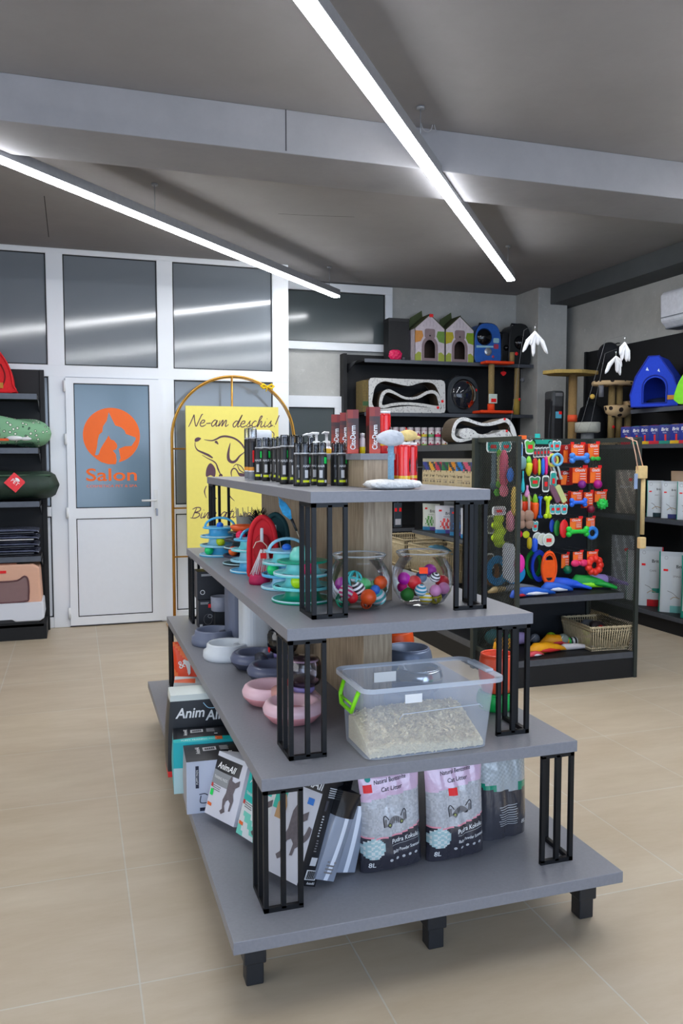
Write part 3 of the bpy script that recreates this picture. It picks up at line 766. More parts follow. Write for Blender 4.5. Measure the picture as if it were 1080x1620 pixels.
# handwritten lettering, pen strokes per letter (x, y in units of x-height)
G = {
 'N': [[(0.0, -0.1), (0.15, 0.5), (0.38, 1.75), (0.42, 1.75), (0.6, 0.8), (0.85, 0.0), (1.0, 0.6), (1.25, 1.8), (1.4, 1.95)]],
 'B': [[(0.25, 0.0), (0.4, 0.9), (0.55, 1.7)], [(0.1, 1.5), (0.5, 1.8), (0.95, 1.75), (0.95, 1.25), (0.45, 0.95), (0.9, 0.85), (1.0, 0.4), (0.6, 0.02), (0.05, 0.05)]],
 'e': [[(0.0, 0.45), (0.4, 0.6), (0.45, 0.95), (0.2, 0.95), (0.02, 0.45), (0.15, 0.02), (0.45, 0.05), (0.7, 0.3)]],
 '-': [[(0.0, 0.45), (0.5, 0.5)]],
 'a': [[(0.55, 0.85), (0.3, 1.0), (0.02, 0.5), (0.1, 0.02), (0.35, 0.2), (0.6, 0.95), (0.52, 0.3), (0.6, 0.0), (0.85, 0.25)]],
 'm': [[(0.05, 0.95), (0.0, 0.0), (0.3, 0.9), (0.4, 0.85), (0.35, 0.0), (0.65, 0.9), (0.78, 0.85), (0.75, 0.1), (0.85, 0.0), (1.1, 0.3)]],
 'n': [[(0.05, 0.95), (0.0, 0.0), (0.35, 0.9), (0.45, 0.8), (0.42, 0.1), (0.55, 0.0), (0.8, 0.3)]],
 'd': [[(0.55, 0.85), (0.3, 1.0), (0.02, 0.5), (0.1, 0.02), (0.35, 0.2), (0.8, 1.8), (0.85, 1.95), (0.7, 1.2), (0.55, 0.3), (0.62, 0.0), (0.85, 0.25)]],
 's': [[(0.0, 0.1), (0.35, 1.0), (0.3, 0.7), (0.42, 0.3), (0.25, 0.0), (0.05, 0.05)], [(0.3, 0.05), (0.65, 0.3)]],
 'c': [[(0.5, 0.85), (0.3, 1.0), (0.02, 0.5), (0.15, 0.02), (0.4, 0.05), (0.65, 0.3)]],
 'h': [[(0.0, 0.3), (0.4, 1.6), (0.35, 1.85), (0.2, 1.5), (0.05, 0.0), (0.35, 0.9), (0.5, 0.8), (0.45, 0.1), (0.6, 0.0), (0.8, 0.3)]],
 'i': [[(0.1, 0.95), (0.05, 0.2), (0.15, 0.0), (0.4, 0.3)], [(0.22, 1.35), (0.26, 1.4)]],
 't': [[(0.3, 1.5), (0.15, 0.4), (0.25, 0.0), (0.5, 0.3)], [(0.0, 1.05), (0.5, 1.1)]],
 'v': [[(0.0, 0.9), (0.1, 0.4), (0.2, 0.0), (0.45, 0.5), (0.5, 0.95), (0.75, 0.9)]],
 '!': [[(0.55, 1.95), (0.3, 0.4)], [(0.18, 0.05), (0.22, 0.1)]],
}
WDT = {'N': 1.25, 'B': 1.15, 'e': 0.7, '-': 0.6, 'a': 0.85, 'm': 1.1, 'n': 0.8, 'd': 0.85, 's': 0.6, 'c': 0.6, 'h': 0.8, 'i': 0.4, 't': 0.45, 'v': 0.7, '!': 0.6, ' ': 0.6}
def script_text(word, x0, x1, y, hpx, pen=5):
    """word written between zoom pixels x0..x1 with baseline y"""
    tot = sum(WDT[c] for c in word); k = (x1-x0)/tot; x = x0
    for c in word:
        for stt in G.get(c, []): S([(x+a*k+b_*k*0.12, y-b_*hpx) for a, b_ in stt], [pen*0.6]+[pen]*(len(stt)-2)+[pen*0.6] if len(stt) > 2 else pen)
        x += WDT[c]*k
script_text('Ne-am', 55, 480, 232, 66); script_text('deschis!', 525, 1005, 240, 64)
script_text('Bine', 70, 360, 1212, 62); script_text('ati', 395, 560, 1208, 62); script_text('venit!', 600, 940, 1215, 60)
ink.build('printed_drawing', m_brown, bd)
# ============================================================ PACKAGE BUILDERS
def clampf(x, a, b): return a if x < a else b if x > b else x
def pouch_surface(w, h, d, seed=0, lump=0.004, topflat=0.06, foot=0.55, fl=4.5):
    """front (s=-1..1, v=0..1, side=-1 front / +1 back) of a soft filled bag"""
    rnd = random.Random(seed); ph = [rnd.uniform(0, 6.28) for _ in range(6)]
    def T(v):
        if v > 1-topflat: return 0.0025
        t = v/(1-topflat)
        return d/2*max(0.02, (foot+(1-foot)*min(1, t/0.18))*(1-t**3.2)**0.75 if t < 1 else 0.02)
    def P(s, v, side):
        t = T(v); hw = w/2*(1-0.035*math.sin(PI*clampf(v/(1-topflat), 0, 1)))
        y = t*(1-abs(s)**fl)**0.6
        y += (lump*math.sin(5*s+7*v+ph[0])*math.sin(9*v+ph[1]-3*s)+lump*0.6*math.sin(13*s+ph[2]+4*v))*(1-abs(s))*(t/(d/2))
        return Vector((s*hw, side*max(y, 0.0012), v*h))
    return P
def pouch(name, label, cat, loc, rz, w, h, d, colf, texts=(), group=None, seed=0, nu=22, nv=30, film=None, lump=0.004, tilt=0.0, lean=0.0, back=None, foot=0.55, sticker=None, extra=None):
    t = thing(name, label, cat, loc, 0, group, rot=(lean, tilt, rz))
    P = pouch_surface(w, h, d, seed, lump, foot=foot)
    b = MB()
    b.grid(lambda u, v: P(2*u-1, v, -1), nu, nv, col=lambda u, v: colf(2*u-1, v))
    b.grid(lambda u, v: P(2*u-1, v, 1), nu, nv, col=lambda u, v: (back or colf)(1-2*u, v), flip=True)
    b.grid(lambda u, v: Vector((P(2*u-1, 0, -1).x, P(2*u-1, 0, -1).y*(1-v)+P(2*u-1, 0, 1).y*v, 0)), nu, 2, col=lambda u, v: colf(2*u-1, 0), flip=True)
    body = b.build('bag_body', film or m_paint, t)
    by = {}
    for tx in texts:
        s, size, cx, cz, ink_ = tx[:5]; kw = tx[5] if len(tx) > 5 else {}
        m = by.setdefault(ink_.name, (MB(), ink_))[0]
        def fn(a, c, cx=cx, cz=cz):
            p = P(clampf((cx+a)/(w/2), -0.98, 0.98), clampf((cz+c)/h, 0, 1), -1); return (p.x, p.y-0.0012, p.z)
        if s == '#bars':     # a barcode
            for i in range(14):
                x0 = cx-size/2+size*i/14
                q = [fn(x0-cx, -size*0.3), fn(x0-cx+size/28*(1+i % 2), -size*0.3), fn(x0-cx+size/28*(1+i % 2), size*0.3), fn(x0-cx, size*0.3)]
                m.add(q, [(0, 1, 2, 3)])
        elif s == '#dot':
            n = 12; q = [fn(size*math.cos(2*PI*i/n), size*math.sin(2*PI*i/n)) for i in range(n)]; m.add(q, [tuple(range(n))])
        elif s == '#rect':
            ww, hh = size; nn = 4; 
            for i in range(nn):
                q = [fn(-ww/2+ww*i/nn, -hh/2), fn(-ww/2+ww*(i+1)/nn, -hh/2), fn(-ww/2+ww*(i+1)/nn, hh/2), fn(-ww/2+ww*i/nn, hh/2)]; m.add(q, [(0, 1, 2, 3)])
        elif s == '#line':
            ribbon(m, size, kw.get('w', 0.002), fn)
        else:
            put_text(m, s, size, fn, **kw)
    for m, ink_ in by.values(): m.build('printing', ink_, body)
    return t
def softbox(b, w, d, h, colf=None, n=8, bulge=0.006, M=None, top_in=0.0):
    """box with soft bulging faces; colf(face, s, t) with face in front/back/left/right/top/bottom, s,t 0..1"""
    X_, Y_, Z_ = w/2, d/2, h
    def disp(p):
        x, y, z = p; sx, sy, sz = x/X_, y/Y_, 2*z/Z_-1
        k = 1-top_in*(z/Z_)**2
        qx = x*k+math.copysign(bulge*(1-sy*sy)*(1-sz*sz), x)*(abs(sx)**4); qy = y*k+math.copysign(bulge*(1-sx*sx)*(1-sz*sz), y)*(abs(sy)**4)
        qz = z+(bulge*(1-sx*sx)*(1-sy*sy) if sz > 0.99 else 0)
        return Vector((qx, qy, qz))
    F = {'front': lambda u, v: (-X_+2*X_*u, -Y_, Z_*v), 'back': lambda u, v: (X_-2*X_*u, Y_, Z_*v), 'left': lambda u, v: (-X_, Y_-2*Y_*u, Z_*v),
         'right': lambda u, v: (X_, -Y_+2*Y_*u, Z_*v), 'top': lambda u, v: (-X_+2*X_*u, -Y_+2*Y_*v, Z_), 'bottom': lambda u, v: (-X_+2*X_*u, Y_-2*Y_*v, 0)}
    for k, f in F.items():
        b.grid(lambda u, v, f=f: disp(f(u, v)), n, n, col=(lambda u, v, k=k: colf(k, u, v)) if colf else None, M=M)
    def at(face):
        f = F[face]; dims = {'front': (w, h), 'back': (w, h), 'left': (d, h), 'right': (d, h), 'top': (w, d), 'bottom': (w, d)}[face]
        def g(u, v):     # u, v metres from the lower left corner of the face
            a, c = clampf(u/dims[0], 0.01, 0.99), clampf(v/dims[1], 0.01, 0.99); p = disp(f(a, c)); e = 1e-3
            nrm = (disp(f(min(a+e, 1), c))-disp(f(max(a-e, 0), c))).cross(disp(f(a, min(c+e, 1)))-disp(f(a, max(c-e, 0))))
            if nrm.length > 0: nrm.normalize()
            q = p+nrm*0.0012; return tuple(M @ q) if M is not None else tuple(q)
        return g
    return at
def pack(name, label, cat, loc, rot, w, d, h, colf, prints=(), group=None, bulge=0.008, n=14, film=None, top_in=0.0, part='pack_body'):
    t = thing(name, label, cat, loc, 0, group, rot=rot)
    b = MB(); at = softbox(b, w, d, h, colf, n=n, bulge=bulge, top_in=top_in); body = b.build(part, film or m_paint, t)
    by = {}
    for face, s, size, cx, cz, ink_, *kw in prints:
        m = by.setdefault(ink_.name, (MB(), ink_))[0]; kw = kw[0] if kw else {}; g = at(face)
        fn = lambda a, c, cx=cx, cz=cz, g=g: g(cx+a, cz+c)
        if s == '#rect':
            ww, hh = size; m.add([fn(-ww/2, -hh/2), fn(ww/2, -hh/2), fn(ww/2, hh/2), fn(-ww/2, hh/2)], [(0, 1, 2, 3)])
        elif s == '#bars':
            for i in range(16):
                x0 = -size/2+size*i/16; x1 = x0+size/32*(1+(i*7) % 3*0.5); m.add([fn(x0, -size*0.3), fn(x1, -size*0.3), fn(x1, size*0.3), fn(x0, size*0.3)], [(0, 1, 2, 3)])
        elif s == '#lines':
            ww, nl, gap = size
            for i in range(nl): m.add([fn(-ww/2, -i*gap), fn(ww/2*(1-0.3*((i*5) % 3)/3), -i*gap), fn(ww/2*(1-0.3*((i*5) % 3)/3), -i*gap+gap*0.45), fn(-ww/2, -i*gap+gap*0.45)], [(0, 1, 2, 3)])
        elif s == '#poly':
            from mathutils.geometry import tessellate_polygon
            tri = tessellate_polygon([[Vector((p[0], p[1], 0)) for p in size]]); m.add([fn(*p) for p in size], [tuple(x) for x in tri])
        elif s == '#line':
            ribbon(m, size, kw.get('w', 0.002), fn)
        else: put_text(m, s, size, fn, **kw)
    for m, ink_ in by.values(): m.build('printing', ink_, body)
    return t

def glassy(name, tint=(1, 1, 1), rough=0.02, gl=1.0, a0=0.0):
    """thin clear glass or film: transparent with a Fresnel sheen"""
    m = bpy.data.materials.new(name); m.use_nodes = True; nt = m.node_tree; N = nt.nodes; L = nt.links
    N.remove(N['Principled BSDF']); out = N['Material Output']
    tr = N.new('ShaderNodeBsdfTransparent'); tr.inputs[0].default_value = tuple(tint)+(1,)
    g = N.new('ShaderNodeBsdfGlossy'); g.inputs['Roughness'].default_value = rough
    lw = N.new('ShaderNodeFresnel'); lw.inputs['IOR'].default_value = 1.45
    ad = N.new('ShaderNodeMath'); ad.operation = 'MULTIPLY_ADD'; ad.inputs[1].default_value = gl; ad.inputs[2].default_value = a0; ad.use_clamp = True
    L.new(lw.outputs[0], ad.inputs[0])
    mx = N.new('ShaderNodeMixShader'); L.new(ad.outputs[0], mx.inputs[0]); L.new(tr.outputs[0], mx.inputs[1]); L.new(g.outputs[0], mx.inputs[2]); L.new(mx.outputs[0], out.inputs[0])
    return m
m_jar = glassy('jar_glass', (0.96, 0.97, 0.98), gl=0.75)
m_cap = glassy('clear_cap', (0.62, 0.66, 0.72), 0.05, a0=0.03)
m_smoke = glassy('smoked_clear_plastic', (0.55, 0.55, 0.62), 0.04, a0=0.03)
def milky(name, c, alpha, rough=0.3):
    m = bpy.data.materials.new(name); m.use_nodes = True; b = m.node_tree.nodes['Principled BSDF']
    b.inputs['Base Color'].default_value = lin(c); b.inputs['Alpha'].default_value = alpha; b.inputs['Roughness'].default_value = rough
    return m
m_tub = milky('translucent_tub', (206, 216, 232), 0.33, 0.25)
m_tubrim = milky('translucent_tub_rim', (206, 216, 230), 0.6, 0.3)
Z0, Z1, Z2, Z3 = [z+0.0005 for z in TOPS]

# ============================================================ BOTTOM SHELF
BLK = (24, 24, 30); WHT = (226, 230, 236); SIL = (186, 192, 206); TEAL = (20, 190, 190); LIL = (206, 178, 204)
# --- cat litter bags
def litter_col(seed):
    r = random.Random(seed)
    sp = [r.random() for _ in range(4000)]
    def c(s, v):
        curve = 0.355+0.045*s*s+0.035*s
        if v > 0.715+0.03*s: return (212, 182, 208)
        if v < curve:
            if v > curve-0.014: return (232, 150, 166)
            if s < -0.28 and v > 0.10 and ((s+0.66)/0.36)**2+((v-0.24)/0.10)**2 < 1: return (168, 200, 204) if math.sin(s*97)*math.sin(v*131) > -0.2 else (214, 222, 220)
            return (52, 52, 62)
        k = sp[int((s+1)*431+v*3571) % 4000]
        base = 176+26*k-14*abs(s)
        return (base, base+2, base+8)
    return c
m_blackink2 = mat('charcoal_ink', (40, 38, 44), 0.5, 0, 0)
m_pinkink = mat('pink_ink', (234, 160, 178), 0.5, 0, 0)
m_tealink = mat('teal_ink', (16, 150, 140), 0.5, 0, 0)
m_greyfur = mat('grey_print', (122, 120, 122), 0.5, 0, 0.1)
m_greyinkl = mat('light_grey_ink', (196, 198, 202), 0.5, 0, 0)
def litter_texts(k):
    T = [('Natural Bentonite', 0.0165, 0.0, 0.262, m_ink, dict(shear=0.15, bold=0.008, width=0.10, ang=0.05)), ('Cat Litter', 0.0165, 0.002, 0.239, m_ink, dict(shear=0.15, bold=0.008, ang=0.05)),
         ('Pudra Kokulu', 0.019, 0.033, 0.093, m_winK, dict(shear=0.2, bold=0.01, width=0.088, ang=0.1)), ('Baby Powder Scented', 0.013, 0.036, 0.063, m_winK, dict(shear=0.15, bold=0.006, width=0.088, ang=0.1)),
         ('#line', [(-0.042, 0), (0.044, 0.009)], 0.033, 0.077, m_greyinkl, dict(w=0.001)),
         ('8L', 0.022, -0.068, 0.024, m_winK, dict(bold=0.01))]
    for i in range(5): T.append(('#dot', 0.0048, -0.012+0.020*i, 0.034+0.002*i, m_greyinkl))
    # the cat peeking over the band: two ears, forehead, eyes
    def poly(pts, ink_, dz=0): return ('#line', pts, 0.0, 0.0, ink_, dict(w=0.0022))
    T += [('#line', [(-0.034, 0.132), (-0.036, 0.158), (-0.030, 0.166), (-0.020, 0.154)], 0.004, 0, m_blackink2, dict(w=0.0028)),
          ('#line', [(0.036, 0.146), (0.037, 0.168), (0.030, 0.175), (0.018, 0.160)], 0.004, 0, m_blackink2, dict(w=0.0028)),
          ('#line', [(-0.030, 0.134), (-0.030, 0.156)], 0.004, 0, m_greyfur, dict(w=0.007)), ('#line', [(0.030, 0.144), (0.031, 0.166)], 0.004, 0, m_greyfur, dict(w=0.007)),
          ('#line', [(-0.022, 0.133), (-0.008, 0.152), (0.006, 0.154), (0.022, 0.142)], 0.004, 0, m_greyfur, dict(w=0.014))]
    for q in (-0.008, -0.003, 0.003, 0.008): T.append(('#line', [(q, 0.140), (q*1.2, 0.158)], 0.004, 0.001, m_blackink2, dict(w=0.0018)))
    for ex in (-0.018, 0.020): T += [('#dot', 0.0062, ex+0.004, 0.138+0.15*(ex+0.02), m_blackink2), ('#dot', 0.0036, ex+0.004, 0.1385+0.15*(ex+0.02), mat('eye_green_ink', (150, 160, 90), 0.4, 0, 0))]
    return T
m_film = painted('clear_litter_film', 0.16, coat=0.7, bump=0.5, bscale=22)
pouch('litter_bag', 'lilac-topped cat litter bag, red price sticker at its upper left corner, under the tub', 'cat litter bag', (0.850, 2.164, Z0+0.005), 0.02, 0.192, 0.305, 0.075, litter_col(1),
      litter_texts(0)+[('#rect', (0.026, 0.022), -0.070, 0.246, m_red), ('#dot', 0.009, -0.066, 0.272, m_tealink)], group='lilac cat litter bags', seed=4, nu=40, nv=64, film=m_film, tilt=-0.045, lump=0.005)
pouch('litter_bag', 'lilac-topped cat litter bag, red price sticker near its top centre, right of its twin', 'cat litter bag', (1.055, 2.168, Z0+0.004), 0.03, 0.190, 0.305, 0.075, litter_col(2),
      litter_texts(1)+[('#rect', (0.028, 0.022), -0.016, 0.206, m_red)], group='lilac cat litter bags', seed=9, nu=40, nv=64, film=m_film, tilt=-0.03, lump=0.006)
def clear_col(s, v):
    if v < 0.47+0.03*s*s-0.02*s: return (66, 66, 74)
    if v < 0.53+0.03*s*s and abs(s) > 0.45: return (28, 150, 120)
    if v > 0.86 and abs(s+0.3) < 0.25: return (60, 160, 140)
    k = math.sin(s*91+v*173)*math.sin(v*311-s*57)
    return (184+14*k, 192+14*k, 196+14*k)
pouch('litter_bag', 'clear and dark grey cat litter bag with teal accents by the right metal cage', 'cat litter bag', (1.255, 2.262, Z0), 0.12, 0.185, 0.322, 0.095, clear_col,
      [('#line', [(-0.035+0.003*(i % 3), 0), (0.036-0.004*(i % 2), 0.001)], 0.0, 0.105-0.0075*i, m_greyinkl, dict(w=0.0022)) for i in range(9)]+[('8L', 0.02, 0.062, 0.045, m_winK), ('#rect', (0.014, 0.010), 0.012, 0.30, m_red)],
      seed=21, nu=36, nv=48, film=m_film, lump=0.005, foot=0.8)

# --- dog pads and other packs, left of the bags and along the left edge
def band(face, u, v, body, top=BLK, cut=0.86):
    return top if face == 'top' or v > cut else body
def c_black_pads(f, u, v):
    if f == 'top' or v > 0.93: return (214, 222, 218)
    if v < 0.07: return (214, 40, 40)
    return (22, 24, 30)
m_ltblue = mat('pale_blue_ink', (170, 214, 240), 0.4, 0, 0)
pack('puppy_pads_pack', 'black puppy training pads pack with white lettering, behind the teal pack on the bottom shelf', 'puppy pads', (0.425, 3.11, Z0), (0, 0, -0.04), 0.235, 0.14, 0.305, c_black_pads,
     [('front', 'Anim', 0.052, 0.082, 0.236, m_winK, dict(shear=0.2, bold=0.02)), ('front', 'All', 0.052, 0.172, 0.222, m_winK, dict(shear=0.2, bold=0.02)), ('front', 'PUPPY', 0.026, 0.060, 0.170, m_greyinkl), ('front', 'TRAINING PADS', 0.026, 0.115, 0.143, m_winK, dict(bold=0.012)),
      ('front', '#line', [(-0.02, 0.01), (0.0, -0.01), (0.03, -0.012)], 0.155, 0.262, m_ltblue, dict(w=0.003))], top_in=0.12)
def c_teal(f, u, v):
    if f == 'top': return TEAL if v < 0.22 else (20, 22, 28)
    if f == 'left': return (236, 236, 240) if u < 0.35 else (22, 176, 186)
    if f == 'front': return (180, 214, 220) if v < 0.5 else (30, 180, 190)
    return TEAL
PR = lambda top_y=0.08: [('top', '#rect', (0.045, 0.036), 0.085, 0.095, m_greyinkl), ('top', '#bars', 0.036, 0.085, 0.095, m_blackink2), ('top', '#lines', (0.03, 7, 0.0065), 0.135, 0.115, m_greyinkl), ('top', '#rect', (0.012, 0.007), 0.152, 0.055, m_winK), ('top', 'AnimAll', 0.02, 0.045, 0.09, m_winK, dict(ang=PI/2, bold=0.01))]
pack('puppy_pads_pack', 'teal and white pads pack with black barcoded top, behind the silver barcoded pack', 'puppy pads', (0.440, 2.945, Z0), (0, 0, -0.10), 0.25, 0.15, 0.185, c_teal, PR()+[('top', 'PUPPY TRAINING PADS', 0.012, 0.09, 0.012, m_winK), ('top', '#rect', (0.026, 0.026), 0.16, 0.016, mat('orange_ink', (226, 104, 44), 0.5, 0, 0))], bulge=0.006)
def c_silver(f, u, v):
    if f == 'top': return (22, 22, 30)
    if f == 'left': return (150, 154, 166)
    if f == 'front':
        if u > 0.42 and abs(v-0.95+0.5*(u-0.42)) < 0.09: return (120, 160, 214)
        return (190, 198, 216)
    return SIL
m_navyink = mat('navy_ink', (34, 38, 60), 0.5, 0, 0)
m_dogink = mat('dog_print', (98, 90, 96), 0.5, 0, 0.15, 90)
m_orangeink = MATS['orange_ink']
pack('puppy_pads_pack', 'silver pads pack with black barcoded top and dark vertical caption, bottom shelf left edge', 'puppy pads', (0.460, 2.775, Z0), (0, 0, -0.06), 0.25, 0.165, 0.178, c_silver,
     PR()+[('front', '#rect', (0.011, 0.075), 0.035, 0.125, m_navyink), ('front', 'PUPPY PADS', 0.009, 0.035, 0.125, m_winK, dict(ang=PI/2)), ('front', '#line', [(-0.014, 0.016), (0.004, 0.018), (0.014, 0.012)], 0.055, 0.05, m_navyink, dict(w=0.003)), ('front', '#line', [(-0.008, 0.012), (-0.010, -0.012), (0.014, -0.014)], 0.055, 0.05, m_navyink, dict(w=0.003)), ('front', '#rect', (0.03, 0.012), 0.058, 0.014, m_navyink)], bulge=0.006)
def c_front_pads(body, cap):
    def c(f, u, v):
        if f in ('front',):
            if v > 0.90: return (200, 204, 214)
            if 0.70 < v <= 0.90 and u < 0.86: return cap[0]
            if 0.52 < v <= 0.70 and u < 0.66: return cap[1]
            if v < 0.34 and cap[2] and (u*2+v*3) % 1.2 < 0.6: return cap[2]
            return body
        if f == 'top': return (212, 214, 222)
        return body
    return c
dogpoly = [(-0.012, 0.075), (-0.002, 0.098), (0.006, 0.078), (0.024, 0.074), (0.044, 0.088), (0.046, 0.066), (0.030, 0.054), (0.026, 0.030), (0.034, 0.008), (0.026, -0.036), (0.016, -0.038), (0.020, -0.006), (0.008, 0.004), (-0.004, -0.004), (-0.010, -0.024), (-0.002, -0.046), (-0.024, -0.060), (-0.034, -0.050), (-0.020, -0.038), (-0.024, -0.004), (-0.012, 0.026)]
def front_prints(w, h):
    return [('front', 'AnimAll', h*0.14, w*0.42, h*0.80, m_winK, dict(shear=0.2, bold=0.02, width=w*0.62)), ('front', 'TRAINING PADS', h*0.06, w*0.33, h*0.61, m_winK, dict(width=w*0.5)),
            ('front', '#poly', [(p[0]*h/0.2*0.8, p[1]*h/0.2*0.8) for p in dogpoly], w*0.68, h*0.34, m_dogink), ('front', '#lines', (w*0.3, 3, h*0.03), w*0.28, h*0.47, m_greyfur),
            ('front', '#rect', (w*0.16, h*0.05), w*0.12, h*0.17, m_orangeink), ('front', '#rect', (w*0.09, h*0.06), w*0.07, h*0.47, mat('red_ink', (196, 60, 50), 0.5, 0, 0))]
pack('puppy_pads_pack', 'white pads pack with black brand band, grey dog and green price sticker, facing the aisle', 'puppy pads', (0.452, 2.585, Z0+0.015), (-0.32, 0, math.radians(-63)), 0.155, 0.09, 0.20, c_front_pads((206, 208, 220), [BLK, (138, 142, 146), None]),
     front_prints(0.155, 0.20)+[('front', '#rect', (0.02, 0.02), 0.018, 0.072, m_green_st)], bulge=0.012)
pack('puppy_pads_pack', 'teal and white pads pack standing right behind the front left metal cage', 'puppy pads', (0.520, 2.405, Z0+0.0145), (-0.30, 0, math.radians(-68)), 0.16, 0.09, 0.21, c_front_pads((214, 222, 226), [(20, 186, 178), (20, 186, 178), (110, 206, 190)]),
     front_prints(0.16, 0.21), bulge=0.012)
pack('puppy_pads_pack', 'white and orange pack standing on edge at the far left of the bottom shelf', 'puppy pads', (0.46, 3.42, Z0+0.008), (0, 0.06, -0.15), 0.20, 0.10, 0.25, lambda f, u, v: (224, 96, 50) if v < 0.45 and u < 0.4 else (204, 210, 212), [('front', '#lines', (0.07, 6, 0.012), 0.06, 0.22, m_navyink)])
def c_orange(s, v): return (236, 70, 24) if math.sin(s*6+v*14) < 0.86 else (246, 120, 60)
pouch('snack_bag', 'bright orange bag with white lettering at the far end of the bottom shelf', 'pet food bag', (0.55, 3.93, Z0), -0.25, 0.25, 0.305, 0.09, c_orange,
      [('Mix', 0.09, -0.03, 0.22, m_winK, dict(shear=0.5, bold=0.02, ang=0.9)), ('&', 0.05, -0.085, 0.2, m_winK, dict(ang=0.5)), ('Snack', 0.06, 0.02, 0.12, m_winK, dict(shear=0.3, bold=0.02, ang=0.9)), ('Bio', 0.05, -0.05, 0.12, m_winK, dict(ang=0.5))], seed=5)
# white pack behind the cage and the long black sided pack leaning on it
def c_lean(f, u, v):
    if f == 'left':
        if v > 0.84: return (24, 24, 30)
        if u < 0.3 and v > 0.55: return (40, 178, 160)
        return (198, 200, 210)
    if f == 'front': return (22, 23, 28)
    if f == 'top': return (36, 36, 42)
    return (90, 92, 98)
pk = [('left', 'AnimAll', 0.035, 0.11, 0.262, m_winK, dict(shear=0.2, bold=0.02)), ('left', '#poly', [(p[0], p[1]) for p in dogpoly], 0.10, 0.10, m_dogink), ('left', '#poly', [(-0.02, -0.02), (0.022, -0.02), (0.02, 0.02), (0.004, 0.05), (-0.02, 0.02)], 0.04, 0.16, mat('tan_print', (178, 140, 96), 0.5)),
      ('left', '#rect', (0.022, 0.018), 0.14, 0.215, mat('blue_ink', (40, 120, 210), 0.5, 0, 0)), ('left', '#rect', (0.02, 0.02), 0.03, 0.215, m_green_st),
      ('left', '#line', [(-0.02, 0), (0.01, 0.03), (0.02, 0.06)], 0.145, 0.09, m_dogink, dict(w=0.016)),
      ('front', '#lines', (0.045, 5, 0.006), 0.045, 0.262, m_greyinkl), ('front', '#rect', (0.05, 0.028), 0.045, 0.215, mat('dark_grey_ink', (70, 70, 78), 0.5)), ('front', '#lines', (0.05, 8, 0.0075), 0.045, 0.185, m_greyinkl), ('front', '#lines', (0.045, 5, 0.007), 0.045, 0.12, m_greyfur),
      ('front', '#rect', (0.024, 0.022), 0.035, 0.066, m_greyinkl), ('front', '#rect', (0.044, 0.026), 0.042, 0.03, m_winK), ('front', '#bars', 0.038, 0.042, 0.030, m_ink), ('front', 'AnimAll', 0.01, 0.05, 0.008, m_winK)]
pack('puppy_pads_pack', 'long white pads pack with a black printed side, leaning right behind the front left cage', 'puppy pads', (0.535, 2.175, Z0+0.019), (0, 0.42, 0.50), 0.075, 0.17, 0.285, c_lean, pk, bulge=0.006)
def c_sil2(f, u, v):
    if v > 0.72 or f == 'top': return (20, 20, 25)
    if f == 'front' and 0.40 < u < 0.62: return (226, 232, 244)
    return (142, 150, 166)
pack('puppy_pads_pack', 'silver striped pack with a glossy black end, leaning beside the black printed side', 'puppy pads', (0.616, 2.165, Z0+0.020), (0.0, 0.40, 0.30), 0.066, 0.11, 0.245, c_sil2, [('front', '#lines', (0.03, 4, 0.010), 0.033, 0.05, m_greyfur)], bulge=0.012, film=m_paintg)
pack('puppy_pads_pack', 'silver striped pack with a black top, upright against the left litter bag', 'puppy pads', (0.692, 2.205, Z0+0.012), (0.0, 0.24, 0.20), 0.070, 0.11, 0.27, c_sil2, (), bulge=0.012, film=m_paintg)
pouch('pads_bag', 'pale blue plastic bag tucked under the third shelf behind the silver packs', 'bag', (0.70, 2.50, Z0), 0.1, 0.22, 0.31, 0.09, lambda s, v: (150, 180, 226) if (s*3+v*5) % 2 < 1.2 else (196, 210, 232), seed=8, film=m_paintg)

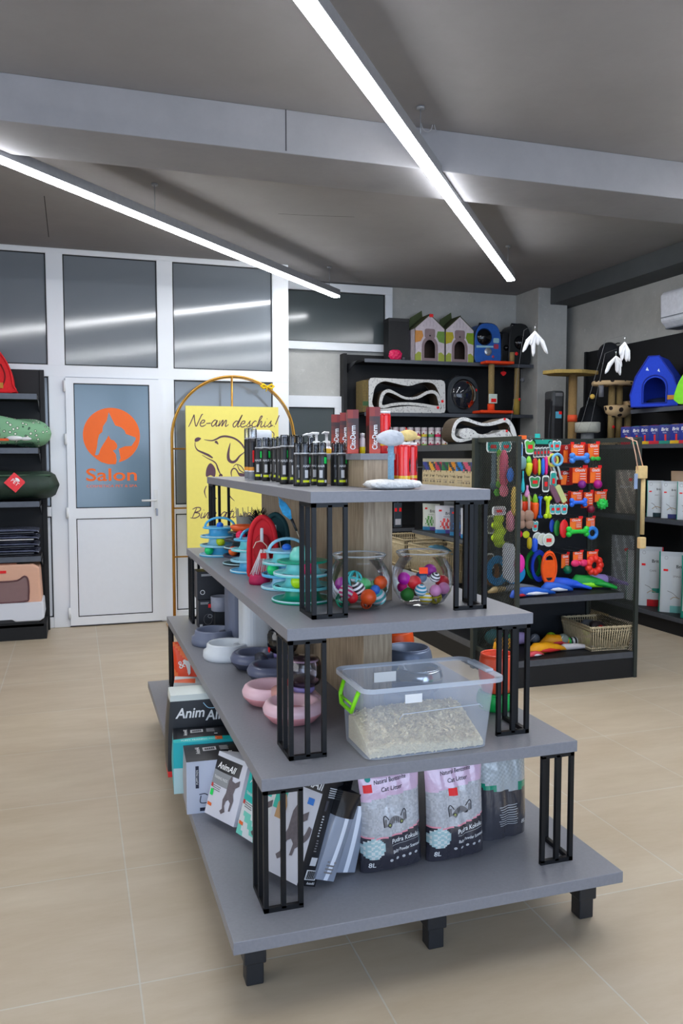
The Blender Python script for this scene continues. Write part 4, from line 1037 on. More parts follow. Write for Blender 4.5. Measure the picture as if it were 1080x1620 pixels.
# ============================================================ THIRD SHELF (bowls, feeders, tub)
def bowl_bm(r=0.08, h=0.055, col=None, n=32):
    b = MB()
    b.lathe([(r*0.62, 0), (r*0.80, 0.004), (r*0.98, h*0.42), (r, h*0.62), (r*0.93, h*0.90), (r*0.86, h), (r*0.78, h*0.97), (r*0.70, h*0.55), (r*0.55, h*0.30), (0.001, h*0.26)], n, (0, 0, 0), caps=True)
    return b
def twin_bowl(label, loc, rz, cbase, cfoot, ccap, tint):
    t = thing('waterer_bowl', label, 'pet bowl', loc, rz)
    m1 = mat(cbase[0], cbase[1], 0.3, 0, 0.02); m2 = mat(cfoot[0], cfoot[1], 0.35, 0, 0.02)
    for q, (x, y) in enumerate(((-0.02, -0.10), (-0.045, 0.105))):
        b = MB(); b.lathe([(0.055, 0), (0.07, 0.006), (0.090, 0.028), (0.092, 0.036)], 36, (x, y, 0), sx=1.02); f = b.build('bowl_foot', m2, t)
        b = MB(); b.lathe([(0.092, 0.034), (0.094, 0.046), (0.086, 0.062), (0.078, 0.068), (0.066, 0.064), (0.055, 0.040), (0.03, 0.030), (0.001, 0.028)], 36, (x, y, 0), sx=1.02, caps=False); b.build('bowl', m1, t)
    b = MB(); b.tube([(-0.035, -0.03, 0.05), (-0.04, 0.035, 0.055)], [0.022, 0.026], 12); b.build('link', mat(cbase[0]+'_link', ccap, 0.35), t)
    b = MB(); b.box(0.0, 0.10, -0.05, 0.075, 0.0, 0.055); b.build('bottle_seat', m1, t, bevel=0.02)
    b = MB(); b.lathe([(0.030, 0.058), (0.036, 0.064), (0.036, 0.078)], 24, (0.045, 0.01, 0)); b.build('bottle_collar', mat('lavender_cap', (140, 128, 186), 0.4), t)
    b = MB(); b.lathe([(0.036, 0.078), (0.052, 0.088), (0.060, 0.11), (0.060, 0.15), (0.052, 0.168)], 32, (0.045, 0.01, 0), caps=False); b.lathe([(0.052, 0.168), (0.045, 0.174), (0.001, 0.176)], 32, (0.045, 0.01, 0), caps=False)
    b.build('water_bottle', glassy(cbase[0]+'_bottle', tint, 0.05, a0=0.05), t)
    b = MB(); b.lathe([(0.050, 0.1635), (0.044, 0.170), (0.001, 0.171)], 32, (0.045, 0.01, 0)); b.build('bottle_base', mat(cbase[0]+'_disc', tuple(min(255, x+10) for x in cbase[1]), 0.35), t)
    b = MB(); b.box(-0.012, -0.009, -0.008, 0.014, 0.085, 0.105); b.build('price_sticker', m_red, t)
    return t
twin_bowl('pink double pet bowl with inverted clear water bottle, behind the front left cage', (0.655, 2.56, Z1), 0.0, ('pink_plastic', (228, 190, 200)), ('rose_plastic', (206, 140, 146)), (214, 158, 150), (0.8, 0.78, 0.86))
twin_bowl('dark grey double pet bowl with an inverted smoked water bottle, behind the pink one', (0.700, 3.03, Z1), 0.0, ('slate_plastic', (98, 104, 128)), ('dark_slate_plastic', (52, 56, 74)), (56, 60, 74), (0.35, 0.35, 0.38))
def feeder(label, loc, rz, c, cd):
    t = thing('gravity_feeder', label, 'pet feeder', loc, rz)
    m = mat(c[0], c[1], 0.35, 0, 0.02)
    b = MB(); b.lathe([(0.098, 0), (0.102, 0.012), (0.100, 0.034), (0.088, 0.042), (0.086, 0.060), (0.080, 0.066), (0.072, 0.060), (0.068, 0.030), (0.001, 0.022)], 40, (0, 0, 0)); b.build('bowl', m, t)
    b = MB()
    q = rrect(0.055, 0.185, -0.075, 0.075, 0.045, 6); b.prism(q, 0.0, 0.325, 'z'); b.build('hopper', m, t, bevel=0.006)
    b = MB(); b.box(0.03, 0.06, -0.045, 0.045, 0.0, 0.05); b.build('spout', mat(c[0]+'_inner', cd, 0.5), t, bevel=0.008)
    return t
feeder('slate grey gravity feeder with a tall hopper, in front of the black product boxes', (0.575, 3.62, Z1), 0.05, ('grey_feeder', (112, 120, 142)), (60, 66, 84))
feeder('white gravity feeder with a tall hopper, between the grey feeder and the grey double bowl', (0.585, 3.34, Z1), 0.05, ('white_feeder', (214, 220, 226)), (170, 176, 184))
def c_blkbox(f, u, v): return (30, 31, 38)
pr_ = [('front', '#line', [(0.02*math.cos(a/12*2*PI), 0.025*math.sin(a/12*2*PI)) for a in range(13)], 0.045, 0.05, m_greyfur, dict(w=0.0015)), ('front', '#line', [(0.010*math.cos(a/12*2*PI), 0.008*math.sin(a/12*2*PI)) for a in range(13)], 0.055, 0.065, m_greyinkl, dict(w=0.0015)), ('front', '#rect', (0.016, 0.018), 0.055, 0.115, m_red), ('front', '#lines', (0.04, 2, 0.006), 0.03, 0.13, m_greyinkl), ('front', '#rect', (0.014, 0.014), 0.012, 0.02, m_greyinkl)]
pack('boxed_fountain', 'lower matte black product box with a red sticker, far end of the third shelf', 'box', (0.632, 3.99, Z1), (0, 0, -0.06), 0.16, 0.14, 0.142, c_blkbox, pr_, bulge=0.0005, n=4, film=m_paint)
pack('boxed_fountain', 'upper matte black product box, stacked on the other at the far end', 'box', (0.632, 3.995, Z1+0.1435), (0, 0, -0.02), 0.17, 0.11, 0.135, c_blkbox, [('front', '#lines', (0.06, 2, 0.006), 0.05, 0.12, m_winK), ('front', '#line', [(0.010*math.cos(a/12*2*PI), 0.010*math.sin(a/12*2*PI)) for a in range(13)], 0.025, 0.035, m_winK, dict(w=0.003))], bulge=0.0005, n=4)
t = thing('pet_bowl', 'light grey deep pet bowl at the edge of the black boxes on the third shelf', 'pet bowl', (0.645, 3.865, Z1+0.10))
b = MB(); b.lathe([(0.042, 0), (0.045, 0.004), (0.047, 0.068), (0.041, 0.070), (0.038, 0.015), (0.001, 0.010)], 28); b.build('bowl', mat('pale_grey_plastic', (150, 154, 170), 0.35), t)
MB().box(-0.03, 0.03, -0.02, 0.03, -0.10, 0.0).build('pedestal', m_dark, t)

# --- clear storage tub with wood shavings
t = thing('storage_tub', 'translucent plastic storage tub with a green clip, on the third shelf front edge', 'storage box', (0.925, 2.158, Z1))
def tubwall(b, x0, x1, y0, y1, X0, X1, Y0, Y1, z0, z1, th=0.003, r=0.03):
    lo = rrect(x0, x1, y0, y1, r); hi = rrect(X0, X1, Y0, Y1, r); n = len(lo)
    loi = rrect(x0+th, x1-th, y0+th, y1-th, r-th); hii = rrect(X0+th, X1-th, Y0+th, Y1-th, r-th)
    vs = [(p[0], p[1], z0) for p in lo]+[(p[0], p[1], z1) for p in hi]
    b.add(vs, [(i, (i+1) % n, (i+1) % n+n, i+n) for i in range(n)], True)
b = MB(); tubwall(b, -0.188, 0.182, -0.098, 0.105, -0.197, 0.197, -0.122, 0.118, 0.002, 0.205)
lo = rrect(-0.188, 0.182, -0.098, 0.105, 0.03); b.add([(p[0], p[1], 0.002) for p in lo], [tuple(range(len(lo)))[::-1]])
b.build('tub_body', m_tub, t)
b = MB(); r0 = rrect(-0.197, 0.197, -0.122, 0.118, 0.03); r1 = rrect(-0.212, 0.218, -0.136, 0.130, 0.035); n = len(r0)
vs = [(p[0], p[1], 0.203) for p in r0]+[(p[0], p[1], 0.209) for p in r1]+[(p[0], p[1], 0.196) for p in r1]
b.add(vs, [(i, (i+1) % n, (i+1) % n+n, i+n) for i in range(n)]+[(i+n, (i+1) % n+n, (i+1) % n+2*n, i+2*n) for i in range(n)], False); b.build('rim', m_tubrim, t)
b = MB(); b.box(0.19, 0.216, -0.06, 0.06, 0.205, 0.216); b.build('handle_ledge', m_tubrim, t, bevel=0.004)
b = MB(); 
pp = [(-0.200, -0.065, 0.185), (-0.212, -0.06, 0.15), (-0.214, -0.045, 0.125), (-0.214, 0.045, 0.125), (-0.212, 0.06, 0.15), (-0.200, 0.065, 0.185)]
b.tube(pp, 0.006, 8); b.tube([(-0.213, -0.045, 0.145), (-0.213, 0.045, 0.145)], 0.004, 6); b.build('green_clip', mat('lime_plastic', (130, 220, 20), 0.35), t)
b = MB(); b.box(-0.085, -0.035, -0.121, -0.1195, 0.158, 0.182); b.build('label', m_winK, t)
b = MB(); b.box(-0.09, -0.02, 0.1100, 0.1118, 0.155, 0.185); b.build('label', m_winK, t)
b = MB(); b.tube([(-0.10, -0.117, 0.115), (-0.09, -0.118, 0.128), (0.14, -0.119, 0.135), (0.15, -0.1185, 0.125)], 0.0015, 6); b.build('moulded_line', m_tubrim, t)
# shavings: countless chips, one object
b = MB(); random.seed(11)
def heap_z(u, v):
    return 0.026+0.062*min(1, v*1.25)**0.8+0.012*math.sin(u*5+0.6)*math.sin(v*3+0.4)-0.016*abs(2*u-1)**4*(1 if u < 0.5 else 0.4)
def heap(u, v):
    t = min(1, v*6, (1-v)*6); q = min(1, u*8, (1-u)*8)
    return (-0.176+0.346*u, -0.086+0.179*v, heap_z(u, v)+random.uniform(-0.0035, 0.0035)*t*q)
b.grid(heap, 60, 34, smooth=False)
N_ = 60
for f in (lambda u, w: (-0.176+0.346*u, -0.086, 0.004+(heap_z(u, 0)-0.004)*w+random.uniform(-0.001, 0.001)), lambda u, w: (-0.176, 0.093-0.179*u, 0.004+(heap_z(0, 1-u)-0.004)*w), lambda u, w: (0.170, -0.086+0.179*u, 0.004+(heap_z(1, u)-0.004)*w)):
    b.grid(f, N_, 8, smooth=False)
for k in range(2600):
    u = random.random(); v = random.random()*0.98+0.01
    front = random.random() < 0.12
    x = -0.172+0.338*u; y = -0.087 if front else -0.086+0.179*v
    z = random.uniform(0.006, heap_z(u, 0)) if front else heap_z(u, v)+random.uniform(0, 0.006)
    s = random.uniform(0.003, 0.007); a = Vector((random.uniform(-1, 1), random.uniform(-1, 1) if not front else 0.1, random.uniform(-0.5, 0.5))).normalized()*s; c = a.cross(Vector((0.2, 0.3 if not front else 1, 1 if not front else 0.1))).normalized()*s*0.6
    p = Vector((x, y, z)); b.add([p-a-c, p+a-c, p+a+c, p-a+c], [(0, 1, 2, 3)])
o = b.build('wood_shavings', mat('pale_wood_chips', (252, 232, 190), 0.8, 0, 0.12, 220, bump=0.6), None, loc=(0.925, 2.158, Z1))
tag(o, 'heap of pale wood shavings filling the bottom of the translucent tub', 'wood shavings'); o['kind'] = 'stuff'

# --- bowls behind and beside the tub
def single_bowl(label, loc, r, h, c, metal=0.0, rough=0.35, name='pet_bowl'):
    t = thing(name, label, 'pet bowl', loc)
    m = mat('bowl_%d_%d_%d' % c, c, rough, metal, 0.03)
    bowl_bm(r, h).build('bowl', m, t)
    b = MB(); b.tube([(r*0.84*math.cos(2*PI*i/32), r*0.84*math.sin(2*PI*i/32), h*0.99) for i in range(32)], 0.004, 6, closed=True); b.build('rim', m, t)
    return t
single_bowl('orange pet bowl behind the steel blue one on the third shelf', (1.245, 3.13, Z1), 0.078, 0.115, (232, 84, 24))
single_bowl('steel blue shallow pet bowl in front of the orange one on the third shelf', (1.205, 2.90, Z1), 0.095, 0.095, (120, 134, 160), 0.3)
single_bowl('polished steel bowl seen through the translucent tub, nearest behind it', (1.15, 2.66, Z1), 0.085, 0.08, (190, 196, 206), 0.9, 0.15)
single_bowl('grey blue bowl seen through the tub next to the polished steel bowl', (1.02, 2.44, Z1), 0.085, 0.075, (96, 106, 130))
t = single_bowl('tall orange pet bowl right of the translucent tub', (1.300, 2.37, Z1+0.060), 0.060, 0.125, (244, 92, 60))
t2 = single_bowl('green pet bowl under the tall orange one, right of the tub', (1.297, 2.37, Z1), 0.064, 0.059, (24, 178, 84))
# ============================================================ SECOND SHELF: toys
def track_tower(label, loc, rz, r, tiers, cols, balls, top='arch', h0=0.052):
    """round cat toy: stacked discs with a ball channel, a hub between them, and an ornament on top"""
    t = thing('ball_track_tower', label, 'cat toy', loc, rz)
    z = 0.0
    for k in range(tiers):
        R = r*(1-0.03*k); c = cols[k % len(cols)]; m = mat('track_%d_%d_%d' % c, c, 0.3, 0, 0.02)
        b = MB()
        b.lathe([(R*0.72, z+0.004), (R*0.98, z), (R, z+0.003), (R*0.985, z+0.008), (R*0.90, z+0.0075), (R*0.74, z+0.006), (R*0.62, z+0.012), (R*0.56, z+0.022), (R*0.54, z+h0-0.004)], 44, caps=False)
        b.lathe([(0.001, z+0.002), (R*0.72, z+0.004)], 32, caps=False)
        tr = b.build('track_disc', m, t)
        b = MB(); b.tube([(R*0.97*math.cos(2*PI*i/48), R*0.97*math.sin(2*PI*i/48), z+0.0075) for i in range(48)], 0.0028, 6, closed=True)
        b.build('rim', mat('rim_pale', (186, 224, 232), 0.3) if k % 2 == 0 else m, tr)
        for q in range(3 if k else 0):
            a = 2*PI*q/3+k*0.7; b = MB(); pts = [(R*rr*math.cos(a+da), R*rr*math.sin(a+da)) for rr, da in ((0.80, -0.25), (0.80, 0), (0.80, 0.25), (0.92, 0.22), (0.92, 0), (0.92, -0.22))]
            b.prism(pts, z+0.0075, z+0.0095, 'z'); b.build('slot', mat('slot_dark', (30, 70, 90), 0.6), tr)
        z += h0
    for (lvl, ang, c) in balls:
        R = r*(1-0.03*lvl); m = mat('ball_%d_%d_%d' % c, c, 0.35, 0, 0.02)
        b = MB(); b.ball((R*0.76*math.cos(ang), R*0.76*math.sin(ang), lvl*h0+0.008+0.021), 0.021, n=20, m=14); b.build('ball', m, t)
    m = mat('track_%d_%d_%d' % cols[0], cols[0], 0.3, 0, 0.02); R = r*(1-0.07*tiers)
    b = MB(); b.lathe([(R*0.5, z), (R*1.02, z-0.001), (R*1.04, z+0.005), (R*0.9, z+0.006), (0.001, z+0.008)], 40); b.build('top_disc', m, t)
    if top == 'arch':
        b = MB(); b.tube([(R*0.9*math.cos(PI*i/14), 0, z+0.006+R*0.55*math.sin(PI*i/14)) for i in range(15)], 0.0055, 8); b.build('arch_handle', m, t)
        b = MB(); b.ball((0, 0, z+0.014), 0.017, sz=0.8); b.build('top_ball', mat('ball_30_110_220', (30, 110, 220), 0.35), t)
    elif top == 'dome':
        b = MB(); b.lathe([(0.042, z+0.004), (0.040, z+0.025), (0.028, z+0.045), (0.001, z+0.052)], 28); b.build('top_dome', mat('aqua_dome', (120, 214, 200), 0.3), t)
    elif top == 'bowl':
        b = MB(); b.lathe([(0.02, z+0.004), (0.05, z+0.01), (0.062, z+0.028), (0.055, z+0.034), (0.03, z+0.018), (0.001, z+0.016)], 30); b.build('top_dish', mat('orange_dish', (236, 96, 40), 0.4), t)
    return t
AQ = (116, 216, 220); GR = (10, 150, 118); BL = (84, 182, 228); DK = (40, 60, 66); LB = (150, 212, 234)
track_tower('large aqua and green ball track tower with a green base, behind the front left cage', (0.690, 2.545, Z2), 0.3, 0.100, 3, [GR, AQ, AQ], [(1, -2.35, (170, 220, 20)), (2, -1.9, (226, 30, 110))], 'dome', 0.042)
track_tower('light blue ball track tower with arch handle, between the aqua one and the red toy', (0.706, 2.815, Z2), 0.1, 0.092, 3, [LB, BL, AQ], [(1, -2.7, (20, 206, 120))], 'arch', 0.043)
track_tower('pale blue ball track tower with arch handle, partly behind the hanging white strings', (0.672, 3.26, Z2), 0.6, 0.088, 3, [BL, LB, AQ], [], 'arch', 0.043)
track_tower('dark green and black ball track tower with an orange dish on top', (0.690, 3.50, Z2), 0.0, 0.095, 4, [DK, (50, 46, 66), DK, (36, 50, 60)], [(1, -2.5, (230, 100, 40)), (3, -2.0, (240, 30, 90))], 'bowl', 0.034)
track_tower('sky blue ball track tower at the far end of the second shelf', (0.645, 3.86, Z2), -0.3, 0.098, 3, [BL, LB, BL], [(0, -2.2, (20, 206, 120)), (1, -1.4, (190, 214, 30))], 'arch', 0.043)
# red padded arch toy with string fringe
def arch_toy(label, loc, rz, c, strings=True):
    t = thing('scratch_arch', label, 'cat toy', loc, rz, s=0.88)
    m = mat('felt_%d_%d_%d' % c, c, 0.75, 0, 0.06, 50, bump=0.15)
    out = smooth_loop([(-0.052, 0.0), (0.052, 0.0), (0.062, 0.07), (0.060, 0.16), (0.044, 0.235), (0.0, 0.272), (-0.044, 0.235), (-0.060, 0.16), (-0.062, 0.07)], 5)
    out = [(x_, max(0.0, z_)) for x_, z_ in out]
    b = MB(); b.prism(out, -0.006, 0.022, 'y'); b.build('shield_pad', m, t, bevel=0.008)
    b = MB(); b.tube([(x_*0.93, -0.008, 0.012+z_*0.95) for x_, z_ in out], 0.011, 10, closed=True); b.build('padded_rim', m, t)
    b = MB(); b.ball((0.0, -0.012, 0.13), 0.040, 1.0, 0.6, 1.75); b.build('inner_pad', mat('felt_inner_%d_%d_%d' % c, tuple(int(x*0.78) for x in c), 0.8), t)
    b = MB(); b.box(-0.007, 0.007, -0.037, -0.030, 0.165, 0.225); b.build('slot_tag', mat('pale_tag', (200, 206, 214), 0.5), t, bevel=0.004)
    b = MB(); b.tube([(-0.036, -0.040, 0.14), (-0.024, -0.042, 0.165), (0.0, -0.044, 0.172), (0.022, -0.042, 0.15), (0.030, -0.040, 0.10), (0.01, -0.044, 0.075)], 0.002, 6); b.build('stitching', mat('cream_thread', (226, 214, 200), 0.7), t)
    return t
arch_toy('red padded arch-shaped cat toy on the second shelf, with a grey slot tag', (0.668, 3.03, Z2), -0.35, (206, 26, 40))
arch_toy('dark teal padded arch-shaped cat toy behind the red one', (0.745, 3.15, Z2), -0.30, (16, 66, 72))
t = thing('string_teaser', 'magenta half-ball cat teaser with a fringe of white strings, in front of the red arch', 'cat toy', (0.632, 2.93, Z2))
b = MB(); b.lathe([(0.036, 0), (0.040, 0.012), (0.034, 0.032), (0.018, 0.042), (0.001, 0.044)], 24); b.build('half_ball', mat('magenta_felt', (176, 20, 76), 0.6), t)
b = MB(); random.seed(5)
for i in range(34):
    a = random.uniform(0, 6.28); r0_ = random.uniform(0.005, 0.02); r1_ = random.uniform(0.024, 0.042)
    b.tube([(0.015+r0_*math.cos(a), r0_*math.sin(a), 0.125), (0.01+(r0_+r1_)/2*math.cos(a), (r0_+r1_)/2*math.sin(a), 0.085), (r1_*math.cos(a), r1_*math.sin(a)*0.9, 0.035)], 0.0013, 4)
s = b.build('string_fringe', mat('white_string', (224, 222, 226), 0.7), t); s['kind'] = 'stuff'
b = MB(); b.box(0.0, 0.022, -0.022, -0.018, 0.095, 0.115); b.build('price_sticker', m_red, t)
# small basket of sticks with dark fluff
t = thing('stick_pot', 'small grey pot of chew sticks with a black fluffy tuft, behind the orange dish', 'pot', (0.75, 3.75, Z2))
b = MB(); b.lathe([(0.035, 0), (0.048, 0.19), (0.044, 0.19), (0.032, 0.01)], 20); b.build('pot', mat('grey_pot', (140, 140, 136), 0.7), t)
b = MB(); random.seed(9)
for i in range(22):
    a = random.uniform(0, 6.28); b.tube([(0.02*math.cos(a), 0.02*math.sin(a), 0.02), (0.05*math.cos(a), 0.04*math.sin(a), random.uniform(0.2, 0.235))], 0.0017, 5)
b.build('sticks', mat('pale_sticks', (206, 196, 160), 0.7), t)['kind'] = 'stuff'
t = thing('fluffy_toy', 'black fluffy tufted cat toy standing beside the stick pot', 'cat toy', (0.775, 3.60, Z2))
b = MB(); random.seed(4)
b.ball((0, 0, 0.13), 0.032, 1, 1, 2.4)
for i in range(260):
    a = random.uniform(0, 6.28); z = random.uniform(0.05, 0.22); w_ = 0.032*math.sqrt(max(0.05, 1-((z-0.13)/0.1)**2))
    b.tube([(w_*0.8*math.cos(a), w_*0.8*math.sin(a), z), ((w_+0.016)*math.cos(a), (w_+0.016)*math.sin(a), z+0.02)], [0.002, 0.0004], 3)
b.build('fluff', mat('black_fur', (22, 18, 18), 0.9), t)
b = MB(); b.lathe([(0.03, 0), (0.03, 0.012), (0.008, 0.02), (0.008, 0.06)], 16); b.build('base', m_dark, t)
# feather wand
t = thing('feather_wand', 'cat wand with a fanned blue feather tip, rising from behind the aqua tower', 'cat toy', (0, 0, 0))
p = [U(440, 786, 'y', 2.62), U(452, 806, 'y', 2.62), U(461, 823, 'y', 2.61), U(469, 840, 'y', 2.6), U(478, 862, 'y', 2.6), U(484, 885, 'y', 2.6), U(486, 930, 'y', 2.6)]
base = Vector((p[-1].x, 2.6, Z2)); t.location = base
L_ = [q-base for q in p]
b = MB(); ax = (L_[0]-L_[2]); n_ = Vector((ax.z, 0, -ax.x)).normalized()
for k in range(-3, 4):
    tip = L_[0]+n_*0.0022*k*1.6-ax.normalized()*abs(k)*0.008; mid = (L_[2]+tip)/2+n_*0.0022*k
    b.tube([L_[2], mid, tip], [0.002, 0.0034, 0.001], 6)
b.build('feather', mat('blue_feather', (60, 170, 226), 0.6, 0, 0.25, 80), t)
MB().tube([L_[2]+Vector((0, 0, 0.004)), L_[3]], [0.005, 0.0042], 10).build('grip', m_dark, t)
MB().tube([L_[3], L_[4], L_[5], L_[6], Vector((0, 0, 0.002))], 0.0012, 6).build('wire', mat('pale_wire', (196, 190, 170), 0.4, 0.4), t)

# --- glass jars full of small toys
def jar(label, loc):
    t = thing('glass_jar', label, 'glass bowl', loc)
    b = MB(); b.lathe([(0.001, 0.004), (0.05, 0.003), (0.068, 0.012), (0.090, 0.045), (0.0975, 0.080), (0.092, 0.115), (0.076, 0.140), (0.072, 0.148), (0.080, 0.158), (0.083, 0.164), (0.080, 0.167)], 48, caps=False)
    b.build('bowl', m_jar, t)
    MB().tube([(0.0815*math.cos(2*PI*i/40), 0.0815*math.sin(2*PI*i/40), 0.166) for i in range(40)], 0.0022, 6, closed=True).build('rim', mat('jar_rim', (200, 206, 210), 0.1, 0, 0, alpha=0.5), t); return t
J1 = Vector((0.818, 2.357, Z2)); J2 = Vector((1.028, 2.357, Z2))
j1 = jar('left round glass bowl of small toys, mostly orange, green and striped ones', J1)
j2 = jar('right round glass bowl of small toys with an orange price sticker near the rim', J2)
b = MB(); b.box(-0.012, 0.014, -0.002, 0, -0.009, 0.011); b.build('price_sticker', mat('orange_sticker', (250, 70, 20), 0.5), j2, loc=(-0.035, -0.086, 0.118), rot=(-0.5, 0, -0.35))
def toyball(label, J, x, y, z, r, c, style='plain', c2=(240, 240, 240), grp=None, flat=1.0):
    t = thing('toy_ball', label, 'cat toy', (J.x+x, J.y+y, J.z+z), random.uniform(0, 3), grp, rot=(random.uniform(-0.5, 0.5), random.uniform(-0.5, 0.5), random.uniform(0, 3)))
    b = MB()
    if style == 'stripe':
        nb = 10
        prof = [(max(1e-6, r*math.sin(PI*j/20)), -r*math.cos(PI*j/20)*flat) for j in range(21)]
        b.lathe(prof, 18, col=[(c if (j//2) % 2 else c2) for j in range(20)], caps=False); b.build('ball', m_paint, t)
    elif style == 'lattice':
        for k in range(3):
            M_ = Matrix.Rotation(PI/3*k, 4, 'Z') @ Matrix.Rotation(PI/2, 4, 'X')
            b.tube([M_ @ Vector((r*math.cos(2*PI*i/20), r*math.sin(2*PI*i/20), 0)) for i in range(20)], r*0.13, 6, closed=True)
        b.tube([(r*math.cos(2*PI*i/20), r*math.sin(2*PI*i/20), 0) for i in range(20)], r*0.13, 6, closed=True)
        b.build('lattice', mat('toy_%d_%d_%d' % c, c, 0.4), t); MB().ball((0, 0, 0), r*0.4).build('bell', mat('toy_%d_%d_%d' % c2, c2, 0.3), t)
    else:
        b.ball((0, 0, 0), r, sz=flat, n=20, m=12); b.build('ball', mat('toy_%d_%d_%d' % c, c, 0.45, 0, 0.05), t)
    return t
random.seed(21)
OR = (244, 88, 20); GN = (40, 176, 80); PK = (232, 24, 140); RD = (214, 24, 36); YL = (240, 210, 30); TQ = (70, 190, 190); PU = (160, 40, 150); BU = (40, 100, 190); LP = (232, 150, 196); BK = (36, 36, 42)
left = [('orange toy ball at the front of the left glass bowl', 0.012, -0.052, 0.042, 0.024, OR, 'plain'), ('orange lattice toy at the bottom front of the left glass bowl', 0.008, -0.045, 0.022, 0.016, OR, 'lattice'),
        ('turquoise and white striped ball low at the right in the left glass bowl', 0.050, -0.030, 0.036, 0.026, TQ, 'stripe'), ('blue and black striped ball at the base of the left glass bowl', 0.030, -0.010, 0.022, 0.018, BK, 'stripe'),
        ('green toy ball in the middle of the left glass bowl', 0.018, 0.010, 0.068, 0.024, GN, 'plain'), ('orange toy ball high at the right side of the left glass bowl', 0.066, -0.012, 0.078, 0.021, OR, 'plain'), ('green toy ball at the right side of the left glass bowl', 0.060, 0.020, 0.060, 0.022, GN, 'plain'),
        ('pink and white striped ball at the left of the left glass bowl', -0.055, -0.040, 0.060, 0.022, (226, 60, 130), 'stripe'), ('green lattice toy at the left of the left glass bowl', -0.058, -0.022, 0.032, 0.022, (30, 130, 100), 'lattice'),
        ('red toy ball behind the cage bar in the left glass bowl', -0.034, -0.032, 0.040, 0.019, RD, 'plain'), ('black ball with white stripes in the centre of the left glass bowl', -0.010, -0.020, 0.062, 0.022, BK, 'stripe'),
        ('blue toy ball at the centre right of the left glass bowl', 0.036, -0.046, 0.062, 0.015, BU, 'plain'), ('teal ring ball on top of the toys in the left glass bowl', -0.012, 0.016, 0.088, 0.024, TQ, 'lattice'),
        ('dark grey toy ball low in the back of the left glass bowl', -0.02, 0.04, 0.036, 0.024, (60, 62, 72), 'plain'), ('magenta toy ball at the back left of the left glass bowl', -0.045, 0.03, 0.072, 0.022, PU, 'plain')]
right = [('pale pink toy ball at the front of the right glass bowl, left of its twin', 0.018, -0.060, 0.052, 0.0185, LP, 'plain'), ('pale pink toy ball at the front of the right glass bowl, right of its twin', 0.050, -0.050, 0.056, 0.0185, LP, 'plain'),
         ('yellow and red striped ball at the bottom of the right glass bowl', -0.006, -0.040, 0.026, 0.020, YL, 'stripe'), ('turquoise and white striped ball in the right glass bowl', -0.028, -0.052, 0.054, 0.019, (60, 160, 190), 'stripe'),
         ('red toy ball in the middle of the right glass bowl', -0.036, -0.020, 0.074, 0.022, RD, 'plain'), ('magenta toy ball at the left top of the right glass bowl', -0.066, -0.010, 0.086, 0.020, (214, 30, 190), 'plain'),
         ('green toy ball low at the left of the right glass bowl', -0.055, -0.010, 0.036, 0.022, (60, 150, 60), 'plain'), ('crimson toy ball at the right of the right glass bowl', 0.066, -0.005, 0.068, 0.022, (196, 16, 40), 'plain'),
         ('purple toy ball on top of the toys in the right glass bowl', 0.030, 0.010, 0.104, 0.021, PU, 'plain'), ('black and white toy ball near the top of the right glass bowl', 0.030, -0.030, 0.088, 0.016, BK, 'stripe'),
         ('navy toy ball at the lower right of the right glass bowl', 0.060, 0.0, 0.034, 0.020, (40, 40, 110), 'plain'), ('yellow lattice toy at the lower right of the right glass bowl', 0.030, -0.030, 0.026, 0.019, (210, 200, 40), 'lattice'),
         ('dark blue toy ball at the top left centre of the right glass bowl', -0.008, -0.010, 0.088, 0.018, (30, 70, 110), 'plain'), ('pink toy ball low at the far left of the right glass bowl', -0.068, 0.0, 0.058, 0.016, PK, 'plain'), ('brown toy ball at the back of the right glass bowl', 0.0, 0.045, 0.045, 0.026, (120, 60, 40), 'plain')]
for lst, J, g in ((left, J1, 'small toys in the left glass bowl'), (right, J2, 'small toys in the right glass bowl')):
    for lb, x, y, z, r, c, sty in lst: toyball(lb, J, x, y, z, r, c, sty, grp=g)

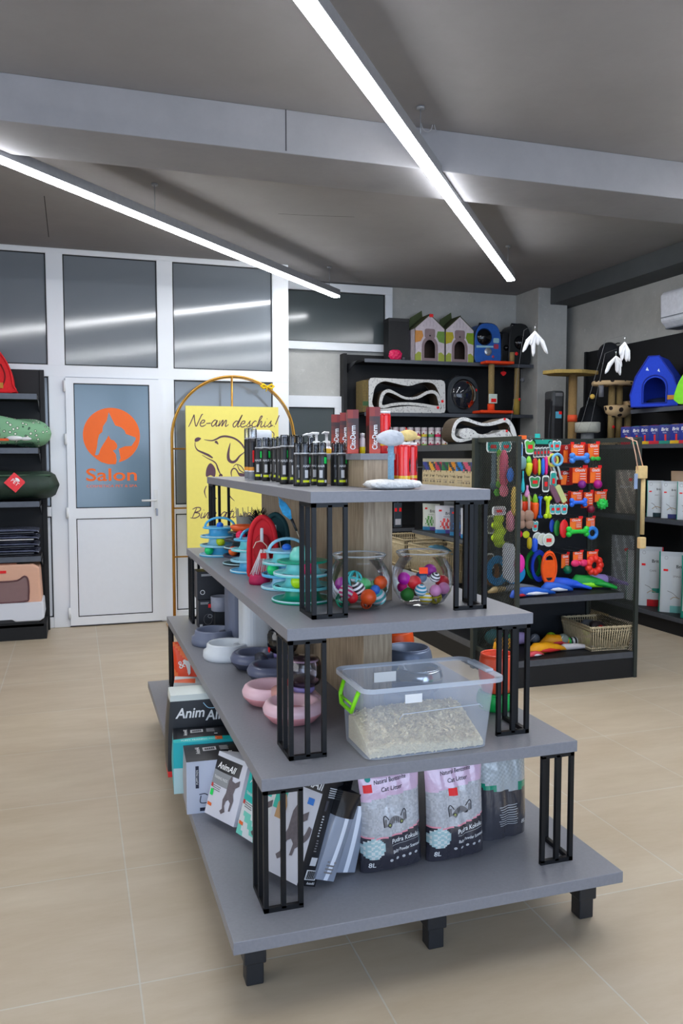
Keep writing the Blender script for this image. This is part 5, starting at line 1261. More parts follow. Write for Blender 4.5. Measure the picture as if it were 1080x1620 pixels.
# ============================================================ TOP SHELF: bottles, boxes
def bottle_proto(name, h_body, r, cap_h):
    t = thing(name, 'x', 'bottle')
    def colf(k): return k
    b = MB()
    prof = [(r*0.92, 0), (r, 0.003), (r, h_body*0.10), (r, h_body*0.17), (r, h_body*0.26), (r, h_body*0.55), (r, h_body*0.68), (r, h_body*0.86), (r*0.96, h_body*0.95), (r*0.86, h_body)]
    b.lathe(prof, 24, col=[(18, 18, 20), (20, 20, 22), (20, 22, 22), (20, 22, 22), (24, 24, 26), (22, 22, 24), (20, 20, 22), (18, 18, 20), (14, 14, 16)], caps=True); body = b.build('bottle_body', m_paint, t)
    b = MB()
    def cyl(a, c): return (math.sin(a/r)*(r+0.0006), -math.cos(a/r)*(r+0.0006), c)
    def patch(mm, a0, a1, z0, z1):
        for i in range(4):
            q0, q1 = a0+(a1-a0)*i/4, a0+(a1-a0)*(i+1)/4; mm.add([cyl(q0, z0), cyl(q1, z0), cyl(q1, z1), cyl(q0, z1)], [(0, 1, 2, 3)])
    patch(b, -r*0.9, r*0.3, h_body*0.12, h_body*0.19); b.build('yellow_band', mat('neon_yellow', (214, 226, 30), 0.5), body)
    b = MB(); put_text(b, 'HAIR', h_body*0.10, lambda a, c: cyl(a-r*0.25, h_body*0.62+c), shear=0.2, bold=0.02); patch(b, -r*0.55, r*0.05, h_body*0.26, h_body*0.50); b.build('white_print', m_greyinkl, body)
    b = MB(); patch(b, r*0.35, r*1.0, h_body*0.70, h_body*0.90); b.build('green_sticker', m_green_st, body)
    b = MB(); patch(b, r*0.45, r*0.95, h_body*0.11, h_body*0.20); b.build('small_label', m_winK, body)
    z = h_body; b = MB(); b.lathe([(r*0.5, z), (r*0.5, z+0.010), (r*0.35, z+0.012), (r*0.35, z+cap_h*0.6), (r*0.42, z+cap_h*0.62), (r*0.42, z+cap_h*0.85), (0.001, z+cap_h*0.87)], 16); b.build('spray_head', mat('dark_sprayer', (60, 64, 74), 0.4), t)
    b = MB(); b.lathe([(r*0.84, z), (r*0.82, z+cap_h*0.9), (r*0.76, z+cap_h), (0.001, z+cap_h)], 24, caps=False); b.build('clear_cap', m_cap, t)
    b = MB(); b.lathe([(r*0.85, z-0.0005), (r*0.86, z+0.004)], 24, caps=False); b.build('neck_ring', m_greyinkl, t)
    return t
small = bottle_proto('spray_bottle', 0.107, 0.0178, 0.038); tall = bottle_proto('spray_bottle', 0.134, 0.0178, 0.042)
rowdesc = {'s': 'short', 't': 'tall'}
bl = [('s', 472, 2.67, 'short black spray bottle with clear cap, leftmost of the front row'), ('s', 482, 2.64, 'short black spray bottle with clear cap, second from the left in the front row'), ('s', 499, 2.74, 'short black spray bottle partly behind its neighbour, middle of the front row'), ('s', 509, 2.63, 'short black spray bottle with clear cap, middle front of the front row'),
      ('s', 531, 2.66, 'short black spray bottle next to the wooden riser, left of the last one'), ('s', 540, 2.62, 'short black spray bottle touching the wooden riser, rightmost of the front row'), ('s', 490, 2.90, 'short black spray bottle half hidden behind the front row'),
      ('t', 450, 2.88, 'tall black spray bottle, left of the tallest in the middle group'), ('t', 463, 2.86, 'tall black spray bottle with the highest cap in the middle group'), ('t', 475, 3.0, 'tall black spray bottle behind the leftmost front bottle'), ('t', 493, 3.05, 'tall black spray bottle with a dark plum sprayer, in front of the pump bottles'),
      ('t', 409, 3.40, 'tall black spray bottle, leftmost of the rear group next to the white-capped cans'), ('t', 421, 3.28, 'tall black spray bottle with a green sticker, second in the rear group'), ('t', 429, 3.42, 'tall black spray bottle, third in the rear group'), ('t', 436, 3.25, 'tall black spray bottle with a green sticker, fourth in the rear group'), ('t', 443, 3.12, 'tall black spray bottle, rightmost of the rear group'),
      ('t', 456, 3.12, 'tall black spray bottle standing behind the middle group')]
random.seed(2)
for i, (k, px, y, lb) in enumerate(bl):
    q = U(px, 760, 'y', y); ro = random.uniform(-0.25, 0.35)
    pr = small if k == 's' else tall
    lb = ' '.join(lb.split()[:16])
    first = (k == 's' and i == 0) or (k == 't' and not tall.get('used'))
    if first: pr.location = (q.x, y, Z3); pr.rotation_euler = (0, 0, ro); pr['label'] = lb; pr['group'] = 'black spray bottles on the top shelf'; pr['used'] = 1
    else: copy_thing(pr, (q.x, y, Z3), ro, lb, 'black spray bottles on the top shelf')
for o_ in (small, tall):
    if 'used' in o_: del o_['used']
for o_ in bpy.data.objects:
    if 'used' in o_.keys(): del o_['used']
# aerosol cans with white caps and white jug at the far left
for px, y, lb in ((393.5, 3.55, 'tall black and white can with a clear cap, leftmost on the top shelf'), (399.5, 3.45, 'black and white can right of the leftmost one on the top shelf')):
    q = U(px, 750, 'y', y); t = thing('spray_can', lb, 'can', (q.x, y, Z3), 0, 'white-capped cans')
    b = MB(); b.lathe([(0.018, 0), (0.019, 0.004), (0.019, 0.035), (0.019, 0.04), (0.019, 0.055), (0.019, 0.15), (0.019, 0.175), (0.012, 0.182)], 24, col=[(210, 212, 220), (120, 124, 132), (230, 230, 234), (232, 150, 30), (26, 24, 28), (30, 28, 32), (170, 172, 180)]); cb_ = b.build('can_body', m_paint, t)
    b = MB(); b.box(-0.004, 0.004, -0.0200, -0.0185, 0.075, 0.125); b.build('red_mark', m_red, cb_)
    b = MB(); b.lathe([(0.0185, 0.178), (0.0185, 0.215), (0.016, 0.222), (0.001, 0.223)], 20, caps=False); b.build('clear_cap', glassy('frost_cap', (0.85, 0.88, 0.92), 0.2, a0=0.2), t)
q = U(413, 750, 'y', 3.75); t = thing('white_jug', 'white plastic jug with a broad cap behind the rear spray bottles', 'bottle', (q.x, 3.75, Z3))
b = MB(); b.lathe([(0.038, 0), (0.042, 0.01), (0.042, 0.15), (0.030, 0.175)], 24, sx=1.2); b.build('jug_body', m_white, t)
b = MB(); b.lathe([(0.034, 0.172), (0.044, 0.180), (0.044, 0.215), (0.036, 0.222), (0.001, 0.222)], 24, sx=1.15); b.build('cap', mat('pale_cap', (214, 220, 228), 0.3), t)
# pump bottles
pmp = None
for px, y, lb in ((490.5, 3.15, 'white pump bottle with amber liquid, leftmost of the three pumps'), (500.5, 3.0, 'white pump bottle with amber liquid, middle of the three pumps'), (516.5, 2.92, 'white pump bottle with a white label, rightmost of the three pumps')):
    q = U(px, 750, 'y', y)
    if pmp is None:
        t = thing('pump_bottle', lb, 'bottle', (q.x, y, Z3), -0.4, 'white pump bottles')
        b = MB(); b.lathe([(0.021, 0), (0.023, 0.004), (0.023, 0.03), (0.023, 0.11), (0.020, 0.128), (0.011, 0.138)], 24, col=[(230, 150, 40), (232, 150, 40), (238, 238, 240), (232, 190, 60), (236, 236, 238)]); b.build('bottle_body', m_paintg, t)
        b = MB(); b.lathe([(0.012, 0.136), (0.014, 0.138), (0.014, 0.155), (0.005, 0.158), (0.005, 0.180), (0.010, 0.182), (0.010, 0.190), (0.001, 0.191)], 18); b.tube([(0, 0, 0.185), (-0.012, -0.010, 0.187), (-0.026, -0.020, 0.182)], [0.006, 0.0045, 0.003], 8); b.build('pump', m_white, t)
        pmp = t
    else: copy_thing(pmp, (q.x, y, Z3), -0.4+(0.5 if px > 510 else -0.6), lb, 'white pump bottles')
# CitoDerm boxes on the riser
ZR = TOPS[3]+0.1085
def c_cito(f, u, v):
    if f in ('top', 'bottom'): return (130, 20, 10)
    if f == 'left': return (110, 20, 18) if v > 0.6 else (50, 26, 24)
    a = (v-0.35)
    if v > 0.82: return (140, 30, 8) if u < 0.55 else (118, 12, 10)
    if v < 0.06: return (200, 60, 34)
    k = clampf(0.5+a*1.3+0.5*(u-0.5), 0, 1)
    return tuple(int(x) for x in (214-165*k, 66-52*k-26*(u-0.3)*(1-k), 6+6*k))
cp = [('front', 'CitoDerm', 0.024, 0.019, 0.052, m_winK, dict(ang=PI/2, bold=0.02, width=0.078))]
qs = [(537, 2.74, 'CitoDerm'), (557, 2.68, ''), (588, 2.50, '')]
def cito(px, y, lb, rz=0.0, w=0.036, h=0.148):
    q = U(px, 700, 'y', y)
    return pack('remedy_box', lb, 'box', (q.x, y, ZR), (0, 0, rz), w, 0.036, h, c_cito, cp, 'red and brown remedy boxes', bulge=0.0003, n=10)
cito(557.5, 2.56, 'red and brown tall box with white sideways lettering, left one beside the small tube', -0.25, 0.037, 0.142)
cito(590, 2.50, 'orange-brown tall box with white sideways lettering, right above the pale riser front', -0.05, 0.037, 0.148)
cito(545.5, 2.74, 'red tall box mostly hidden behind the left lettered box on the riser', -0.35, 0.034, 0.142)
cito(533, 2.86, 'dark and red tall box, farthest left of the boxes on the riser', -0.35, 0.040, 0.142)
q = U(573, 700, 'y', 2.56); t = thing('cream_tube', 'small white tube with a yellow foot between the two lettered boxes', 'tube', (q.x, 2.56, ZR))
b = MB(); b.lathe([(0.008, 0), (0.0095, 0.002), (0.0095, 0.022), (0.0095, 0.03), (0.0090, 0.048), (0.006, 0.055)], 18, col=[(236, 226, 20), (236, 226, 20), (224, 226, 232), (232, 234, 240), (220, 222, 228)]); b.build('tube_body', m_paint, t)
MB().lathe([(0.0075, 0.055), (0.0075, 0.066), (0.001, 0.067)], 14).build('cap', m_white, t)
# red bottles with printed dog label
rb = None
def redcan(px, y, zb, lb, h=0.135, r=0.019):
    q = U(px, 700, 'y', y)
    global rb
    if rb is None:
        t = thing('red_canister', lb, 'canister', (q.x, y, zb), 0.0, 'glossy red canisters'); 
        b = MB(); b.lathe([(r*0.97, 0), (r, 0.003), (r, h*0.2), (r, h*0.27), (r, h*0.95), (r*0.94, h)], 28, col=[(206, 22, 32), (214, 24, 34), (236, 190, 40), (226, 24, 30), (196, 22, 30)]); bd_ = b.build('canister_body', m_paintg, t)
        cyl = lambda a, c: (math.sin(a/r)*(r+0.0006), -math.cos(a/r)*(r+0.0006), c)
        b = MB(); b.add([cyl(a*0.004, z*0.01+0.036) for a, z in ((1, 0), (5, 0), (5, 3), (3, 4))], [(0, 1, 2, 3)]); b.build('blue_label', mat('pale_sky_ink', (170, 206, 222), 0.5), bd_)
        b = MB(); b.add([cyl(0.004, 0.05), cyl(0.009, 0.048), cyl(0.010, 0.085), cyl(0.006, 0.095), cyl(0.002, 0.08)], [(0, 1, 2, 3, 4)]); put_text(b, 'DOG', 0.012, lambda a, c: cyl(a, 0.012+c)); b.build('dark_label', m_ink, bd_)
        b = MB(); put_text(b, 'PET', 0.012, lambda a, c: cyl(a+0.004, 0.013+c), bold=0.02); b.build('white_label', m_winK, bd_)
        MB().lathe([(r*0.92, h), (r*0.92, h+0.008), (0.001, h+0.009)], 20).build('lid', m_white, t)
        rb = t; return t
    return copy_thing(rb, (q.x, y, zb), 0.3, lb, 'glossy red canisters')
redcan(629, 2.50, Z3, 'glossy red canister right behind the blue post of the scratcher, left one')
redcan(640, 2.44, Z3, 'glossy red canister in the middle of the three on the shelf')
redcan(651, 2.50, Z3, 'glossy red canister at the right end of the three on the shelf')
o_ = redcan(609, 2.62, ZR-0.058, 'glossy red canister with a white lid standing behind the riser corner'); 
o_.location = (U(609, 700, 'y', 2.62).x, 2.62, ZR)
# plush scratcher: mushroom-like animal head on a post over a fluffy base
t = thing('plush_scratcher', 'cat scratcher with a grey plush animal head on a blue post and white fluffy base', 'cat toy', (0, 0, 0))
q = U(621, 765, 'y', 2.31); t.location = (q.x, 2.31, Z3)
m_fluff = mat('white_plush', (222, 222, 220), 0.95, 0, 0.06, 90, bump=0.9)
def blobf(rx, ry, h, seed):
    def f(u, v):
        a = 2*PI*u; k = (abs(math.cos(a))**0.5)*(1 if math.cos(a) > 0 else -1); l = (abs(math.sin(a))**0.5)*(1 if math.sin(a) > 0 else -1)
        ph = PI*v; s_ = math.sin(ph)**0.5; n = 1+0.05*math.sin(9*a+seed)*math.sin(5*ph)
        return (rx*k*s_*n, ry*l*s_*n, h*(0.5-0.5*math.cos(ph))*(1+0.04*math.sin(13*a)))
    return f
b = MB(); b.grid(blobf(0.083, 0.056, 0.029, 1), 40, 14, cu=True, flip=False); b.build('fluffy_base', m_fluff, t)
MB().lathe([(0.0095, 0.022), (0.0095, 0.145)], 16, (-0.006, 0, 0)).build('post', mat('blue_sisal', (126, 166, 192), 0.85, 0, 0.1, 200, bump=0.5), t)
b = MB()
def head(u, v):
    a = 2*PI*u; ph = PI*v; x = -0.045*math.cos(ph); rr_ = (0.0265*math.sin(ph)**0.8)*(0.62+0.38*clampf((x+0.05)/0.05, 0, 1)); 
    return (x-0.010, rr_*math.cos(a), 0.150+rr_*math.sin(a)*0.95+0.003*math.sin(ph))
b.grid(head, 28, 22, cu=True); hd_ = b.build('plush_head', mat('grey_plush', (196, 200, 208), 0.9, 0, 0.08, 70, bump=0.6), t)
b = MB(); b.ball((-0.030, -0.016, 0.158), 0.0028); b.ball((-0.055, -0.002, 0.150), 0.003); b.build('eye', m_ink, hd_)
b = MB(); b.ball((0.012, -0.018, 0.163), 0.010, 1.3, 0.5, 0.8); b.ball((0.012, 0.018, 0.163), 0.010, 1.3, 0.5, 0.8); b.build('ear', mat('grey_plush', (1, 1, 1)), hd_)
t = thing('plush_toy', 'pale yellow plush toy lying over the red canisters behind the grey plush head', 'cat toy', (U(645, 682, 'y', 2.46).x, 2.46, Z3+0.145))
b = MB(); b.ball((0, 0, 0.020), 0.026, 1.25, 0.8, 0.72); b.ball((0.026, 0, 0.014), 0.014, 1.4, 0.7, 0.5); b.build('body', mat('yellow_plush', (222, 196, 130), 0.9, 0, 0.1, 60, bump=0.5), t)
b = MB(); b.tube([(0.0, 0, 0.032), (-0.008, 0, 0.046)], [0.003, 0.001], 6); b.build('tuft', m_red, t)
# ============================================================ BACK WALL SHELVING
def shelf(parent, x0, x1, y0, y1, z, strip='y', lip=0.034, th=0.02, strip_pos=None):
    """shelf board whose top is at z, with a grey price strip on its front (strip 'y': faces -y, 'x': faces -x)"""
    s = MB().box(x0, x1, y0, y1, z-th, z).build('shelf_board', m_unit, parent)
    if strip == 'y': MB().box(x0, x1, y0-0.008, y0-0.0005, z-lip, z-0.0005).build('price_strip', m_shelfedge, s)
    elif strip == 'x': MB().box(x0-0.008, x0-0.0005, y0, y1, z-lip, z-0.0005).build('price_strip', m_shelfedge, s)
    return s
bu = thing('shelving_unit', 'black wall shelving with pet houses, backpacks and cat scratchers at the back', 'shelving', (0, 0, 0))
BX0, BX1 = 2.50, 4.395
BZ = [2.325, 1.825, 1.50, 1.12, 0.72, 0.15]
MB().box(BX0, BX1, 7.685, 7.715, 0.0, 2.40).build('back_panel', m_unit, bu)
MB().box(BX0-0.02, BX0+0.015, 7.60, 7.715, 0.0, 2.40).build('upright', m_unit, bu)
MB().box(BX1-0.015, BX1+0.012, 7.60, 7.715, 0.0, 2.40).build('upright', m_unit, bu)
for z in BZ:
    shelf(bu, BX0+0.10, BX1, 7.34, 7.68, z)
    br = MB(); br.prism([(7.36, z-0.02), (7.68, z-0.02), (7.68, z-0.12)], BX0+0.03, BX0+0.035, 'x'); br.build('bracket', m_dark, bu)
YS = 7.42
def BP(px, py, y=YS): return U(px, py, 'y', y)
# black box and pink toy
a = BP(613, 504, 7.5); c = BP(645, 565, 7.5)
t = thing('storage_box', 'plain matte black box at the left end of the top back shelf', 'box', ((a.x+c.x)/2, 7.54, BZ[0]+0.001))
MB().box(-(c.x-a.x)/2, (c.x-a.x)/2, -0.07, 0.07, 0, a.z-BZ[0]).build('box_body', mat('matte_black_card', (30, 30, 32), 0.6), t, bevel=0.003)
MB().box(-(c.x-a.x)/2-0.002, (c.x-a.x)/2+0.002, -0.072, 0.072, a.z-BZ[0]-0.03, a.z-BZ[0]+0.003).build('lid', mat('black_lid', (40, 40, 42), 0.5), t, bevel=0.003)
q = BP(625, 560, 7.40); t = thing('crinkle_toy', 'small hot pink crumpled pet toy in front of the plain black box', 'pet toy', (q.x, 7.40, BZ[0]+0.001))
b = MB(); random.seed(8)
def crf(u, v): 
    a = 2*PI*u; ph = PI*v; rr_ = 0.06*math.sin(ph)**0.6*(1+0.12*math.sin(7*a)*math.sin(6*ph)); return (rr_*math.cos(a)*1.1, rr_*math.sin(a)*0.45, 0.05-0.05*math.cos(ph))
b.grid(crf, 22, 12, cu=True, smooth=False); b.build('crinkle_body', mat('hot_pink_foil', (226, 30, 92), 0.35), t)
b = MB(); b.ball((0.085, 0, 0.018), 0.016); b.build('grey_tassel', m_shelfedge, t)
# cardboard cat houses
def cat_house(label, px0, px1, top, cl, cr, tone):
    x0 = BP(px0, 560, 7.38).x; x1 = BP(px1, 560, 7.38).x; w = x1-x0; z0 = BZ[0]+0.001
    zt = BP(px0, top, 7.38).z-z0; ze = zt*0.70
    t = thing('cat_house', label, 'cat house', ((x0+x1)/2, 7.38, z0), 0, 'printed cardboard cat houses')
    hole = [(0.058*math.cos(PI-PI*i/14), 0.135+0.07*math.sin(PI-PI*i/14)) for i in range(15)]; hole = [(-0.058, 0.03)]+hole+[(0.058, 0.03)]
    out = [(-w/2, 0), (w/2, 0), (w/2, ze), (0, zt), (-w/2, ze)]
    def holey(b, y0, y1): wall_with_hole(b, out, hole, y0, y1)
    b = MB(); holey(b, 0, 0.006); b.prism(out, 0.24, 0.246, 'y'); b.box(-w/2, -w/2+0.004, 0, 0.24, 0, ze); b.box(w/2-0.004, w/2, 0, 0.24, 0, ze); b.box(-w/2, w/2, 0, 0.24, 0, 0.004)
    MB().box(-w/2+0.006, w/2-0.006, 0.17, 0.18, 0.006, ze).build('inner_shade_panel', mat('shade_brown_card', (58, 44, 38), 0.9), t)  # brown card, darkened to paint in the shade behind the doorway
    body = b.build('house_body', mat('printed_card_'+tone, (204, 192, 200) if tone == 'a' else (210, 200, 206), 0.6), t)
    sl = math.atan2(zt-ze, w/2); L2 = (w/2)/math.cos(sl)
    for s_ in (-1, 1):
        b = MB(); b.box(-L2/2-0.006, L2/2+0.01, -0.004, 0.25, -0.003, 0.003)
        b.build('roof_panel', mat('dark_olive_card', (70, 74, 44), 0.7), t, loc=(s_*w/4, 0, (zt+ze)/2+0.004), rot=(0, s_*sl, 0))
    # carry flap rising behind the ridge, seen from the front
    b = MB(); b.prism([(-w*0.45, ze+0.01), (-w*0.40, ze+0.13), (0.0, zt+0.075), (0.01, zt+0.0)], 0.20, 0.205, 'y'); b.build('raised_flap', mat('olive_flap', (72, 84, 50), 0.7), t)
    fl = []
    b = MB(); yv = -0.0012
    for x, y in ((-0.058, 0.0), (0.058, 0.0)): pass
    arch = [(0.085*math.cos(PI-PI*i/14), 0.135+0.105*math.sin(PI-PI*i/14)) for i in range(15)]; arch = [(-0.085, 0.0)]+arch+[(0.085, 0.0)]
    wall_with_hole(b, arch, hole, yv, -0.0002); b.build('printed_door', mat('mauve_print', (138, 118, 122), 0.6), body)
    b = MB(); b.prism(rrect(-0.055, 0.055, 0.22, 0.31, 0.02), yv+0.0004, -0.0001, 'y'); b.build('printed_sign', mat('mauve_print', (0, 0, 0)), body)
    for (sx, c, nm) in ((-1, cl, 'printed_crown'), (1, cr, 'printed_crown')):
        b = MB(); pts = [(sx*(w/2-0.002), ze-0.02), (sx*(w/2-0.075), ze-0.02), (sx*(w/2-0.088), ze-0.07), (sx*(w/2-0.06), ze-0.12), (sx*(w/2-0.002), ze-0.135)]
        b.prism(pts, yv, -0.0002, 'y'); b.build(nm, mat('crown_%d_%d_%d' % c, c, 0.6), body)
    b = MB()
    for sx in (-1, 1): b.prism([(sx*0.09, 0.0), (sx*(w/2-0.002), 0.0), (sx*(w/2-0.002), 0.06), (sx*0.12, 0.09), (sx*0.09, 0.08)], yv, -0.0002, 'y')
    b.build('printed_grass', mat('lime_print', (156, 166, 66), 0.6), body)
    b = MB(); b.ball((0.0, -0.003, 0.245), 0.008, sy=0.3); b.build('printed_dot', m_ink, body)
    b = MB()
    for k in range(5): b.box(-0.07+0.035*k, -0.067+0.035*k, yv, -0.0002, 0.33, zt*0.70+0.11-abs(k-2)*0.035)
    b.build('printed_stripes', mat('pale_mauve_print', (176, 160, 172), 0.6), body)
    return t
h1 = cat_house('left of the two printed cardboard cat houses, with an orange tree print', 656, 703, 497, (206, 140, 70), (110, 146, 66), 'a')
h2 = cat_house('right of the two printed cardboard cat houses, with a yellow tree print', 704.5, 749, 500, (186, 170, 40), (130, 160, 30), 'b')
b = MB(); b.box(-0.02, 0.02, -0.01, -0.006, 0.0, 0.03); b.build('red_sticker', m_red, h1, loc=(0.01, 0, BP(680, 497, 7.38).z-BZ[0]-0.03))
# backpacks
def backpack(name, label, px0, px1, top, y, z, c, extra=None, depth=0.22):
    x0 = BP(px0, 560, y).x; x1 = BP(px1, 560, y).x; w = x1-x0; h = U((px0+px1)/2, top, 'y', y).z-z
    t = thing(name, label, 'pet backpack', ((x0+x1)/2, y+depth/2, z+0.009))
    m = mat('bp_%d_%d_%d' % c, c, 0.45, 0, 0.08)
    out = smooth_loop([(-w*0.46, 0.0), (0, -0.0), (w*0.46, 0.0), (w*0.50, h*0.4), (w*0.46, h*0.75), (w*0.25, h*0.96), (-w*0.25, h*0.96), (-w*0.46, h*0.75), (-w*0.50, h*0.4)], 4)
    out = [(a_, max(0, b_)) for a_, b_ in out]
    b = MB(); b.prism(out, -depth/2, depth/2, 'y'); body = b.build('shell', m, t, bevel=0.025)
    b = MB(); b.tube([(a_*1.0, -depth/2+0.012, b_) for a_, b_ in out], 0.007, 6, closed=True); b.build('piping', mat('bp_trim', (20, 22, 30), 0.5), t)
    b = MB(); b.tube([(-0.05, 0, h*0.95), (-0.04, 0, h*1.02), (0.04, 0, h*1.02), (0.05, 0, h*0.95)], 0.009, 8); b.build('top_handle', mat('bp_trim', (0, 0, 0)), t)
    return t, w, h, depth
t, w, h, d = backpack('pet_backpack', 'blue printed pet backpack with a dark round window on the top back shelf', 751, 792, 512, 7.36, BZ[0], (36, 92, 176))
b = MB(); b.lathe([(0.082, -0.008), (0.084, 0.0), (0.06, 0.022), (0.001, 0.03)], 32, (-w*0.14, -d/2, h*0.64), 'y'); b.build('bubble_window', mat('dark_bubble', (12, 14, 18), 0.08), t)
b = MB(); b.lathe([(0.040, -0.004), (0.040, 0.004), (0.034, 0.008), (0.001, 0.008)], 28, (0.0, -d/2, h*0.27), 'y'); b.build('silver_vent', mat('silver_vent', (180, 184, 190), 0.3, 0.7), t)
b = MB(); b.prism([(-w*0.45, h*0.36), (w*0.2, h*0.38), (w*0.2, h*0.42), (-w*0.45, h*0.42)], -d/2-0.003, -d/2, 'y'); b.prism(rrect(w*0.2, w*0.42, h*0.5, h*0.62, 0.01), -d/2-0.003, -d/2, 'y'); b.build('pale_print', mat('pale_aqua_print', (150, 196, 210), 0.5), t)
b = MB(); b.prism(rrect(w*0.22, w*0.40, h*0.35, h*0.47, 0.01), -d/2-0.003, -d/2, 'y'); b.ball((w*0.2, -d/2, h*0.15), 0.014, sy=0.3); b.build('red_print', mat('red_print', (170, 60, 90), 0.5), t)
t, w, h, d = backpack('pet_backpack', 'glossy black pet backpack with a red tag at the right end of the top shelf', 806, 839, 513, 7.36, BZ[0], (26, 28, 30))
b = MB(); b.lathe([(0.07, -0.006), (0.07, 0.0), (0.05, 0.03), (0.001, 0.045)], 32, (0, -d/2, h*0.52), 'y'); b.build('bubble_window', mat('dark_bubble', (0, 0, 0)), t)
MB().ball((-0.045, -d/2-0.006, h*0.24), 0.018, sy=0.3).build('red_tag', m_red, t)
t, w, h, d = backpack('pet_backpack', 'smaller black pet backpack between the blue one and the glossy black one', 794, 806.5, 527, 7.40, BZ[0], (22, 23, 26), depth=0.18)
b = MB(); b.lathe([(0.03, -0.006), (0.03, 0.0), (0.02, 0.02), (0.001, 0.03)], 24, (0, -d/2, h*0.5), 'y'); b.build('bubble_window', mat('dark_bubble', (0, 0, 0)), t)
# clear backpack on the second shelf
t, w, h, d = backpack('pet_backpack', 'clear domed pet backpack beside the wavy scratcher on the second back shelf', 709, 757, 596, 7.37, BZ[1], (44, 50, 56), depth=0.2)
def dome(u, v):
    a = PI*u; ph = PI*v; return (w*0.42*math.cos(a)*math.sin(ph), -d/2-0.002-0.07*math.sin(a)*math.sin(ph), h*0.5-h*0.42*math.cos(ph))
b = MB(); b.grid(dome, 26, 22); b.build('clear_dome', m_smoke, t)
MB().ball((w*0.40, -d/2-0.01, h*0.62), 0.014, sy=0.4).build('red_tag', m_red, t)
MB().box(-w*0.25, w*0.2, -0.02, 0.02, h*0.05, h*0.25).build('inner_mat', mat('grey_mat', (70, 76, 84), 0.8), t)

# wavy cardboard scratchers
m_flower = spotty('white_circle_print', (206, 206, 204), (120, 120, 124), (214, 214, 212), 46, 0.7)
m_card = mat('dark_corrugated_card', (66, 54, 40), 0.9, 0, 0.15, 120)
def strip_shape(mb, outer, inner, y0, y1): wall_with_hole(mb, outer, inner, y0, y1)
def px_poly(pts, y, ox, oz): return [((U(px, py, 'y', y).x-ox), (U(px, py, 'y', y).z-oz)) for px, py in pts]
y = 7.352
ox = U(643, 654, 'y', y).x; oz = BZ[1]+0.001
t = thing('cat_scratcher', 'rectangular wavy cardboard cat scratcher with a circle print, second back shelf', 'cat scratcher', (ox, y, oz))
def zz(x, y_): return (560+x/3.857, 580+y_/3.857)   # zoom crop to photo pixels
outer = px_poly([zz(*p) for p in [(88, 85), (100, 70), (120, 68), (330, 76), (530, 82), (548, 90), (554, 110), (556, 260), (550, 280), (530, 284), (300, 284), (120, 282), (98, 270), (88, 240)]], y, ox, oz)
outer = [(a_, max(0.0, b_)) for a_, b_ in outer]
hole = smooth_loop(px_poly([zz(*p) for p in [(112, 232), (112, 190), (130, 120), (180, 90), (240, 100), (330, 118), (400, 100), (450, 96), (490, 112), (520, 170), (530, 225), (525, 262), (450, 252), (330, 240), (200, 255), (140, 258)]], y, ox, oz), 3)
b = MB(); strip_shape(b, outer, hole, -0.004, 0.0); strip_shape(b, outer, hole, 0.20, 0.204); b.build('printed_face', m_flower, t)
b = MB(); strip_shape(b, outer, hole, 0.0, 0.20); b.build('cardboard_core', m_card, t)
io = smooth_loop(px_poly([zz(*p) for p in [(150, 235), (155, 190), (170, 155), (205, 138), (240, 150), (310, 185), (380, 182), (440, 150), (485, 145), (515, 170), (528, 215), (526, 255), (505, 262), (420, 245), (330, 235), (240, 240), (180, 254), (155, 250)]], y, ox, oz), 3)
ih = smooth_loop(px_poly([zz(*p) for p in [(168, 230), (175, 190), (190, 165), (210, 158), (250, 172), (310, 200), (385, 198), (445, 168), (480, 165), (500, 180), (512, 225), (508, 240), (420, 226), (330, 218), (240, 222), (185, 234)]], y, ox, oz), 3)
b = MB(); wall_with_hole(b, io, ih, -0.008, -0.004); b.build('inner_face', m_flower, t)
b = MB(); wall_with_hole(b, io, ih, -0.004, 0.19); b.build('inner_core', m_card, t)
b = MB(); q = px_poly([(692, 645), (699, 635)], y, ox, oz); b.ball((q[0][0], -0.009, q[0][1]), 0.014, sy=0.2); b.ball((q[1][0], -0.009, q[1][1]), 0.014, sy=0.2); b.build('red_sticker', m_red, t)
# plain card board beside it
a = BP(570, 603, 7.45); c = BP(579, 650, 7.45)
t = thing('scratch_board', 'plain brown cardboard scratcher standing on end left of the rectangular wavy one', 'cat scratcher', ((a.x+c.x)/2-0.012, 7.45, BZ[1]+0.001))
MB().box(-(c.x-a.x)/2, (c.x-a.x)/2, -0.1, 0.1, 0, a.z-BZ[1]).build('card_block', mat('olive_card', (104, 88, 50), 0.85, 0, 0.2, 60), t, bevel=0.006)
b = MB(); b.box(-(c.x-a.x)/2-0.001, (c.x-a.x)/2+0.001, -0.103, -0.1, 0.06, 0.10); b.build('paper_band', mat('green_band', (50, 84, 50), 0.7), t)

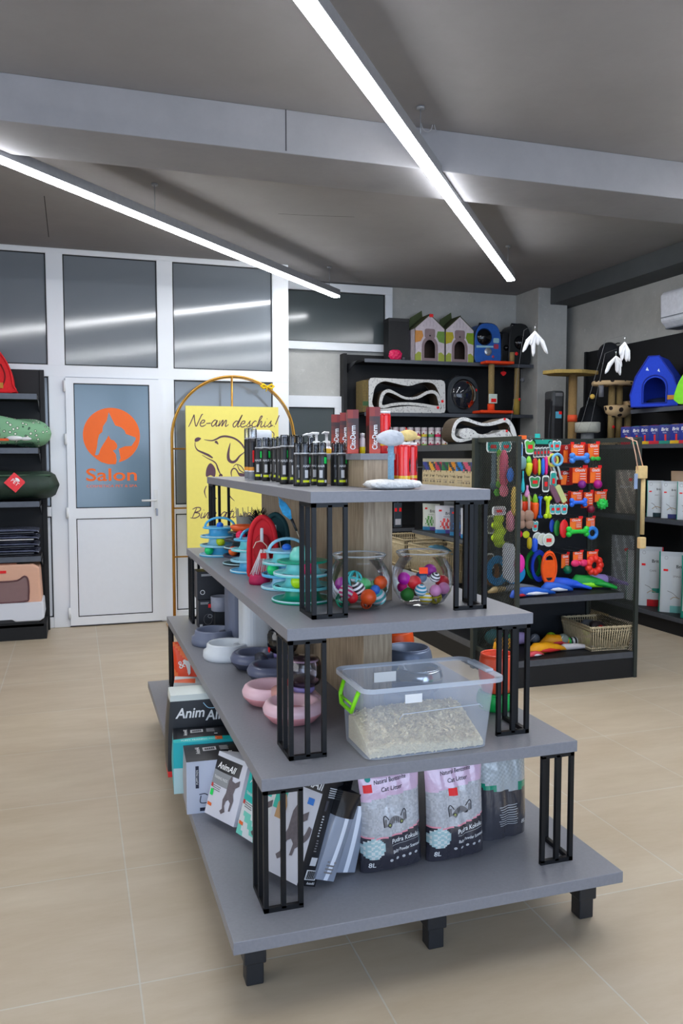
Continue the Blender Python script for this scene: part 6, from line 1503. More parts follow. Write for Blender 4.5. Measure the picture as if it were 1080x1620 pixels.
# cans in two layers on the third back shelf
random.seed(31)
can0 = None; tin = [(206, 200, 200), (150, 190, 90), (214, 30, 90), (220, 200, 60), (200, 50, 90), (226, 120, 120), (110, 170, 110), (200, 60, 100)]
def can_proto():
    t = thing('food_can', 'x', 'can'); return t
px_list = [592, 603.5, 614.5, 625.5, 636, 649, 660, 670.5, 681.5, 692, 703]
protos = {}
for lv in range(2):
    for i, px in enumerate(px_list):
        q = U(px, 690, 'y', 7.40); c = tin[1+(i*3+lv*2) % 7]
        lb = '%s pet food can, %s layer, %s on the third back shelf' % ('green red pink yellow rose salmon teal'.split()[(i*3+lv*2) % 7] + '-banded', 'upper' if lv else 'lower', ['leftmost', 'second from the left', 'third from the left', 'fourth from the left', 'fifth from the left', 'sixth from the left', 'sixth from the right' if 0 else 'seventh from the left', 'fourth from the right', 'third from the right', 'second from the right', 'rightmost'][i])
        loc = (q.x, 7.40, BZ[2]+0.001+0.095*lv)
        if c in protos: copy_thing(protos[c], loc, random.uniform(-0.4, 0.4), lb, 'pet food cans on the third back shelf'); continue
        t = thing('food_can', lb, 'can', loc, 0, 'pet food cans on the third back shelf'); protos[c] = t
        b = MB(); b.lathe([(0.029, 0), (0.0305, 0.003), (0.0305, 0.028), (0.0305, 0.055), (0.0305, 0.09), (0.029, 0.093), (0.027, 0.0935), (0.0265, 0.091)], 20, col=[(170, 170, 176), c, (220, 214, 214), (186, 176, 182), (170, 170, 176), (190, 190, 196), (150, 150, 154)]); bd_ = b.build('can_body', m_paint, t)
        b = MB(); b.ball((-0.008, -0.0295, 0.035), 0.008, sy=0.2); b.ball((0.012, -0.028, 0.062), 0.006, sy=0.2); b.build('label_print', mat('dark_rose_print', (150, 40, 60), 0.5), bd_)

# second wavy scratcher on top of the toy gondola
y = 5.16; ox = U(765, 690, 'y', y).x; oz = 1.492
t = thing('cat_scratcher', 'bone-shaped wavy cat scratcher with a circle print on top of the toy stand', 'cat scratcher', (ox, y, oz))
def zz2(x, y_): return (560+x/3.857, 580+y_/3.857)
outer = smooth_loop(px_poly([zz2(*p) for p in [(600, 440), (594, 400), (610, 345), (640, 315), (680, 310), (730, 330), (790, 345), (850, 335), (910, 315), (945, 325), (975, 370), (990, 430), (975, 452), (880, 446), (800, 440), (720, 446), (640, 462)]], y, ox, oz), 3)
outer = [(a_, max(0.0, b_)) for a_, b_ in outer]
hole = smooth_loop(px_poly([zz2(*p) for p in [(616, 425), (614, 390), (630, 350), (660, 332), (700, 338), (760, 358), (820, 362), (880, 350), (920, 340), (945, 360), (955, 400), (965, 425), (940, 438), (880, 428), (800, 424), (700, 430), (650, 440)]], y, ox, oz), 3)
b = MB(); wall_with_hole(b, outer, hole, -0.004, 0.0); b.build('printed_face', m_flower, t)
b = MB(); wall_with_hole(b, outer, hole, 0.0, 0.16); b.build('cardboard_core', m_card, t)
io = smooth_loop(px_poly([zz2(*p) for p in [(640, 420), (655, 385), (690, 376), (730, 390), (760, 412), (830, 412), (880, 400), (910, 385), (940, 395), (958, 425), (940, 436), (860, 432), (760, 430), (670, 438)]], y, ox, oz), 3)
b = MB(); b.prism(io, -0.008, 0.15, 'y'); b.build('inner_cushion', m_flower, t)
b = MB(); q = px_poly([(797, 663), (800, 682)], y, ox, oz); b.ball((q[0][0], -0.009, q[0][1]), 0.009, sy=0.2); b.ball((q[1][0], -0.012, q[1][1]), 0.009, sy=0.2); b.build('red_sticker', m_red, t)

# orange-plated cat tree in front of the second back shelf
m_sis = mat('sisal_tan', (150, 128, 84), 0.9, 0, 0.15, 150, bump=0.6); m_orp = mat('orange_plush', (232, 66, 20), 0.85, 0, 0.06, 60)
t = thing('cat_tree', 'small cat tree with orange plush plates and a picture card on its post', 'cat tree', (0, 0, 0))
yy = 7.30; x0 = U(752, 653, 'y', yy).x; x1 = U(803, 653, 'y', yy).x; xm_ = (x0+x1)/2; t.location = (xm_, yy-0.02, BZ[1]+0.002)
MB().box(-(x1-x0)/2, (x1-x0)/2, -0.10, 0.12, 0, 0.028).build('base_plate', m_orp, t, bevel=0.01)
xp = U(770, 600, 'y', yy+0.02).x-xm_
MB().lathe([(0.035, 0.028), (0.035, 0.09)], 20, (xp, -0.05, 0)).build('orange_sleeve', m_orp, t)
MB().lathe([(0.030, 0.09), (0.030, 0.475)], 20, (xp, -0.05, 0)).build('scratching_post', m_sis, t)
MB().box(xp-0.045, xp+0.045, -0.088, -0.084, 0.095, 0.185).build('picture_card', mat('white_card', (206, 216, 206), 0.5), t)
b = MB(); b.box(xp-0.02, xp+0.035, -0.090, -0.088, 0.105, 0.14); b.build('card_print', m_red, t)
MB().box(xp-0.09, xp+0.22, -0.11, 0.015, 0.475, 0.503).build('top_plate', m_orp, t, bevel=0.01)
MB().lathe([(0.024, 0.503), (0.024, 0.595)], 16, (U(806, 565, 'y', yy).x-xm_-0.02, -0.06, 0)).build('upper_post', m_sis, t)
t = thing('scratching_post', 'tan sisal scratching post with a red sticker at the right of the second back shelf', 'cat scratcher', (U(817, 620, 'y', 7.36).x, 7.36, BZ[1]+0.001))
MB().lathe([(0.026, 0), (0.026, 0.46)], 18).build('sisal_post', m_sis, t); MB().lathe([(0.032, 0.0), (0.032, 0.155)], 18).build('yellow_sleeve', mat('mustard_card', (166, 140, 62), 0.8), t)
MB().ball((0.016, -0.03, 0.15), 0.014, sy=0.3).build('red_sticker', m_red, t)
q = U(796, 591, 'y', 7.36); t = thing('hanging_tag', 'small red fish-shaped toy hanging in the dark second back shelf', 'cat toy', (q.x, 7.36, q.z))
b = MB(); b.prism(smooth_loop([(-0.03, 0.01), (0, 0.022), (0.03, 0.012), (0.022, -0.008), (0.0, -0.022), (-0.02, -0.010)], 3), -0.004, 0.004, 'y'); b.tube([(0, 0, 0.02), (0, 0, BZ[0]-0.02-q.z)], 0.001, 4); b.build('toy_body', m_red, t)
q = U(826, 601, 'y', 7.36); t = thing('pompom', 'grey pompom hanging at the right of the second back shelf', 'cat toy', (q.x, 7.36, q.z))
b = MB(); b.ball((0, 0, 0), 0.024); b.build('pompom_ball', mat('grey_pompom', (110, 112, 118), 0.9, bump=0.5), t); MB().tube([(0, 0, 0.02), (0, 0, BZ[0]-0.02-q.z)], 0.001, 4).build('string', m_dark, t)

# ============================================================ TOY GONDOLA (double-sided with an end unit)
GX0, GX1, GY0, GY1, GZT = 2.50, 3.375, 4.33, 4.86, 1.525
g = thing('display_gondola', 'black toy gondola with mesh sides, hooks and two shelves, right of the grey stand', 'display stand', (0, 0, 0))
m_frame = mat('gondola_frame', (52, 58, 54), 0.5, 0.2)
fr_ = MB()
MB().box(GX0, GX1, GY0+0.01, 6.9, 0.0, 0.125).build('plinth', m_unit, g)
for (x, y, w_) in ((GX0+0.012, GY0+0.012, 0.024), (GX1-0.012, GY0+0.012, 0.024), (GX1-0.012, GY1, 0.03)):
    MB().box(x-w_/2, x+w_/2, y-w_/2, y+w_/2, 0.0, GZT).build('upright', m_frame, g, bevel=0.002)
MB().box(GX0-0.02, GX0+0.035, GY1-0.012, GY1+0.03, 0.0, GZT).build('upright', m_frame, g, bevel=0.002)
for z in (GZT-0.03, 0.125): MB().box(GX0, GX0+0.024, GY0+0.024, GY1, z, z+0.03).build('side_rail', m_frame, g); MB().box(GX1-0.024, GX1, GY0+0.024, GY1, z, z+0.03).build('side_rail', m_frame, g)
MB().box(GX0, GX1, GY1-0.006, GY1+0.02, GZT-0.035, GZT).build('top_rail', m_frame, g)
peg = MB().box(GX0+0.03, GX1-0.03, GY1-0.004, GY1+0.012, 0.17, GZT-0.03).build('back_panel', mat('pegboard_black', (22, 26, 32), 0.5), g)
def mesh_panel(x, y0, y1, z0, z1, pitch=0.017, w_=0.0028):
    b = MB(); W_ = y1-y0; H_ = z1-z0
    n_ = int((W_+H_)/pitch)
    for s_ in (0, 1):
        for k in range(n_+1):
            c = k*pitch; a0 = max(0, c-H_); a1 = min(W_, c)
            if a1-a0 < 1e-3: continue
            p0 = (a0, c-a0); p1 = (a1, c-a1)
            if s_: p0 = (W_-p0[0], p0[1]); p1 = (W_-p1[0], p1[1])
            d_ = Vector((p1[0]-p0[0], p1[1]-p0[1])).normalized(); nx, nz = -d_.y*w_/2, d_.x*w_/2
            vs = [(x-0.001, y0+p0[0]+nx, z0+p0[1]+nz), (x-0.001, y0+p0[0]-nx, z0+p0[1]-nz), (x-0.001, y0+p1[0]-nx, z0+p1[1]-nz), (x-0.001, y0+p1[0]+nx, z0+p1[1]+nz)]
            vs += [(x+0.001, v_[1], v_[2]) for v_ in vs]
            b.add(vs, [(0, 1, 2, 3), (7, 6, 5, 4), (0, 4, 5, 1), (2, 6, 7, 3), (1, 5, 6, 2), (3, 7, 4, 0)])
    return b.build('mesh_panel', m_frame, g)
mesh_panel(GX0+0.012, GY0+0.024, GY1-0.01, 0.155, GZT-0.03, 0.024, 0.0022)
mesh_panel(GX1-0.012, GY0+0.024, GY1-0.02, 0.155, GZT-0.03)
GS = 0.165; GS2 = 0.545
s1 = MB().box(GX0+0.026, GX1-0.026, GY0+0.02, GY1-0.01, GS-0.03, GS).build('shelf_board', m_unit, g); MB().box(GX0+0.026, GX1-0.026, GY0+0.010, GY0+0.0195, GS-0.038, GS-0.0005).build('price_strip', m_shelfedge, s1)
s2 = MB().box(GX0+0.04, GX1-0.09, GY0+0.04, GY1-0.01, GS2-0.02, GS2).build('shelf_board', m_unit, g); MB().box(GX0+0.04, GX1-0.09, GY0+0.030, GY0+0.0395, GS2-0.038, GS2-0.0005).build('price_strip', m_shelfedge, s2)
# long side towards the left
MB().box(2.93, 2.95, GY1+0.02, 6.9, 0.125, 1.455).build('spine_panel', m_unit, g)
LY1 = 5.92
shelf(g, 2.50, 2.93, GY1+0.032, 6.88, 0.17, 'x', lip=0.045)
shelf(g, 2.56, 2.93, 5.45, 6.88, 0.47, None)
shelf(g, 2.50, 2.93, GY1+0.032, 5.92, 0.838, 'x', lip=0.025)
shelf(g, 2.50, 2.93, GY1+0.032, LY1, 1.165, 'x')
shelf(g, 2.50, 2.99, GY1+0.032, LY1, 1.490, 'x', lip=0.045)
shelf(g, 2.951, 3.36, GY1+0.032, 6.88, 0.17, None)
# treat bags
random.seed(17)
tc = [(60, 70, 150), (230, 170, 60), (200, 60, 90), (30, 120, 70), (230, 150, 40), (40, 130, 210), (220, 90, 120)]
for i in range(8):
    y_ = 5.80-0.115*i; c = tc[i % 7]
    def cf(s, v, c=c, i=i):
        if v > 0.9: return (190, 186, 170)
        if v > 0.6: return c if math.sin(s*5+v*20+i) > -0.3 else (60, 70, 80)
        return (206, 188, 150) if math.sin(s*13+i)*math.sin(v*19) < 0.75 else (120, 100, 80)
    pouch('treat_bag', '%s-topped beige treat bag, %s in the upper left row of the toy gondola' % (['navy', 'amber', 'crimson', 'green', 'orange', 'sky blue', 'rose', 'dark blue'][i], ['farthest', 'second farthest', 'third farthest', 'fourth farthest', 'fourth nearest', 'third nearest', 'second nearest', 'nearest'][i]),
          'treats', (2.575, y_, 1.166), -1.15, 0.115, 0.225, 0.05, cf, [('Treats', 0.02, 0, 0.10, m_ink, dict(width=0.06)), ('#rect', (0.05, 0.003), 0, 0.07, m_greyfur), ('#rect', (0.04, 0.003), 0, 0.055, m_greyfur)], group='beige treat bags', seed=i, nu=12, nv=18)
# foil pouches on the middle left shelf
pcs = [('white and green pouch with a red price sticker, left end of the gondola pouch shelf', 5.80, 0.15, 0.205, (206, 212, 204), (90, 150, 80), -0.95), ('white pouch with small coloured fruit print, in front on the gondola pouch shelf', 5.53, 0.165, 0.205, (214, 214, 222), (226, 80, 80), -0.65),
       ('grey pouch behind the fruit printed one on the gondola pouch shelf', 5.66, 0.15, 0.225, (150, 156, 160), (120, 130, 140), -0.8), ('dark blue pouch seen behind the right cage on the gondola pouch shelf', 5.33, 0.13, 0.20, (70, 84, 110), (60, 120, 190), -0.9), ('white pouch with a green spot at the right end of the gondola pouch shelf', 5.12, 0.15, 0.21, (206, 208, 214), (40, 170, 110), -0.65)]
for i, (lb, y_, w_, h_, c, c2, rz) in enumerate(pcs):
    def cf(s, v, c=c, c2=c2, i=i):
        if v < 0.15: return (70, 150, 200) if s < 0 else (110, 90, 170)
        if ((s*1.1)**2+((v-0.35)*3)**2) < 0.35 and i != 2: return c2 if math.sin(s*17)*math.sin(v*23) > -0.2 else c
        return c
    pouch('snack_pouch', lb, 'treats', (2.60 if i != 2 else 2.72, y_, 0.839), rz, w_, h_, 0.05, cf, [('Brit', 0.03, 0.02, h_*0.72, m_ink, dict(bold=0.01)), ('#rect', (0.022, 0.013), -w_*0.25, h_*0.82, m_red), ('#rect', (0.05, 0.003), 0.01, h_*0.6, m_greyfur)], seed=40+i, nu=16, nv=22)
# woven baskets
m_wick = mat('pale_wicker', (196, 180, 146), 0.8, 0, 0.15, 60)
def basket(label, loc, rz, w_, d_, h_, cat='basket', fl=1.12):
    t = thing('woven_basket', label, cat, loc, rz)
    b = MB(); b.box(-w_/2, w_/2, -d_/2, d_/2, 0, 0.008); b.build('base', m_wick, t)
    b = MB(); nrow = int(h_/0.016)
    for side in range(4):
        L = w_ if side % 2 == 0 else d_; n_ = int(L/0.015)
        for i in range(n_+1):
            s_ = -0.5+i/n_
            def pt(s_, z, off=0.0):
                k = 1+(fl-1)*z/h_
                X_, Y_ = {0: (s_*w_, -d_/2), 1: (w_/2, s_*d_), 2: (-s_*w_, d_/2), 3: (-w_/2, -s_*d_)}[side]
                return Vector((X_*k, Y_*k, z))
            b.tube([pt(s_, 0.004), pt(s_, h_*0.5), pt(s_, h_)], 0.0036, 4)
    b.build('woven_sides', m_wick, t)
    b = MB()
    k = fl; pts = [(-w_/2*k, -d_/2*k, h_), (w_/2*k, -d_/2*k, h_), (w_/2*k, d_/2*k, h_), (-w_/2*k, d_/2*k, h_)]
    for i in range(4):
        A_ = Vector(pts[i]); B_ = Vector(pts[(i+1) % 4]); L = (B_-A_).length; n_ = max(4, int(L/0.012))
        for ph in (0, PI):
            b.tube([A_.lerp(B_, j/n_)+Vector((0, 0, 0.005*math.sin(j*PI/1.5+ph))) for j in range(n_+1)], 0.0055, 5)
    b.build('braided_rim', m_wick, t)
    b = MB()
    for z in (h_*0.12, h_*0.85):
        k = 1+(fl-1)*z/h_; b.tube([(-w_/2*k, -d_/2*k, z), (w_/2*k, -d_/2*k, z), (w_/2*k, d_/2*k, z), (-w_/2*k, d_/2*k, z)], 0.006, 5, closed=True)
    b.build('hoop', m_wick, t)
    return t
basket('large pale woven basket holding a blue toy, on the left side of the gondola', (2.725, 5.78, 0.471), math.radians(-88), 0.60, 0.31, 0.235)
basket('pale woven basket farther back on the left side of the gondola', (2.725, 6.52, 0.471), math.radians(-89), 0.50, 0.31, 0.25)
q = U(660, 848, 'z', 0.70); t = thing('plush_toy', 'light blue plush toy lying in the large woven basket', 'pet toy', (2.70, 5.84, 0.63), -1.3)
b = MB(); b.tube([(-0.12, 0, 0.03), (-0.06, 0, 0.05), (0.02, 0, 0.055), (0.10, 0, 0.045), (0.15, 0, 0.03)], [0.02, 0.035, 0.03, 0.018, 0.008], 12); b.build('body', mat('sky_plush', (110, 180, 220), 0.9), t)
MB().ball((-0.11, 0, 0.04), 0.034).build('head', mat('sky_plush', (0, 0, 0)), t)
# packets hanging at the far left of the gondola
for k, (px, py, dz) in enumerate(((629, 770, 0), (629, 815, 0))):
    q = U(px, py, 'y', 6.3); t = thing('hanging_packet', ['upper', 'lower'][k]+' small dark packet with red spots hanging between the wooden core and the pouches', 'packet', (q.x, 6.3, q.z))
    b = MB(); b.box(-0.035, 0.035, -0.006, 0.006, -0.10, 0.10); b.build('packet', mat('dark_packet', (58, 66, 74), 0.35), t, bevel=0.004)
    b = MB(); b.box(-0.03, -0.01, -0.008, -0.006, 0.03, 0.06); b.box(0.01, 0.03, -0.008, -0.006, 0.03, 0.06); b.build('red_spot', m_red, t)
    b = MB(); b.box(-0.025, 0.025, -0.008, -0.006, -0.08, -0.03); b.build('pale_print', mat('pale_print', (190, 190, 196), 0.5), t)
    MB().tube([(0, 0, 0.10), (0, 0, 0.16), (2.93-q.x-0.001, 0, 0.16)], 0.002, 5).build('hook', m_alu, t)
# ============================================================ TOYS ON THE GONDOLA HOOKS
HY_ = 4.56
def HP(px, py, y=HY_): return U(px, py, 'y', y)
KM = 5.32/F_PX                       # metres per photo pixel at the hanging plane
m_hook = mat('chrome_hook', (190, 194, 200), 0.25, 0.8)
def hang(name, label, px, py, y=HY_, cat='pet toy', group=None, rz=0.0, hook=True, top=0.0):
    q = HP(px, py, y); t = thing(name, label, cat, (q.x, y, q.z), rz, group)
    if hook:
        MB().tube([(0, -0.012, top+0.006), (0, 0.0, top), (0, GY1-0.0062-y, top+0.002)], 0.0018, 5).build('hook', m_hook, t)
    return t
def T(c, r=0.5): return mat('toy_%d_%d_%d' % c, c, r, 0, 0.05)
m_cardo = mat('orange_card', (240, 84, 24), 0.5, 0, 0.04); m_cardr = mat('red_card', (176, 30, 22), 0.5, 0, 0.04)
def card(b_parent, w_, h_, z1, m, yy=0.0, txt=True):
    b = MB(); b.box(-w_/2, w_/2, yy, yy+0.0015, z1-h_, z1); o = b.build('backing_card', m, b_parent)
    if txt:
        b = MB(); put_text(b, 'Giochi', h_*0.28, plane_xz(0.0, yy-0.0006, z1-h_*0.16), shear=0.2, bold=0.02, width=w_*0.72)
        for k in range(3): b.box(w_*0.02, w_*0.42, yy-0.0006, yy-0.0001, z1-h_*(0.42+0.16*k), z1-h_*(0.38+0.16*k))
        b.build('card_lettering', m_winK, o)
        b = MB(); b.prism([(-w_*0.5, z1-h_*0.98), (-w_*0.5, z1-h_*0.3), (0.0, z1-h_*0.3), (-w_*0.1, z1-h_*0.98)], yy-0.0005, yy-0.0001, 'y'); b.build('card_patch', mat('light_orange_card', (252, 120, 40), 0.5), o)
        b = MB(); b.box(w_*0.2, w_*0.55, yy-0.002, yy-0.0008, z1-h_*0.02, z1+h_*0.17); b.build('price_sticker', m_red, o)
def bone(b, L, r, ax='x', c=(0, 0, 0)):
    d_ = Vector((1, 0, 0)) if ax == 'x' else Vector((0, 0, 1)); e_ = Vector((0, 0, 1)) if ax == 'x' else Vector((1, 0, 0)); C_ = Vector(c)
    b.tube([C_-d_*L/2, C_-d_*L*0.3, C_, C_+d_*L*0.3, C_+d_*L/2], [r*1.05, r*0.8, r*0.62, r*0.8, r*1.05], 12)
    for s_ in (-1, 1):
        for k in (-1, 1): b.ball(C_+d_*s_*L/2+e_*k*r*0.75, r*0.95, n=12, m=8)
def ringt(b, R, r, sx=1.0, c=(0, 0, 0), n=26):
    b.tube([(c[0]+R*sx*math.cos(2*PI*i/n), c[1], c[2]+R*math.sin(2*PI*i/n)) for i in range(n)], r, 10, closed=True)
rown = ['top', 'second', 'third', 'fourth', 'fifth']
# cards with toys: (px, py of the card top, width px, height px, toy, colour, colour name, row, position)
cards = [
 (899, 704, 18, 28, None, None, 'plain red', 0, 'left'), (914, 703, 24, 20, ('bone', 26, 5), (60, 130, 220), 'blue bone', 0, 'centre'), (939, 702, 20, 22, ('bow', 16, 4), (40, 170, 60), 'green bow', 0, 'right'),
 (897, 745, 22, 22, None, None, 'plain red', 1, 'left'), (917, 740, 26, 24, ('ball', 6.5, 0), (122, 30, 130), 'purple ball', 1, 'centre'), (942, 740, 20, 24, ('ball', 7, 0), (170, 20, 130), 'magenta ball', 1, 'right'),
 (896, 780, 14, 18, None, None, 'plain red', 2, 'left'), (912, 778, 20, 15, ('bone', 24, 4.2), (46, 110, 230), 'blue bone', 2, 'centre left'), (931, 779, 16, 24, ('ball', 6.5, 0), (120, 20, 50), 'dark red ball', 2, 'centre right'), (950, 777, 22, 17, ('spiky', 8, 0), (40, 200, 80), 'green spiky ball', 2, 'right'),
 (911, 820, 22, 19, ('bone', 32, 5), (40, 204, 70), 'green bone', 3, 'centre'), (934, 819, 16, 18, ('ring', 8, 3), (50, 130, 220), 'blue ring', 3, 'right'),
 (894, 877, 14, 22, ('ball', 7, 0), (20, 110, 70), 'dark green ball', 4, 'left'), (914, 873, 18, 16, ('bow', 26, 6), (236, 50, 110), 'pink bow bone', 4, 'centre'), (937, 872, 20, 16, ('ring', 11, 4.5), (240, 54, 40), 'red knobbly ring', 4, 'right')]
for (px, py, w_, h_, toy, c, nm, row, pos) in cards:
    yy = HY_+(0.05 if toy is None or 'left' == pos else 0.0)
    lb = '%s toy card, %s of the %s row of red cards on the toy gondola' % (nm if toy is None else 'orange card with '+nm+',', pos, rown[row])
    lb = ('orange card with %s, %s of the %s gondola card row' % (nm, pos, rown[row])) if toy else 'plain red toy card, %s of the %s card row on the gondola' % (pos, rown[row])
    t = hang('carded_toy', lb, px, py, yy, group='carded toys on the gondola', top=0.0)
    card(t, w_*KM, h_*KM, 0.0, m_cardo if toy else m_cardr)
    if row in (0, 1, 2) or toy is None: 
        for k in (1, 2):
            b = MB(); b.box(-w_*KM/2-0.004*k, w_*KM/2-0.006*k, 0.012*k, 0.012*k+0.0015, -h_*KM-0.002*k, 0.0); b.build('rear_card', m_cardr, t)
    if toy:
        kind, L, r = toy; b = MB(); zc = -h_*KM-0.012
        if kind == 'bone': bone(b, L*KM, r*KM, 'x', (0.0, -0.02, zc+0.006))
        elif kind == 'bow':
            for s_ in (-1, 1): b.ball((s_*L*KM*0.3, -0.02, zc+0.006), L*KM*0.27, 1.1, 0.6, 0.8)
            b.ball((0, -0.022, zc+0.006), L*KM*0.14)
        elif kind == 'ball': b.ball((0.004, -0.02, zc+0.004), L*KM)
        elif kind == 'spiky':
            b.ball((0.0, -0.02, zc), L*KM)
            for i in range(26):
                z_ = 1-2*(i+0.5)/26; a = i*2.4; rr_ = math.sqrt(1-z_*z_); b.ball((rr_*math.cos(a)*L*KM, -0.02+rr_*math.sin(a)*L*KM, zc+z_*L*KM), 0.0065, n=8, m=5)
        else:
            ringt(b, L*KM, r*KM, 1.0, (0, -0.02, zc-0.012))
            if L > 10:
                for i in range(9): a = 2*PI*i/9; b.ball((L*KM*math.cos(a), -0.02, zc-0.012+L*KM*math.sin(a)), r*KM*1.35, n=10, m=6)
        b.build('rubber_toy', T(c, 0.35), t)
# printed tags
def tagpack(px, py, w_, h_, c, label, sticker=True, shape='paw', y=HY_, grp=None, n=1):
    t = hang('tagged_toy', label, px, py-h_/2, y, group=grp)
    b = MB(); W_, H_ = w_*KM, h_*KM
    if shape == 'paw': o = smooth_loop([(-W_*0.32, -H_), (W_*0.32, -H_), (W_*0.42, -H_*0.55), (W_*0.5, -H_*0.15), (W_*0.25, 0), (0, -H_*0.12), (-W_*0.25, 0), (-W_*0.5, -H_*0.15), (-W_*0.42, -H_*0.55)], 3)
    elif shape == 'round': o = [(W_/2*math.cos(2*PI*i/24), -H_/2+H_/2*math.sin(2*PI*i/24)) for i in range(24)]
    else: o = rrect(-W_/2, W_/2, -H_, 0, min(W_, H_)*0.3)
    b.prism(o, -0.002, 0.0, 'y'); bd_ = b.build('printed_tag', T((226, 232, 228), 0.5), t)
    b = MB(); b.prism([(x*0.84, -H_/2+(z+H_/2)*0.8) for x, z in o], -0.0034, -0.0022, 'y'); b.build('tag_print', T(c, 0.5), bd_)
    if sticker: b = MB(); b.box(-W_*0.20, W_*0.22, -0.0052, -0.0036, -H_*0.66, -H_*0.38); b.build('price_sticker', m_red, bd_)
    return t
TQ2 = (80, 180, 186)
tagpack(838, 706, 19, 22, (90, 190, 80), 'white rounded tag with a green toy, upper left of the gondola hooks')
tagpack(822, 712, 10, 26, (60, 140, 210), 'tall blue tag at the upper left corner behind the gondola post', shape='rect')
tagpack(873, 705, 13, 16, TQ2, 'turquoise paw-shaped tag, left of a pair in the top row'); tagpack(880.5, 705, 15, 16, TQ2, 'turquoise paw-shaped tag, right of a pair in the top row', y=HY_-0.01)
tagpack(845.5, 762, 20, 18, (60, 150, 90), 'white rounded tag with green print, middle left of the gondola hooks')
tagpack(874, 805, 12, 15, TQ2, 'turquoise paw-shaped tag, left of three in the third row'); tagpack(882, 805, 13, 16, TQ2, 'turquoise paw-shaped tag, middle of three in the third row', y=HY_-0.008); tagpack(892, 805, 13, 16, TQ2, 'turquoise paw-shaped tag, right of three in the third row', y=HY_-0.016)
tagpack(846, 832, 11, 16, TQ2, 'turquoise paw-shaped tag beside the tan plush toy')
tagpack(850, 851, 17, 18, (196, 206, 190), 'round pale tag, left of three near the middle', False, 'round'); tagpack(858, 853, 18, 19, (210, 214, 196), 'round pale tag, middle of three near the middle', False, 'round', HY_-0.01); tagpack(867.5, 854, 21, 21, (204, 214, 198), 'round pale tag with a red sticker, right of three near the middle', True, 'round', HY_-0.02)
tagpack(863, 765, 12, 26, (70, 76, 74), 'dark pouch with a red sticker under the rings', y=HY_-0.02, shape='rect'); tagpack(875, 760, 11, 30, (36, 160, 150), 'teal tag with a red sticker beside the dark pouch', shape='rect')
for k in range(5): tagpack(846+5.2*k, 716-0.3*k, 6, 15, (84, 88, 90), 'small grey patterned toy on a hook, %s of five in the top row' % ['leftmost', 'second', 'third', 'fourth', 'last'][k], shape='rect', grp='small grey toys in the top row')
t = hang('tag_strip', 'teal strip of toy headers along the top of the gondola hooks', 857, 697); b = MB(); b.box(-0.07, 0.075, -0.002, 0, -0.022, 0.006); b.build('strip', T((30, 160, 140)), t)
t = hang('tagged_toy', 'orange paper tag poking over the top left of the gondola', 823, 692); b = MB(); b.box(-0.03, 0.025, -0.03, -0.027, -0.012, 0.012); b.build('printed_tag', T((244, 110, 40)), t)
t = hang('tagged_toy', 'teal square tag poking over the gondola top on a long white hook', 846, 690); b = MB(); b.box(-0.018, 0.018, -0.03, -0.027, -0.012, 0.014); b.build('printed_tag', T((40, 190, 180)), t)
# soft and rubber toys
def longtoy(px, py0, py1, w_, c, label, kind='oval', c2=None, y=HY_):
    t = hang('hanging_toy', label, px, py0, y); H_ = (py1-py0)*KM; R = w_*KM/2; b = MB()
    if kind == 'oval': b.tube([(0, -0.01, -H_), (0, -0.01, -H_*0.85), (0, -0.01, -H_*0.5), (0, -0.01, -H_*0.15), (0, -0.01, 0)], [R*0.35, R*0.9, R, R*0.9, R*0.35], 14)
    elif kind == 'carrot': b.tube([(0, -0.01, -H_), (0, -0.01, -H_*0.75), (0, -0.01, -H_*0.4), (0, -0.01, -H_*0.33)], [R*0.3, R*0.8, R, R*0.75], 14)
    elif kind == 'bone': bone(b, H_-R*1.6, R*0.62, 'z', (0, -0.01, -H_/2))
    elif kind == 'shuttle': b.lathe([(R*0.5, -H_), (R, -H_*0.85), (R*0.8, -H_*0.6), (R*0.35, -H_*0.3), (R*0.4, 0)], 16, (0, -0.01, 0))
    elif kind == 'disc': b.ball((0, 0, -H_/2), H_/2, R*2/H_, 0.18, 1.0, n=28, m=16)
    o = b.build('toy_body', T(c, 0.4), t)
    if kind == 'carrot':
        b = MB(); b.tube([(0, -0.01, -H_*0.36), (0, -0.01, -H_*0.2), (0, -0.01, 0)], [R*0.75, R*0.7, R*0.3], 12); b.build('carrot_top', T(c2, 0.5), t)
    return t
longtoy(835, 722, 752, 12, (214, 222, 40), 'hanging lime and yellow vegetable toy in the second row', 'carrot', (130, 210, 60)); longtoy(845, 725, 750, 9, (190, 24, 26), 'hanging red oval toy in the second row')
longtoy(851.5, 726, 751, 5, (200, 220, 40), 'thin yellow-green hanging toy in the second row'); longtoy(857.5, 725, 751, 6, (30, 110, 220), 'thin blue hanging toy in the second row'); longtoy(862.5, 722, 752, 5.5, (226, 30, 130), 'thin pink hanging toy in the second row')
longtoy(824, 722, 742, 14, (110, 150, 156), 'grey-teal plush fish toy behind the gondola post', 'oval'); longtoy(826, 745, 778, 6, (40, 190, 200), 'cyan stick toy behind the gondola post', 'shuttle'); longtoy(832.5, 768, 786, 9, (226, 150, 200), 'pink shuttle-shaped toy above the orange carrot toys', 'shuttle')
longtoy(820, 768, 792, 8, (60, 180, 220), 'light blue shuttle-shaped toy next to the gondola post', 'shuttle')
longtoy(828, 783, 812, 12, (236, 66, 20), 'orange carrot toy, left of three in the third row', 'carrot', (110, 150, 30), HY_+0.04); longtoy(836, 784, 811, 12, (226, 56, 20), 'orange carrot toy, middle of three in the third row', 'carrot', (110, 150, 30), HY_+0.03); longtoy(845, 782, 820, 12, (244, 92, 20), 'orange carrot toy, right of three in the third row', 'carrot', (130, 200, 40))
